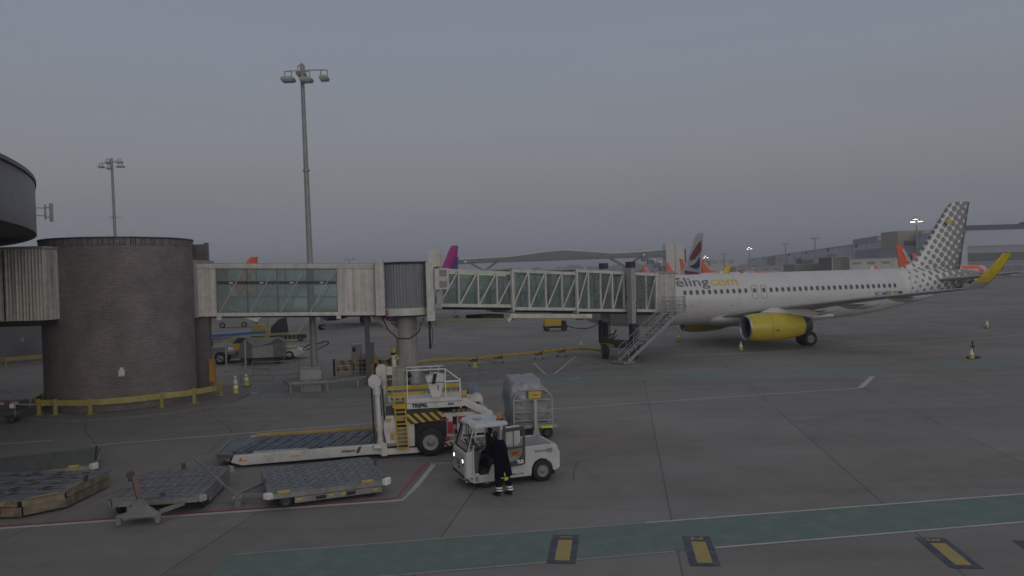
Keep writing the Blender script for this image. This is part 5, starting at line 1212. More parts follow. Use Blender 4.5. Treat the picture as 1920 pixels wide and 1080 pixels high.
# ------------------------------------------------------------------ vehicles behind the walkway
K = thing('canvas_baggage_cart', 'grey canvas covered baggage cart with its curtain half rolled up', 'baggage cart', (-20.9, 57.6, 0), R(12))
mb = MB(); mb.bx(0, 3.3, 0, 1.5, .42, .55); mb.beam((3.3, .75, .45), (4.3, .6, .3), .07); mb.build('chassis', DARK, K)
for x in (.5, 2.7):
    for y in (.1, 1.4): mb = MB(); wheel(mb, (x, y, .23), .23, .14); mb.build('wheel', [BLACK, DGREY], K)
mb = MB(); mb.prism([(0, .55), (3.3, .55), (3.3, 1.9), (2.9, 2.25), (.35, 2.25), (0, 1.85)], .02, 1.48, plane='xz'); mb.build('canvas_body', CANVAS, K)
mb = MB(); mb.bx(.9, 2.45, -.02, .015, .62, 1.65); mb.build('open_side', mat('cart_inside', (.33, .33, .32), .7), K)
mb = MB(); P = [(.55, 2.2), (2.75, 2.25), (2.3, 1.9), (1.6, 1.68), (1.0, 1.62)]; mb.prism(P, -.1, -.03, plane='xz'); mb.build('rolled_curtain', mat('pale_canvas', (.30, .30, .30), .8), K)
mb = MB()
for x in (0, 3.3): mb.beam((x, -.02, .5), (x, -.02, 1.9), .04)
mb.build('frame', GALV, K)
remap(K, lambda x, y, z: (x, y, z * .88), skip=('wheel', 'chassis'))
K = thing('yellow_white_belt_loader', 'white belt loader with yellow railings parked behind the canvas cart', 'belt loader', (-23.6, 60.2, 0), R(9))
mb = MB(); mb.prism([(0, .35), (6.2, .35), (6.7, .6), (6.6, .9), (5.9, 1.15), (4.6, 1.15), (1.4, 1.0), (1.2, 1.3), (0.3, 1.45), (0, 1.1)], 0, 1.8, plane='xz'); mb.build('body', GSEW, K, bev=.04)
mb = MB(); mb.bx(1.2, 2.3, -.02, 1.0, .7, 1.9); mb.build('cab_side', YEL, K, bev=.03)
mb = MB(); mb.prism([(1.1, 1.9), (4.4, 1.95), (4.4, 2.3), (1.6, 2.5)], .1, .6, plane='xz'); mb.build('cab_glass', mat('blue_glass', (.04, .06, .12), .2), K)
mb = MB()
for a, b in (((-.5, 1.6), (1.3, 2.6)), ((-.6, 1.3), (.9, 1.9)), ((1.4, 2.62), (6.0, 2.75)), ((.9, 2.25), (1.4, 2.6))): mb.beam((a[0], -.05, a[1]), (b[0], -.05, b[1]), .07); mb.beam((a[0], 1.6, a[1]), (b[0], 1.6, b[1]), .05)
for x in (5.1, 5.45, 5.8, 6.1): mb.beam((x, -.05, 1.2), (x, -.05, 2.7), .035)
mb.beam((5.1, -.05, 2.0), (6.1, -.05, 2.0), .035); mb.bx(5.0, 6.1, -.04, 1.0, 1.18, 1.36); mb.build('railing', mat('pale_yellow', (.42, .40, .14), .5), K)
for x in (2.2, 5.5):
    for y in (.1, 1.7): mb = MB(); wheel(mb, (x, y, .37), .37, .25); mb.build('wheel', [BLACK, LGREY], K)
mb = MB(); tube_smooth(mb, smooth([Vector(p) for p in ((6.5, .3, .9), (7.1, .2, 1.5), (7.9, .2, 1.55), (8.4, .1, 1.75), (8.6, .1, 1.5), (7.6, .1, .9), (7.0, .1, 1.0), (6.6, .2, .8))]), .05); mb.build('tow_hose', BLACK, K)
remap(K, lambda x, y, z: (x, y, z * .76 + .03), skip=('wheel',))
K = thing('grey_dolly_trailer', 'grey trailer with a large wheel half hidden by the round brick tower', 'trailer', (-25.75 + 1.0, 58.6, 0), R(8))
mb = MB(); mb.bx(0, 3.0, 0, 1.5, .75, 1.0); mb.bx(.3, 2.2, .2, 1.2, 1.0, 1.35); mb.beam((2.8, .2, .5), (3.1, .2, .9), .1); mb.build('frame', GALV, K)
for y in (.05, 1.45): mb = MB(); wheel(mb, (1.9, y, .5), .5, .3); mb.build('wheel', [BLACK, GALV], K)
K = thing('blue_conveyor', 'long blue conveyor belt loader lying behind the white belt loader', 'belt loader', (-32.5, 76, 0), R(2))
mb = MB(); mb.beam((0, 0, 1.05), (7.4, 0, 1.35), .9, .28); mb.build('belt_boom', BLUE, K)
mb = MB(); mb.beam((0, -.5, .85), (7.4, -.5, 1.15), .04, .08); mb.bx(1, 6.5, -.4, .4, .4, .9); mb.build('chassis', GREY, K)
for x in (2, 5.6): mb = MB(); wheel(mb, (x, -.4, .4), .4, .25); mb.build('wheel', [BLACK, DGREY], K)
K = thing('yellow_generator', 'dull yellow machine with blue pipes behind the blue conveyor', 'generator', (-26.6, 76.6, .35)); K.scale = (.55, .55, .62)
mb = MB(); mb.prism([(0, .5), (3, .5), (3, 1.8), (2.3, 2.8), (1.2, 3.0), (0, 2.2)], 0, 1.5, plane='xz'); mb.build('housing', mat('dull_yellow', (.33, .26, .06), .6, dirt=.4), K, bev=.08)
mb = MB()
for k in range(5): mb.cyl((.2 + k * .5, -.1, .8 + .1 * k), (.5 + k * .5, -.1, 1.7), .06, n=8)
mb.build('pipes', BLUE, K); mb = MB(); mb.bx(0, 3, 0, 1.5, 0, .5); mb.build('chassis', DARK, K)
K = thing('white_belt_loader', 'white wedge shaped belt loader far behind under the left end of the walkway', 'belt loader', (-43.4, 110.5, 0), R(6))
mb = MB(); mb.beam((.6, .8, 3.2), (6.0, .8, .95), 1.3, .7); mb.build('belt_boom', WHITE, K, bev=.05)
mb = MB(); mb.bx(.2, 5.6, 0, 1.6, .4, .65); mb.beam((.5, .2, .6), (.1, .2, 3.0), .35); mb.build('chassis', GREY, K)
for x in (.9, 4.0): mb = MB(); wheel(mb, (x, -.05, .42), .42, .25); mb.build('wheel', [BLACK, GREY], K)
mb = MB(); mb.box((6.2, .3, 1.7), (.2, .15, .2)); mb.build('headlight', LAMPC, K)
K = thing('dark_ladder_dolly', 'grey aluminium stair unit with dark base behind the mast', 'steps', (-24.4, 80, 0), R(15))
mb = MB(); mb.beam((1.4, 0, .8), (4.6, 0, 5.0), .1, .25); mb.beam((1.4, .9, .8), (4.6, .9, 5.0), .1, .25); mb.beam((1.5, -.1, 1.9), (4.2, -.1, 5.4), .05)
for k in range(9): mb.box((1.6 + k * .35, .45, 1.0 + k * .46), (.3, .8, .05))
mb.build('stair_flight', GALV, K); mb = MB(); mb.prism([(-1.2, .8), (.6, .8), (.4, 2.6), (-.4, 2.4), (-1.2, 1.6)], 0, 1.1, plane='xz'); mb.bx(-1.8, 2.4, 0, 1.1, .3, .7); mb.build('base', DARK, K)
for x in (-1.2, 1.8): mb = MB(); wheel(mb, (x, 0, .3), .3, .2); mb.build('wheel', [BLACK, DGREY], K)
mb = MB(); mb.bx(-2.2, .2, -.1, 1.1, 2.9, 3.0); mb.box((-.3, 0, 4.2), (1.2, .3, 1.0)); mb.beam((-1.5, 0, .6), (-1.5, 0, 4.8), .2); mb.build('frame', GREY, K)
K = thing('white_belt_loader', 'pale belt loader on the far apron seen below the inner tunnel', 'belt loader', (-9.2, 112, 0), R(-2))
mb = MB(); mb.beam((2.2, .8, 3.2), (6.4, .8, 2.4), 1.2, .9); mb.build('body', LGREY, K, bev=.1); mb = MB(); mb.bx(0, 5.5, 0, 1.6, .4, .8); mb.beam((0, .2, .8), (2.2, .2, 2.6), .12); mb.beam((.8, .2, .8), (.3, .2, 3.2), .1); mb.build('chassis', GREY, K)
for x in (.9, 4.4): mb = MB(); wheel(mb, (x, 0, .42), .42, .25); mb.build('wheel', [BLACK, GREY], K)

K = thing('airport_van', 'small dark van with both headlights lit on the far road behind the winglet', 'van', (120.2, 196, 0), R(240))
mb = MB(); mb.prism([(0, .5), (4.6, .5), (4.6, 1.2), (3.7, 1.35), (3.1, 2.0), (0, 2.05)], -.95, .95, plane='xz'); mb.build('body', mat('van_paint', (.10, .10, .09), .35), K, bev=.08)
mb = MB(); mb.prism([(3.2, 1.9), (3.12, 1.95), (3.66, 1.4), (3.75, 1.42)], -.8, .8, plane='xz'); mb.build('windscreen', WIN, K)
for s in (-.72, .72): mb = MB(); mb.box((4.65, s, .95), (.06, .34, .2)); mb.build('headlight', LAMPC, K)
for x in (.8, 3.8):
    for y in (-.9, .9): mb = MB(); wheel(mb, (x, y, .33), .33, .2); mb.build('wheel', [BLACK, GREY], K)
mb = MB(); mb.bx(1.6, 2.6, -.5, .5, 2.05, 2.15); mb.build('light_bar', YEL, K)

# parked service vehicles in front of the pier and terminal, a few pixels each
random.seed(21)
lb = ['white van parked below the dark pier glazing just right of the yellow winglet', 'second small van from the winglet under the pier', 'third small vehicle from the winglet under the pier', 'tiny vehicle nearest the right edge under the pier']
for k, l in enumerate(lb):
    K = thing('service_van', l, 'van', (214 + k * 9, 338, 0), 0, 'service vehicles parked under the pier'); mb = MB(); mb.prism([(0, .4), (4.8, .4), (4.8, 1.3), (4.0, 2.1), (0, 2.2)], 0, 1.9, plane='xz'); mb.build('body', (WHITE, LGREY, BEIGE, WHITE)[k], K)
    mb = MB(); mb.bx(2.6, 4.1, -.02, 0, 1.3, 1.9); mb.build('window', WIN, K)
    for x in (.9, 3.9): mb = MB(); wheel(mb, (x, 0, .35), .35, .2); mb.build('wheel', [BLACK, GREY], K)
fence('long low pale barrier line at the foot of the far pier', [(196 + i * 6, 335) for i in range(12)], 1.5, mat('pale_barrier', (.36, .35, .29), .6, dirt=.3), bars=(1., .7, .4), group='far barriers')
# ------------------------------------------------------------------ pallet dollies
BALL = mat('ball_deck', (.16, .175, .20), .45, .3, var=.35, scale=7, dirt=.4)
def pallet_dolly(label, loc, rz, L_=3.25, Wd=2.5, zd=.5, deckm=None, framem=None, towbar=None, chamfer=0, marks=True, balls=True, blue=False, bumper=True, wx=.5, wy=.16):
    K = thing('pallet_dolly', label, 'pallet dolly', loc, rz, 'empty steel pallet dollies'); deckm = deckm or BALL; framem = framem or mat('dolly_frame', (.24, .25, .25), .5, .2, dirt=.5, var=.25)
    c = chamfer
    poly = [(0, 0), (L_ - c, 0), (L_, c), (L_, Wd), (0, Wd)] if c else [(.14, 0), (L_ - .14, 0), (L_, .14), (L_, Wd - .14), (L_ - .14, Wd), (.14, Wd), (0, Wd - .14), (0, .14)]
    mb = MB(); mb.prism(poly, zd - .055, zd)
    if balls:
        random.seed(int(abs(loc[0]) * 10))
        nx, ny = int(L_ / .235), int(Wd / .235)
        for i in range(1, nx):
            for j in range(1, ny):
                x, y = i * L_ / nx + (.04 if j % 2 else -.04), j * Wd / ny; mb.cyl((x, y, zd + .001), (x, y, zd + .006), .040, n=8, mi=2, sm=False); mb.lathe([(zd, .013), (zd + .012, .009), (zd + .016, .001)], (x, y, 0), 'Z', 6, 1)
    for i in range(1, 3): mb.bx(L_ * i / 3 - .004, L_ * i / 3 + .004, .05, Wd - .05, zd + .001, zd + .007, 2)
    mb.build('deck', [deckm, STEEL, mat('ball_ring', (.035, .04, .05), .6)], K)
    f = MB(); t = .07
    for y in (0, Wd - t): f.bx(.12, L_ - .12 - c * (y == 0), y + .002, y + t, zd - .20, zd - .057)
    for x in (0, L_ - t): f.bx(x + .002, x + t, .14 + c * (x > 0), Wd - .14, zd - .20, zd - .057)
    if c: f.beam((L_ - c, .03, zd - .13), (L_ - .03, c, zd - .13), .06, .145)
    f.bx(.3, L_ - .3, .5, .62, zd - .26, zd - .12); f.bx(.3, L_ - .3, Wd - .62, Wd - .5, zd - .26, zd - .12)
    if balls: f.bx(.72, L_ - .2, -.004, .05, zd - .37, zd - .215); f.bx(.72, L_ - .2, Wd - .05, Wd, zd - .37, zd - .215); f.beam((.06, .1, zd + .01), (.06, Wd - .1, zd + .01), .04, .03)
    fr = f.build('frame', framem, K)
    if marks:
        m_ = MB(); mk = MB(); g = MB()
        for x in (1.28, 2.1): m_.bx(x, x + .27, -.012, -.005, zd - .345, zd - .245)
        for x in (.78, 1.62, 1.98, 2.85): mk.bx(x, x + .14, -.012, -.005, zd - .31, zd - .25)
        mk.bx(.28, .6, -.02, .05, zd - .05, zd + .004); mk.bx(L_ - .75, L_ - .45, -.02, .05, zd - .05, zd + .004)
        m_.build('lightening_slots', DARK, fr); mk.build('yellow_marks', YEL, fr)
    if bumper:
        for bx_, bz in ((L_ - .06, .2), (.06, .17)): m_ = MB(); m_.box((bx_, .06, zd - .10), (.24, .22, bz), rz=R(45)); m_.build('corner_bumper', TXTW if bumper == 1 else LGREY, K, bev=.03)
    for x in (wx, L_ - wx):
        for y in (wy, Wd - wy):
            m_ = MB(); wheel(m_, (x, y, .19), .19, .14); m_.build('wheel', [BLACK, DGREY], K)
    m_ = MB(); m_.bx(L_ - .05, L_ + .0, Wd * .55, Wd * .6, zd, zd + .16); m_.bx(.02, .07, Wd * .4, Wd * .45, zd, zd + .1); m_.build('pallet_stop', DGREY, K)
    return K
# in front of the loader
K = pallet_dolly('grey ball deck pallet dolly with white corner bumpers right in front of the loader', (-6.75, 20.25, 0), R(21.5), 3.3, 2.9, .5)
mb = MB(); mb.beam((0, .6, .3), (-.75, 1.1, .24), .07, .09); mb.beam((0, 1.9, .3), (-.75, 1.2, .24), .07, .09); mb.bx(-.85, -.6, .9, 1.4, .2, .28); a_ = mb.build('drawbar_frame', GALV, K)
mb = MB(); mb.beam((-.72, .95, .25), (-1.7, 2.0, 1.08), .055, .045); mb.beam((-1.65, 1.95, 1.04), (-1.85, 2.1, 1.22), .08, .05); mb.cyl((-.72, .75, .25), (-.72, 1.1, .25), .05, n=10); mb.bx(-.8, -.64, .8, .95, 0, .2); mb.build('raised_tow_bar', mat('dull_bar', (.17, .175, .18), .6, dirt=.4), K)
# middle one, seen end on with its red tow bar raised
K = pallet_dolly('blue grey ball deck dolly with a red tow bar standing upright at its near end', (-8.48, 20.3, 0), R(97.5), 3.2, 2.45, .5, deckm=DECK2, bumper=2, marks=False)
mb = MB(); mb.beam((0, 1.9, .3), (-.55, 1.72, .26), .08, .1); mb.beam((0, .5, .3), (-.55, .95, .26), .08, .1)
mb.prism([(-.75, .85), (-.75, 1.95), (-.5, 1.75), (-.1, 1.5), (-.1, 1.3), (-.5, 1.05)], .2, .3); mb.bx(-.8, -.7, .86, .98, .05, .22); mb.bx(-.8, -.7, 1.82, 1.94, .05, .22); mb.build('drawbar_frame', mat('dolly_frame', (.24, .25, .25), .5), K)
mb = MB(); mb.prism([(-.98, .30), (1.55, .28)][:0] + [(1.0, .24), (1.75, .24), (1.46, .66), (1.30, .66)], -.72, -.66, plane='yz'); mb.build('drawbar_plate', mat('dolly_frame', (.24, .25, .25), .5), K)
mb = MB(); mb.beam((-.62, 1.38, .5), (-.34, 1.62, 1.18), .13, .08); mb.build('raised_tow_bar', mat('worn_red_bar', (.17, .10, .095), .6, dirt=.5), K)
mb = MB(); mb.cyl((-.36, 1.72, 1.22), (-.26, 1.72, 1.22), .09, n=16); mb.cyl((-.31, 1.72, 1.05), (-.31, 1.72, 1.2), .06, n=10); mb.build('tow_eye', DGREY, K)
mb = MB(); mb.bx(.001, .03, .62, 1.2, .505, .512); mb.build('blue_tape', BLUE, K)
# rusty yellow edged dolly at the left edge
K = pallet_dolly('rust stained dolly with yellow edges and blue grey deck at the left edge', (-16.95, 20.3, 0), R(-1), 4.35, 3.1, .52, deckm=DECK2, framem=mat('rusty_yellow', (.22, .18, .11), .6, var=.4, scale=4, dirt=.75), chamfer=.75, marks=False, balls=False, bumper=False, wx=1.2, wy=.6)
mb = MB(); mb.bx(.5, 3.0, -.02, .06, .525, .535); mb.beam((3.75, .1, .53), (4.25, .6, .53), .07, .02); mb.bx(4.18, 4.28, 1.0, 2.2, .525, .535); mb.build('yellow_edge_strips', mat('worn_mustard', (.36, .27, .08), .6), K)
mb = MB(); mb.bx(1.2, 3.6, .0, .03, .06, .3); mb.beam((3.62, .05, .2), (4.32, .78, .2), .05, .25); mb.bx(4.3, 4.34, .8, 3.0, .06, .3); mb.build('skirt', mat('rusty_skirt', (.17, .145, .11), .7, var=.4, scale=4, dirt=.8), K)
mb = MB(); mb.bx(2.55, 3.05, -.03, -.002, .12, .3); mb.build('red_patch', RED, K)
mb = MB(); random.seed(2)
for k in range(46): x, y = random.uniform(.3, 3.9), random.uniform(.5, 2.9); mb.box((x, y, .525), (.22, .05, .008), rz=R(8))
mb.build('deck_pattern', DARK, K)
mb = MB()
for i in range(1, 6): mb.bx(.1, 4.2, i * .52 - .008, i * .52 + .008, .521, .527)
mb.build('deck_channel', DARK, K)
# flat dolly farther back at the left edge
K = pallet_dolly('low worn grey green dolly farthest back at the left edge', (-17.3, 22.75, 0), R(25), 4.0, 2.7, .48, deckm=mat('mossy_deck', (.115, .13, .125), .6, .2, var=.3, scale=6, dirt=.5), framem=mat('pale_yellow_frame', (.33, .32, .24), .6, var=.3, dirt=.6), balls=False)
mb = MB(); mb.beam((3.98, .5, .45), (4.02, .5, .95), .05); mb.build('end_stake', BLACK, K)
# baggage tractor partly out of frame
K = thing('baggage_trailer', 'dark trailer with red and white tail board at the left edge beside the tower', 'trailer', (-25.2, 35.0, 0), R(3))
mb = MB(); mb.bx(0, 2.1, 0, 1.3, .35, .6); mb.bx(0.1, 1.9, .05, 1.2, .6, .95); mb.build('body', mat('trailer_dark', (.07, .075, .085), .6), K, bev=.03)
mb = MB(); mb.bx(.0, 2.1, -.03, 0, .88, 1.0); mb.build('striped_tail_board', REDW, K)
mb = MB(); mb.bx(1.72, 1.98, -.05, -.03, .72, .92); mb.build('number_plate', TXTW, K)
mb = MB(); mb.cyl((1.05, -.04, .68), (1.05, 0, .68), .09, n=14); mb.build('tail_light', mat('tail_orange', (.45, .13, .07), .5), K)
mb = MB(); mb.beam((1.95, -.04, .3), (1.95, -.04, 1.35), .04); mb.beam((.3, .1, 1.9), (1.6, .1, 1.45), .06, .1); mb.beam((.2, .1, .95), (.5, .1, 1.85), .06); mb.beam((1.3, .1, .9), (2.7, .3, .8), .06); mb.build('frame', GALV, K)
for x in (.5, 1.75): mb = MB(); wheel(mb, (x, .05, .2), .2, .16); mb.build('wheel', [BLACK, DGREY], K)

# ------------------------------------------------------------------ cargo loader
LR = R(9.5)
K = thing('cargo_loader', 'white and yellow aircraft cargo loader with lowered roller platform and big tyres', 'cargo loader', (-9.55, 25.15, 0), LR)
mb = MB()
mb.prism([(.0, .2), (.35, .08), (4.6, .16), (4.95, .16), (4.95, .5), (.1, .42)], 0, .12, plane='xz')
mb.prism([(.0, .2), (.35, .08), (4.95, .16), (4.95, .5), (.1, .42)], 3.25, 3.37, plane='xz')
pl_ = mb.build('platform_side_beam', GSEW, K, bev=.015)
mb = MB(); mb.prism([(.15, .15), (5.1, .15), (5.1, 3.2), (.15, 3.2), (-.55, 2.6), (-.55, .5)], .30, .40); mb.build('platform_deck', DECK, K)
mb = MB(); mb.prism([(-.55, .55), (-.12, .1), (-.05, .1), (-.05, 3.2), (-.12, 3.2), (-.55, 2.6)], .22, .30); mb.beam((-.52, .5, .42), (-.52, 2.6, .42), .05, .05); mb.beam((-.52, .5, .42), (.05, .12, .44), .05, .05); mb.beam((-.52, 2.6, .42), (.05, 3.2, .44), .05, .05); mb.build('entry_lip', GALV, K)
mb = MB()
for i in range(10):
    x = -.1 + i * .47
    mb.beam((x + .1, .45, .43), (x + .42, 1.6, .43), .13, .06); mb.beam((x + .46, 1.72, .43), (x + .78, 2.95, .43), .13, .06)
mb.build('roller_tracks', mat('roller_steel', (.10, .13, .20), .4, .4, var=.3, dirt=.3), K)
mb = MB()
for i in range(10):
    x = .13 + i * .47
    for q in (0, .1): mb.beam((x + q, .45, .44), (x + .66 + q, 2.9, .44), .045, .03)
mb.build('rollers', mat('roller_bright', (.22, .25, .31), .35, .5, var=.3), K)
mb = MB(); mb.bx(.3, 5.0, 3.12, 3.26, .40, .52); mb.build('far_guide_rail', mat('worn_mustard', (.36, .27, .08), .6, dirt=.6), K, bev=.01)
mb = MB(); mb.bx(.7, 2.5, .1, .3, .42, .48); mb.bx(3.0, 4.8, .1, .26, .42, .47); mb.build('near_guide_strip', LGREY, K)
mb = MB(); mb.bx(.25, .52, -.014, -.001, .22, .26); mb.bx(1.9, 2.25, -.014, -.001, .27, .31); mb.bx(5.95, 6.3, -.06, -.046, .28, .35); mb.build('yellow_stickers', YEL, K)
mb = MB(); mb.prism([(.28, .27), (.38, .27), (.33, .35)], -.014, -.001, plane='xz'); mb.build('orange_triangle', ORANGE, K)
text_mb('swissport', .19, lambda u, v: (3.62 + u, -.016, .30 + v * .75), bold=.004, fit=.46).build('platform_lettering', TXTB, K)
mb = MB(); mb.prism([(4.10, .25), (4.2, .25), (4.26, .40), (4.16, .40)], -.02, -.013, plane='xz'); mb.prism([(4.12, .30), (4.22, .30), (4.3, .46), (4.2, .46)], -.028, -.021, plane='xz'); mb.build('sticker_mark', mat('logo_dark', (.12, .03, .04), .5), K)
# platform lift masts
for y, nm in ((.05, 0), (3.3, 1)):
    mb = MB(); mb.cyl((4.95, y, .15), (4.86, y, 2.5), .095, n=20); mb.cyl((4.92, y, .95), (4.92, y, 1.05), .125, n=20); m_ = mb.build('lift_mast', GSEW, K)
    mb = MB(); mb.prism([(4.80 + .235 * math.cos(math.pi / 8 + a * math.pi / 4), 2.66 + .25 * math.sin(math.pi / 8 + a * math.pi / 4)) for a in range(8)], y - .1, y + .1, plane='xz'); mb.cyl((4.86, y, 2.2), (4.86, y, 2.46), .13, n=16, mi=0)
    if nm: mb.box((5.1, y, 2.62), (.26, .2, .3))
    mb.build('mast_head', GSEW, m_, bev=.01)
    mb = MB(); mb.beam((4.74, y + .1, .5), (4.68, y + .1, 2.5), .06, .12); mb.beam((5.12, y + .12, .5), (5.06, y + .1, 2.4), .05, .12); mb.build('chain_guide', DARK, m_)
mb = MB(); mb.bx(4.7, 5.35, -.12, .0, .34, .52); mb.cyl((4.72, -.16, .43), (5.1, -.16, .43), .07, n=12); mb.prism([(4.95, .1), (5.5, .1), (5.5, .5), (5.1, .62), (5.05, .36)], -.1, .2, plane='xz'); mb.build('pivot_bracket', GSEW, K, bev=.01)
# chassis
mb = MB(); mb.prism([(5.1, .12), (6.8, .12), (9.3, .42), (9.3, .55), (6.7, .30), (5.1, .34)], -.04, .1, plane='xz'); mb.bx(5.2, 9.6, .35, 3.0, .32, .95); mb.bx(8.7, 10.2, .05, 3.1, .5, 1.35); mb.bx(5.5, 10.2, .1, 3.0, 1.28, 1.42); mb.bx(6.42, 6.75, .02, .5, .35, 1.3); mb.bx(8.2, 8.5, .06, .5, .6, 1.3); ch = mb.build('chassis', GSEW, K, bev=.012)
mb = MB(); mb.prism([(5.48, .5), (5.95, .5), (5.95, 1.1), (5.85, 1.45), (5.5, 1.45), (5.38, 1.2), (5.38, .9)], -.05, .3, plane='xz'); mb.build('control_pod', GSEW, K, bev=.02)
mb = MB(); mb.bx(5.48, 5.72, -.062, -.051, 1.25, 1.38); mb.bx(5.66, 5.84, -.062, -.051, .62, .88); mb.build('amber_stickers', mat('amber_sticker', (.45, .30, .06), .5), K)
mb = MB(); mb.prism([(6.85, .95), (7.1, 1.25), (8.15, 1.28), (8.15, .5), (6.75, .4)], -.02, .02, plane='xz'); mb.bx(6.8, 8.2, .04, .9, .4, 1.26); mb.build('wheel_well', mat('well_black', (.02, .02, .024), .8), K)
mb = MB(); mb.beam((6.9, -.055, .19), (9.2, -.055, .47), .03, .13); mb.build('hazard_strip', HAZ2, K)
mb = MB(); mb.prism([(6.35, 1.12), (8.05, 1.25), (8.05, 1.52), (6.35, 1.48)], -.08, -.02, plane='xz'); mb.build('hazard_panel', HAZ, K)
mb = MB(); mb.bx(8.25, 8.5, -.02, .12, .72, 1.12); mb.bx(8.05, 8.3, -.05, .1, .5, .6); mb.bx(6.5, 8.3, -.04, .0, 1.02 + .17, 1.24); mb.bx(8.75, 9.1, .0, .04, 1.05, 1.3); mb.build('red_parts', mat('signal_red', (.36, .025, .05), .5), K)
# ladder
mb = MB()
for x in (5.98, 6.46): mb.beam((x, -.14, .3), (x - .12, .0, 2.25), .05, .04)
for i in range(12): z = .36 + i * .135; mb.beam((5.98 - .12 * i / 14, -.14 + .01 * i, z), (6.46 - .12 * i / 14, -.14 + .01 * i, z), .14, .03)
mb.bx(5.80, 6.38, -.06, .5, 1.72, 1.86); mb.bx(5.80, 6.36, -.04, .5, 2.05, 2.13)
mb.build('ladder', YEL, K)
mb = MB()
for x in (5.55, 5.85, 6.3):
    mb.cyl((x, .35, 1.9), (x, .35, 3.25), .015, n=6)
for z in (2.3, 2.7, 3.1, 3.25): mb.cyl((5.55, .35, z), (6.3, .35, z), .018, n=6)
mb.build('ladder_guard', mat('pale_yellow', (.42, .40, .14), .5), K)
mb = MB(); mb.bx(5.5, 6.4, .15, .6, 1.15, 1.7); mb.bx(6.42, 7.85, .02, .8, 1.42, 1.66); mb.build('engine_bay', mat('bay_dark', (.045, .045, .055), .6), K)
# operator platform
mb = MB(); mb.bx(6.42, 8.9, -.12, 1.0, 1.66, 2.0); op = mb.build('operator_platform', GSEW, K, bev=.012)
mb = MB(); mb.bx(6.45, 8.9, -.135, -.121, 1.86, 1.87); mb.build('panel_seam', DARK, op)
text_mb('TREPEL', .17, lambda u, v: (6.66 + u, -.136, 1.715 + v), bold=.010, fit=.72).build('lettering', TXTB, op)
mb = MB(); mb.bx(8.28, 8.56, -.136, -.121, 1.74, 1.81); mb.build('blue_label', BLUE, op)
mb = MB(); r_ = .026; P0 = [(6.48, -.08), (8.2, -.08), (8.85, -.08)]
for x in (6.48, 8.2): mb.cyl((x, -.08, 2.0), (x, -.08, 3.1), r_, n=8)
mb.cyl((8.86, -.08, 1.6), (8.86, -.08, 2.65), .035, n=8); mb.cyl((6.48, -.08, 3.1), (8.2, -.08, 3.1), r_, n=8); mb.cyl((8.2, -.08, 3.1), (8.86, -.08, 2.6), r_, n=8); mb.cyl((8.15, -.08, 2.55), (8.86, -.08, 2.55), r_ * 1.2, n=8)
mb.cyl((7.62, .9, 2.0), (7.62, .9, 3.1), .02, n=6); mb.cyl((8.0, .9, 2.0), (8.0, .9, 3.1), .02, n=6); mb.cyl((6.5, .9, 3.1), (8.2, .9, 3.1), .02, n=6); mb.build('railing', TXTW, op)
mb = MB(); mb.prism([(7.58, 2.0), (7.98, 2.0), (8.16, 2.5), (7.40, 2.5)], .1, .5, plane='xz'); mb.prism([(7.38, 2.52), (8.2, 2.52), (8.25, 2.78), (8.0, 2.88), (7.75, 2.9), (7.62, 2.82), (7.32, 2.75)], .05, .55, plane='xz'); cn = mb.build('control_console', GSEW, K, bev=.02)
mb = MB(); mb.prism([(7.60, 2.48), (7.74, 2.48), (7.84, 2.9), (7.68, 2.9)], -.03, .047, plane='xz'); mb.beam((7.3, .3, 2.9), (7.6, .2, 3.02), .04); mb.beam((7.2, .3, 2.95), (7.5, .3, 2.88), .03); mb.bx(7.86, 7.9, .08, .1, 2.25, 2.42)
for k in range(5): mb.cyl((7.9 + k * .07, .3, 2.85), (7.91 + k * .07, .3, 3.0), .014, n=5)
mb.build('console_levers', BLACK, cn)
# main bridge deck
mb = MB(); mb.bx(5.6, 9.4, 1.05, 3.1, 1.62, 1.80); mb.bx(9.4, 10.1, 1.2, 2.9, 1.55, 1.72); mb.bx(9.25, 10.0, 1.0, 1.35, 1.62, 1.86); mb.build('bridge_deck', GSEW, K, bev=.01)
mb = MB()
for i in range(16): mb.beam((5.8 + i * .25, 1.2, 1.83), (5.9 + i * .25, 2.95, 1.83), .12, .06)
mb.beam((9.6, 1.3, 1.8), (9.85, 2.8, 1.8), .12); mb.prism([(9.35, 1.86), (9.75, 1.86), (9.9, 1.72), (10.25, 1.7), (10.0, 2.1), (9.8, 2.15)], 2.6, 2.75, plane='xz'); mb.build('deck_rollers', DECK, K)
mb = MB(); mb.bx(5.6, 9.2, 3.0, 3.16, 1.90, 2.04); mb.bx(7.9, 9.3, 1.0, 1.16, 1.86, 2.02); mb.bx(5.6, 7.3, 1.0, 1.12, 2.0, 2.08); mb.build('yellow_guide_rail', YEL, K, bev=.01)
mb = MB(); mb.beam((8.95, .0, 1.85), (10.3, .02, 1.28), .16, .26); mb.cyl((8.95, -.1, 1.8), (8.95, .1, 1.8), .14, n=14); mb.build('scissor_arm', GSEW, K, bev=.01)
mb = MB(); mb.beam((7.0, .5, 1.45), (9.8, .5, 1.6), .12, .16); mb.beam((7.4, 2.6, 1.45), (9.8, 2.6, 1.7), .12, .14)
for k in range(10): mb.cyl((8.0 + k * .16, .25, 1.46), (8.1 + k * .16, .3, 1.58), .035, n=6)
mb.build('hydraulics', DARK, K)
mb = MB()
for k in range(4): mb.bx(8.5 + k * .22, 8.62 + k * .22, -.01, .02, 1.48, 1.55)
mb.build('warning_blocks', mat('brown_warn', (.28, .14, .05), .6), K)

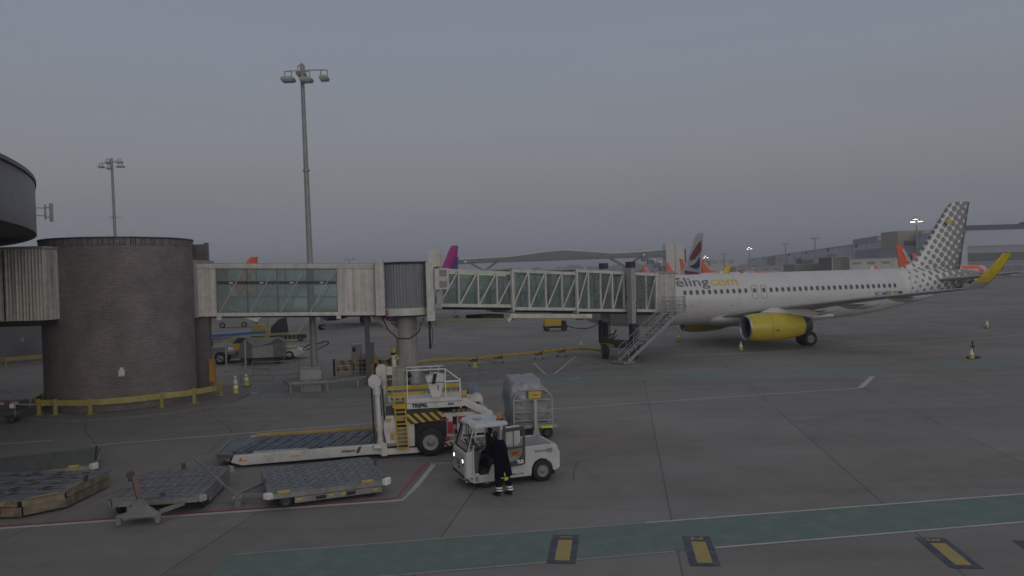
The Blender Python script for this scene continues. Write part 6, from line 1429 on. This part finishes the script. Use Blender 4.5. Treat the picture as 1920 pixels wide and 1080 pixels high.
for o in [x for x in C.objects if x.parent == K and x.name.startswith('lift_mast') and max(v.co.y for v in x.data.vertices) > 2]: o.location.x = .22
def lf(x, y, z): return (x if x < 5.0 else 4.91 + (x - 5.18) * .766 if x > 5.18 else 5.0 + (x - 5.0) * -.5, y, z if z < 2.56 else 2.56 + (z - 2.56) * .8)
remap(K, lf, skip=('lift_mast', 'platform_side_beam', 'platform_deck', 'entry_lip', 'roller_tracks', 'rollers', 'far_guide_rail', 'near_guide_strip', 'platform_lettering', 'sticker_mark', 'front_wheel', 'rear_wheels', 'hub'))
for y in (-.02, 3.05): mb = MB(); wheel(mb, (6.65, y, .50), .50, .40); mb.build('front_wheel', [BLACK, LGREY], K)
mb = MB(); mb.lathe([(-.25, .02), (-.24, .10), (-.2, .13), (-.12, .14)], (6.65, 0, .50), 'Y', 20); mb.build('hub', GREY, K)
for y in (.3, 2.9): mb = MB(); wheel(mb, (8.45, y, .42), .42, .3); mb.build('rear_wheel', [BLACK, LGREY], K)
# ------------------------------------------------------------------ covered cargo dolly behind the tug
K = thing('cargo_dolly', 'dolly with tubular end frame and plastic wrapped cargo parked behind the white tug', 'cargo dolly', (-.12, 28.2, 0), R(6))
mb = MB(); mb.bx(-.05, 1.6, 0, 3.0, .42, .56); mb.bx(-.1, 1.7, -.1, 0, .46, .58); mb.build('chassis', GALV, K)
mb = MB(); mb.bx(1.05, 1.5, -.11, -.1, .44, .52); mb.build('yellow_plate', HYEL, K)
for x in (.2, 1.35):
    for y in (.3, 2.6): mb = MB(); wheel(mb, (x, y, .2), .2, .14); mb.build('wheel', [BLACK, DGREY], K)
def arch(y, r_=.035):
    mb = MB(); P = [Vector(p) for p in ((.05, y, .56), (.05, y, 1.55), (.15, y, 1.68), (.35, y, 1.86), (1.2, y, 1.86), (1.4, y, 1.72), (1.5, y, 1.58), (1.5, y, .56))]
    for a, b in zip(P, P[1:]): mb.cyl(a, b, r_, n=8)
    for z in (1.5, 1.05, .72): mb.cyl((.05, y, z), (1.5, y, z), r_ * .7, n=8)
    for a, b in (((.05, 1.5), (.4, 1.45)), ((.2, 1.72), (.38, 1.46)), ((1.5, 1.5), (1.2, 1.48)), ((1.38, 1.74), (1.2, 1.46)), ((.1, .95), (.42, .74)), ((1.5, .95), (1.15, .76))): mb.beam((a[0], y - .01, a[1]), (b[0], y - .01, b[1]), .025)
    return mb
arch(0).build('end_frame', mat('pale_tube', (.36, .35, .32), .5, dirt=.4), K); arch(3.0).build('end_frame', mat('pale_tube', (.36, .35, .32), .5), K)
mb = MB(); mb.beam((.82, -.35, .25), (.86, -.12, 1.52), .1, .08); mb.prism([(.7, .25), (.98, .25), (.9, .55), (.78, .55)], -.38, -.3, plane='xz'); mb.build('upright_tow_bar', mat('pale_tube', (.36, .35, .32), .5), K)
mb = MB(); mb.bx(.62, 1.08, -.06, -.04, 1.56, 1.82); pt = mb.build('yellow_sign', mat('sign_yellow', (.50, .42, .04), .5), K); text_mb('WFS', .11, lambda u, v: (.72 + u, -.064, 1.64 + v), bold=.004, fit=.26).build('lettering', TXTR, pt)
KC = thing('wrapped_cargo', 'bulging load wrapped in crumpled grey plastic sheet on the covered dolly', 'cargo', (-.2, 28.2, .56), R(6))
bm = bmesh.new(); bmesh.ops.create_cube(bm, size=1); bmesh.ops.subdivide_edges(bm, edges=bm.edges[:], cuts=12, use_grid_fill=True)
from mathutils import noise as NZ
for v in bm.verts:
    x, y, z = v.co; rx = 1 - .10 * (abs(z) * 2) ** 4 - .05 * (abs(y) * 2) ** 4
    top_ = 1 if z < .3 else 1 - .16 * ((z - .3) / .2)
    p = Vector((x * 1.42 * rx * top_ * (1.08 if z < .3 else 1), y * 2.75 * (1 - .08 * (abs(z) * 2) ** 4), z * 1.62))
    nz = NZ.noise(p * 1.6) * .10 + NZ.noise(p * 4.5) * .05 - abs(NZ.noise(Vector((p.x * 2, p.y * 2, p.z * .6)) * 1.7)) * .08
    p += Vector((x * .9, y * .5, z * .8)).normalized() * nz
    if p.z > .55: p.x -= .06
    v.co = p + Vector((.74, 1.48, .80))
me = bpy.data.meshes.new('plastic_sheet'); bm.to_mesh(me); bm.free(); me.materials.append(PLAST)
for p in me.polygons: p.use_smooth = True
o = bpy.data.objects.new('plastic_sheet', me); C.objects.link(o); o.parent = KC
mb = MB(); mb.bx(.05, 1.45, .1, 2.9, 0, .06); mb.build('pallet', GREY, KC)

# ------------------------------------------------------------------ tow tug
TR = R(19)
K = thing('tow_tug', 'white electric tow tug with its dark framed cab door swung open', 'tow tractor', (-1.49, 21.66, 0), TR)
Wt = 1.5; TW_ = mat('tug_white', (.50, .51, .52), .35, dirt=.3, var=.1, scale=1.2)
side = [(.0, .28), (.02, .62), (.0, 1.0), (.06, 1.06), (.30, 1.10)]
mb = MB()   # nose, sill and rear body as one shell
def bodyring(x, z0, z1, inset=0, top=0): return [(x, inset, z0), (x, Wt - inset, z0), (x, Wt - inset + top * 0, z1 - .06), (x, Wt - inset - .07, z1), (x, inset + .07, z1), (x, inset, z1 - .06)]
mb.loft([bodyring(.0, .30, .98, .10), bodyring(.05, .24, 1.06, .03), bodyring(.32, .2, 1.14, 0)], sm=False)
mb.bx(.32, .52, .0, .07, .2, .46); mb.bx(.3, 1.30, .0, Wt, .18, .40)
mb.prism([(.86, .40), (1.02, .66), (1.30, .66), (1.30, .40)], .0, .08, plane='xz')
mb.bx(.3, 1.30, Wt - .07, Wt, .40, .95)
body = mb.build('nose_and_sill', TW_, K, bev=.02)
mb = MB()
x0 = 1.30
mb.prism([(x0, .22), (1.78, .22), (1.80, .46), (1.9, .62), (2.08, .70), (2.26, .66), (2.42, .52), (2.48, .30), (2.66, .34), (2.70, .78), (2.62, 1.04), (2.3, 1.10), (x0, 1.06)], 0, .10, plane='xz')
mb.prism([(x0, .22), (1.78, .22), (1.80, .46), (1.9, .62), (2.08, .70), (2.26, .66), (2.42, .52), (2.48, .30), (2.66, .34), (2.70, .78), (2.62, 1.04), (2.3, 1.10), (x0, 1.06)], Wt - .1, Wt, plane='xz')
mb.bx(x0, 2.62, .1, Wt - .1, .72, 1.08); mb.bx(2.60, 2.72, .05, Wt - .05, .36, .86)
rb = mb.build('rear_body', TW_, K, bev=.02)
mb = MB(); mb.bx(1.7, 2.5, .25, Wt - .25, 1.085, 1.10); mb.bx(1.62, 2.55, .12, .16, 1.081, 1.10); mb.bx(1.9, 2.3, -.012, -.001, .90, .95); mb.bx(2.28, 2.45, -.012, -.001, .86, .98); mb.build('bonnet_panels', GREY, rb)
mb = MB(); mb.bx(.34, 1.3, .08, Wt - .08, .40, .42); mb.build('cab_floor', DGREY, K)
# roof
mb = MB()
def rr_(x, ins, z0, z1): return [(x, ins, z0), (x, Wt - ins, z0), (x, Wt - ins, z1 - .05), (x, Wt - ins - .1, z1), (x, ins + .1, z1), (x, ins, z1 - .05)]
mb.loft([rr_(.30, .10, 1.84, 1.92), rr_(.42, .02, 1.85, 1.98), rr_(.9, -.02, 1.87, 2.03), rr_(1.42, -.02, 1.87, 2.02), rr_(1.52, .05, 1.88, 1.97)], sm=False); roof = mb.build('roof', mat('tug_roof', (.54, .56, .60), .35, dirt=.1), K, bev=.02)
text_mb('D', .5, lambda u, v: (.62 + v * .9, .95 - u * 1.1, 2.035), bold=0).build('roof_letter', mat('roof_letter', (.30, .32, .37), .5), roof)
mb = MB(); mb.prism([(.70, .62), (.78, .62), (.78, .84), (.70, .84)], 2.034, 2.038); mb.build('roof_hatch', TW_, roof)
mb = MB(); mb.cyl((1.42, .30, 2.0), (1.42, .30, 2.05), .08, n=16, mi=1); mb.cyl((1.42, .30, 2.05), (1.42, .30, 2.2), .062, n=16); mb.build('beacon', [AMBER, BLACK], K)
# pillars
mb = MB()
for y in (.03, Wt - .03):
    mb.beam((.28, y, 1.08), (.40, y, 1.88), .06, .06) if y > .5 else mb.beam((.30, y, .42), (.30, y, 1.12), .07, .12)
    mb.beam((.30, y, 1.1), (.46, y, 1.86), .05, .05); mb.beam((1.36, y, 1.04), (1.40, y, 1.9), .09, .10)
mb.beam((.14, .12, 1.08), (.38, .10, 1.86), .05); mb.beam((.14, Wt - .12, 1.08), (.38, Wt - .1, 1.86), .05)
mb.build('cab_pillars', TW_, K, bev=.008)
mb = MB(); mb.add([(.12, .14, 1.09), (.12, Wt - .14, 1.09), (.38, Wt - .12, 1.84), (.38, .12, 1.84)], [(0, 1, 2, 3)]); ws = mb.build('windscreen', CABGL, K)
mb = MB()
for a, b in (((.11, .13, 1.08), (.11, Wt - .13, 1.08)), ((.37, .12, 1.85), (.37, Wt - .12, 1.85)), ((.11, .13, 1.08), (.37, .12, 1.85)), ((.11, Wt - .13, 1.08), (.37, Wt - .12, 1.85))): mb.beam(a, b, .045)
for y in (.4, .6): mb.tube([(.33, y, 1.86), (.28, y, 1.95), (.25, y - .1, 1.86), (.22, y - .25, 1.5)], .012, 5)
mb.beam((.17, .12, 1.3), (.21, .62, 1.42), .025); mb.build('windscreen_seal', BLACK, ws)
mb = MB(); mb.beam((.3, -.05, 1.55), (.3, -.05, 1.35), .08, .10); mb.beam((.30, .02, 1.5), (.3, -.12, 1.5), .03); mb.beam((.2, Wt + .02, 1.45), (.2, Wt + .14, 1.5), .08, .12); mb.beam((.24, Wt, 1.5), (.2, Wt + .1, 1.5), .03); mb.build('mirrors', BLACK, K)
# far side window panel and rear window
mb = MB(); mb.add([(.48, Wt - .02, 1.35), (1.3, Wt - .02, 1.35), (1.34, Wt - .02, 1.85), (.52, Wt - .02, 1.85)], [(0, 1, 2, 3)]); sw = mb.build('far_window', CABGL, K)
mb = MB(); mb.beam((.45, Wt - .02, 1.32), (1.3, Wt - .02, 1.32), .04, .07); mb.beam((.95, Wt - .02, 1.3), (.97, Wt - .02, 1.86), .04); mb.build('far_window_frame', BLACK, sw)
mb = MB(); mb.bx(.6, .9, Wt - .05, Wt - .03, 1.0, 1.28); mb.build('far_panel', WHITE, sw)
# steering, seat, dash
mb = MB(); mb.prism([(.32, .42), (.5, .42), (.62, 1.02), (.34, 1.12)], .15, Wt - .1, plane='xz'); mb.build('dashboard', mat('dash_grey', (.10, .10, .11), .6), K)
mb = MB(); M0 = Matrix.Translation((.72, .55, 1.12)) @ Matrix.Rotation(R(-35), 4, 'Y')
P = [M0 @ Vector((.19 * math.cos(a * math.pi / 10), .19 * math.sin(a * math.pi / 10), 0)) for a in range(21)]
mb.tube(P, .016, 6); mb.tube([M0 @ Vector((0, 0, 0)), Vector((.55, .55, .9))], .03, 8); mb.tube([P[0], P[10]], .012, 5); mb.build('steering_wheel', BLACK, K)
mb = MB(); mb.bx(.98, 1.28, .35, 1.1, .42, .66); mb.bx(1.0, 1.32, .32, 1.15, .66, .76); mb.bx(1.2, 1.32, .35, 1.1, .76, 1.45); mb.bx(1.21, 1.31, .5, .95, 1.48, 1.66); mb.build('seat', mat('seat_black', (.03, .03, .035), .7), K, bev=.03)
# open door swung back along the side
D0 = R(-7)
mb = MB(); Md = Matrix.Translation((1.12, -.10, 0)) @ Matrix.Rotation(D0, 4, 'Z') @ Matrix.Scale(.84, 4, (1, 0, 0)) @ Matrix.Scale(.94, 4, (0, 0, 1))
def dp(x, z, y=0): return Md @ Vector((x, y, z))
outer = [(-.02, .58), (.78, .66), (.80, 1.86), (.0, 1.80)]; inner = [(.04, .72), (.56, .80), (.70, 1.0), (.72, 1.74), (.08, 1.70)]
def ring2(mb, O, I, t=.04):
    # frame: outer polygon with inner hole, both resampled
    n = 40
    def rs(P):
        Ls = [math.dist(P[i], P[(i + 1) % len(P)]) for i in range(len(P))]; T_ = sum(Ls); out = []
        cxx = sum(p[0] for p in P) / len(P); czz = sum(p[1] for p in P) / len(P)
        for k in range(n):
            a = 2 * math.pi * k / n; dx, dz = math.cos(a), math.sin(a); best = None
            for i in range(len(P)):
                p, q = P[i], P[(i + 1) % len(P)]; ex, ez_ = q[0] - p[0], q[1] - p[1]; den = dx * ez_ - dz * ex
                if abs(den) < 1e-9: continue
                tt = ((p[0] - cc[0]) * ez_ - (p[1] - cc[1]) * ex) / den; ss = ((p[0] - cc[0]) * dz - (p[1] - cc[1]) * dx) / den
                if tt > 0 and -1e-6 <= ss <= 1 + 1e-6 and (best is None or tt < best): best = tt
            out.append((cc[0] + dx * best, cc[1] + dz * best))
        return out
    cc = (sum(p[0] for p in I) / len(I), sum(p[1] for p in I) / len(I))
    o_, i_ = rs(O), rs(I)
    vs = [dp(x, z, 0) for x, z in o_] + [dp(x, z, 0) for x, z in i_] + [dp(x, z, t) for x, z in o_] + [dp(x, z, t) for x, z in i_]
    fs = []
    for k in range(n):
        j = (k + 1) % n; fs += [(k, j, n + j, n + k), (2 * n + k, 2 * n + j, 3 * n + j, 3 * n + k), (k, j, 2 * n + j, 2 * n + k), (n + k, n + j, 3 * n + j, 3 * n + k)]
    mb.add(vs, fs)
ring2(mb, outer, inner); P = [dp(.05, 1.18, -.012), dp(.71, 1.22, -.012), dp(.71, 1.22, .052), dp(.05, 1.18, .052)]
mb.beam(dp(.04, 1.18, .02), dp(.72, 1.22, .02), .06, .06); mb.beam(dp(.38, 1.2, .02), dp(.38, 1.72, .02), .02, .03)
door = mb.build('open_cab_door', mat('door_charcoal', (.045, .048, .058), .5), K)
mb = MB(); mb.add([dp(x, z, .02) for x, z in inner], [tuple(range(5))]); mb.build('door_glass', CABGL, door)
text_mb('TLD', .17, lambda u, v: dp(.47 + u, .715 + v * .8, -.008), bold=.012, fit=.25).build('lettering', TXTW, door)
mb = MB(); mb.add([dp(.30, .9, .075), dp(.66, .95, .075), dp(.66, 1.12, .075), dp(.30, 1.12, .075)], [(0, 1, 2, 3)]); st = mb.build('yellow_notice', mat('notice_yellow', (.45, .34, .08), .6), door)
mb = MB(); mb.add([dp(.34, .95, .07), dp(.54, .98, .07), dp(.54, 1.06, .07), dp(.34, 1.06, .07)], [(0, 1, 2, 3)]); mb.build('notice_print', TXTR, door)
# headlights, hazard strip, wheels
for y in (.26, Wt - .26): mb = MB(); mb.cyl((-.012, y, .80), (.05, y, .80), .055, n=16); mb.build('headlight', LAMPC, K); mb = MB(); mb.bx(-.008, .04, y - .09, y + .09, .66, .90); mb.build('headlight_housing', GREY, K)
mb = MB(); mb.bx(-.03, .02, .12, Wt - .12, .29, .42); mb.bx(.0, .26, -.012, .0, .24, .36); mb.build('hazard_bumper', HAZ2, K)
text_mb('TLD', .2, lambda u, v: (-.014, .95 - u, .62 + v), bold=.01, fit=.34).build('lettering', TXT, K)
mb = MB(); mb.bx(-.02, .0, .6, .68, .55, .59); mb.cyl((-.03, .7, .54), (0, .7, .54), .025); mb.build('nose_fittings', BLACK, K)
for x, y, r__ in ((2.38, .10, .33), (2.38, Wt - .1, .33), (.66, .16, .28), (.66, Wt - .16, .28)): mb = MB(); wheel(mb, (x, y, r__), r__, .24); mb.build('wheel', [BLACK, GREY], K)
mb = MB(); mb.bx(1.5, 1.62, -.012, -.001, .30, .33); mb.cyl((1.66, -.012, .32), (1.66, 0, .32), .03); mb.cyl((1.56, -.012, .32), (1.56, 0, .32), .03); mb.build('side_fittings', GREY, K)
mb = MB(); mb.bx(1.55, 1.72, .5, .62, 1.08, 1.7); mb.build('rear_post', WHITE, K); mb = MB(); mb.bx(.3, 2.6, .2, Wt - .2, .12, .25); mb.build('underbody', DARK, K)
def tf(x, y, z): return (x * .8 if x < 1.45 else 1.16 + (x - 1.45) * 2.606 if x < 1.78 else x + .24, y, z if z < 1.06 else 1.06 + (z - 1.06) * .88)
remap(K, tf, skip=('wheel', 'open_cab_door'))
# ------------------------------------------------------------------ person
def skin_obj(name, nodes, edges, m, parent, root=0, sub=2, smooth_=True):
    me = bpy.data.meshes.new(name); me.from_pydata([n[0] for n in nodes], edges, []); me.update()
    o = bpy.data.objects.new(name, me); C.objects.link(o); o.parent = parent
    sk = o.modifiers.new('skin', 'SKIN'); sk.use_smooth_shade = True
    if not me.skin_vertices: 
        bpy.context.view_layer.objects.active = o
    lay = me.skin_vertices[0].data if me.skin_vertices else None
    if lay is None:
        bm = bmesh.new(); bm.from_mesh(me); l = bm.verts.layers.skin.verify(); bm.to_mesh(me); bm.free(); lay = me.skin_vertices[0].data
    for i, n in enumerate(nodes): r_ = n[1] if isinstance(n[1], tuple) else (n[1], n[1]); lay[i].radius = r_; lay[i].use_root = (i == root); lay[i].use_loose = False
    s = o.modifiers.new('sub', 'SUBSURF'); s.levels = sub; s.render_levels = sub
    me.materials.append(m); return o
# local frame: +y is the way the person faces, leaning into the cab
P_ = thing('person', 'worker in long dark navy coat and trousers leaning into the open tug cab', 'person', (-.43, 21.14, 0), R(40))
# pelvis, spine, head / legs / arms
BN = [((0, 0, .92), (.13, .10)), ((0, .03, 1.10), (.125, .095)), ((0, .10, 1.28), (.15, .10)), ((0, .16, 1.42), (.14, .09)), ((0, .21, 1.50), .055), ((0, .24, 1.57), .058),
      ((-.10, 0, .86), .085), ((-.12, .05, .50), .06), ((-.12, -.01, .12), .042), ((-.13, .10, .05), .04), ((-.13, .20, .04), .03),
      ((.10, 0, .86), .085), ((.15, -.02, .50), .06), ((.17, -.14, .12), .042), ((.18, -.04, .05), .04), ((.19, .06, .04), .03),
      ((-.19, .17, 1.42), .062), ((-.27, .33, 1.22), .048), ((-.22, .56, 1.16), .038), ((-.21, .62, 1.16), .028),
      ((.19, .17, 1.42), .062), ((.28, .30, 1.20), .048), ((.16, .52, 1.12), .038), ((.14, .58, 1.13), .028)]
BE = [(0, 1), (1, 2), (2, 3), (3, 4), (4, 5), (0, 6), (6, 7), (7, 8), (8, 9), (9, 10), (0, 11), (11, 12), (12, 13), (13, 14), (14, 15), (3, 16), (16, 17), (17, 18), (18, 19), (3, 20), (20, 21), (21, 22), (22, 23)]
body = skin_obj('body', BN, BE, NAVY, P_)
# head
def ellips(c, r, nx=24, ny=16, f=None):
    mb = MB(); vs = []
    for i in range(ny + 1):
        th = math.pi * i / ny
        for j in range(nx):
            ph = 2 * math.pi * j / nx; p = Vector((r[0] * math.sin(th) * math.cos(ph), r[1] * math.sin(th) * math.sin(ph), r[2] * math.cos(th)))
            if f: p = f(p)
            vs.append(Vector(c) + p)
    mb.add(vs, [(i * nx + j, i * nx + (j + 1) % nx, (i + 1) * nx + (j + 1) % nx, (i + 1) * nx + j) for i in range(ny) for j in range(nx)], 0, True); return mb
hc = (0, .29, 1.655)
def hf(p):
    if p.z < -.03: p = Vector((p.x * .85, p.y * .9, p.z))
    return p
mb = ellips(hc, (.076, .096, .118), f=hf)
mb.loft([[(x, hc[1] + .085 + d, hc[2] + z) for x, z in ((-w_, -.02), (w_, -.02), (w_ * .6, .03), (-w_ * .6, .03))] for w_, d in ((.016, 0), (.008, .03))])
for s in (-1, 1): mb.loft([[(s * .074, hc[1] - .02 + .02 * math.cos(a), hc[2] - .005 + .032 * math.sin(a)) for a in (0, 1.5, 3, 4.5)], [(s * .092, hc[1] - .03 + .02 * math.cos(a), hc[2] - .005 + .034 * math.sin(a)) for a in (0, 1.5, 3, 4.5)]])
head = mb.build('head', SKIN, P_)
mb = MB()
for s in (-1, 1): mb.add(ellips((s * .03, hc[1] + .086, hc[2] + .012), (.013, .008, .008), 10, 6).v, ellips((0, 0, 0), (1, 1, 1), 10, 6).f)
mb.build('eyes', BLACK, head)
mb = MB(); mb.bx(-.025, .025, hc[1] + .082, hc[1] + .09, hc[2] - .055, hc[2] - .047); mb.build('mouth', RED, head)
def hrf(p): return Vector((p.x, p.y - .004, p.z)) if (p.z > -.005 or p.y < -.01) else Vector((p.x * .9, min(p.y, .02), p.z * .9))
hp = ellips((hc[0], hc[1] - .012, hc[2] + .012), (.084, .100, .122), f=hrf); hp.build('hair', HAIR, P_)
mb = MB(); mb.tube([Vector((.088 * math.cos(a * math.pi / 10), hc[1] + .0, hc[2] + .01 + .135 * math.sin(a * math.pi / 10))) for a in range(11)], .012, 6)
for s in (-1, 1): mb.cyl((s * .075, hc[1], hc[2]), (s * .112, hc[1], hc[2]), .036, n=12)
mb.build('ear_defenders', mat('ear_band', (.25, .25, .26), .5), P_)
# coat
def ringc(cx, cy, cz, rx, ry, n=24, tilt=0, wob=0): 
    return [(cx + rx * math.cos(2 * math.pi * i / n) * (1 + wob * math.sin(5 * i)), cy + ry * math.sin(2 * math.pi * i / n) * (1 + wob * math.cos(4 * i)), cz + tilt * math.sin(2 * math.pi * i / n)) for i in range(n)]
mb = MB(); mb.loft([ringc(.02, -.03, .56, .27, .21, wob=.05), ringc(.01, -.02, .75, .26, .20, wob=.04), ringc(0, 0, .95, .24, .18, wob=.02), ringc(0, .03, 1.10, .23, .17, tilt=-.01), ringc(0, .09, 1.27, .255, .18, tilt=-.02), ringc(0, .15, 1.40, .245, .155, tilt=-.03), ringc(0, .19, 1.48, .15, .10, tilt=-.03), ringc(0, .21, 1.525, .075, .075, tilt=-.02)])
coat = mb.build('coat', NAVY, P_)
for s, ch in ((-1, (16, 17, 18)), (1, (20, 21, 22))):
    a, b, c_ = [Vector(BN[i][0]) for i in ch]; mb = MB(); Pp = smooth([a + Vector((-s * .05, 0, .0)), a, b, c_], 5)
    rings = []; L_ = len(Pp)
    for i, p in enumerate(Pp):
        d = (Pp[min(i + 1, L_ - 1)] - Pp[max(i - 1, 0)]).normalized(); u = d.cross(Vector((0, 0, 1))).normalized(); v = u.cross(d); r_ = .088 - .032 * i / L_
        rings.append([p + (u * math.cos(2 * math.pi * k / 12) + v * math.sin(2 * math.pi * k / 12)) * r_ * (1 + .05 * math.sin(i * 2.1 + k)) for k in range(12)])
    mb.loft(rings); mb.build('sleeve', NAVY, coat)
# trousers
TB = mat('trouser_navy', (.007, .011, .025), .9, spec=.15)
for ch in ((6, 7, 8), (11, 12, 13)):
    a, b, c_ = [Vector(BN[i][0]) for i in ch]; mb = MB(); Pp = smooth([a, b, c_ + Vector((0, 0, -.02))], 7); L_ = len(Pp)
    mb.loft([[(p.x + (.105 - .03 * i / L_) * math.cos(2 * math.pi * k / 14) * (1 + .06 * math.sin(i * 1.7 + k * 2)), p.y + (.11 - .03 * i / L_) * math.sin(2 * math.pi * k / 14), p.z) for k in range(14)] for i, p in enumerate(Pp)]); tr = mb.build('trouser_leg', TB, P_)
    d = (c_ - b)
    for f_ in (.62, .80):
        q = b + d * f_; q2 = b + d * (f_ + .11); mb = MB(); mb.loft([[(q_.x + .093 * math.cos(2 * math.pi * k / 14), q_.y + .099 * math.sin(2 * math.pi * k / 14), q_.z) for k in range(14)] for q_ in (q, q2)], cap=False); mb.build('reflective_band', TXTW, tr)
mb = MB(); mb.prism([(-.10, .70), (.02, .58), (.04, .48), (-.08, .46)], -.225, -.195, plane='xz'); mb.build('lime_cloth', HYEL, P_)
for ch in ((9, 10), (14, 15)):
    a, b = [Vector(BN[i][0]) for i in ch]; mb = MB(); c0 = a + Vector((0, -.09, 0))
    mb.loft([[(p.x + w_ * u, p.y, z0 + h_ * v) for u, v in ((-1, 0), (1, 0), (1, .6), (.6, 1), (-.6, 1), (-1, .6))] for p, w_, h_, z0 in ((c0 + Vector((0, -.03, 0)), .042, .11, .0), (c0, .05, .13, .0), (a, .052, .11, 0), (b, .055, .07, 0), (b + Vector((0, .07, 0)), .03, .045, 0))]); mb.build('shoe', BLACK, P_, bev=.01)
# hands closed on the wheel rim
for s, wi, fw in ((-1, 19, Vector((.05, .99, .05))), (1, 23, Vector((-.1, .98, .1)))):
    w0 = Vector(BN[wi][0]); f = fw.normalized(); side_ = f.cross(Vector((0, 0, 1))).normalized() * -s; dn = Vector((0, 0, -1))
    nodes = [(w0, .026), (w0 + f * .05, (.036, .018)), (w0 + f * .085, (.038, .016))]; edges = [(0, 1), (1, 2)]
    h = skin_obj('hand', nodes, edges, SKIN, P_, 0, 1)
    for k, L_ in enumerate((.07, .08, .075, .06)):
        b0 = w0 + f * .082 + side_ * (.027 - .018 * k); p1 = b0 + f * L_ * .42 + dn * .008; p2 = p1 + f * L_ * .18 + dn * L_ * .32; p3 = p2 - f * L_ * .12 + dn * L_ * .26
        skin_obj('finger', [(b0, .009), (p1, .0085), (p2, .008), (p3, .007)], [(0, 1), (1, 2), (2, 3)], SKIN, h, 0, 1)
    b0 = w0 + f * .035 + side_ * .034; skin_obj('thumb', [(b0, .011), (b0 + side_ * .022 + f * .025 + dn * .01, .0095), (b0 + side_ * .018 + f * .05 + dn * .03, .008)], [(0, 1), (1, 2)], SKIN, h, 0, 1)
# ------------------------------------------------------------------ dusk haze over the airfield
mb = MB(); mb.bx(-4100, 4100, -120, 6100, -1, 84)
hz = mb.build('haze', [])
hm = bpy.data.materials.new('dusk_haze'); hm.use_nodes = True; t = hm.node_tree
for n in list(t.nodes): t.nodes.remove(n)
ho = t.nodes.new('ShaderNodeOutputMaterial'); pv = t.nodes.new('ShaderNodeVolumePrincipled')
pv.inputs['Color'].default_value = (.84, .87, .95, 1); pv.inputs['Density'].default_value = HAZE_DENSITY; pv.inputs['Anisotropy'].default_value = 0.0
t.links.new(pv.outputs[0], ho.inputs['Volume']); hz.data.materials.append(hm)
hz['kind'] = 'stuff'; tag(hz, 'thin blue grey dusk haze lying over the whole airfield', 'haze')
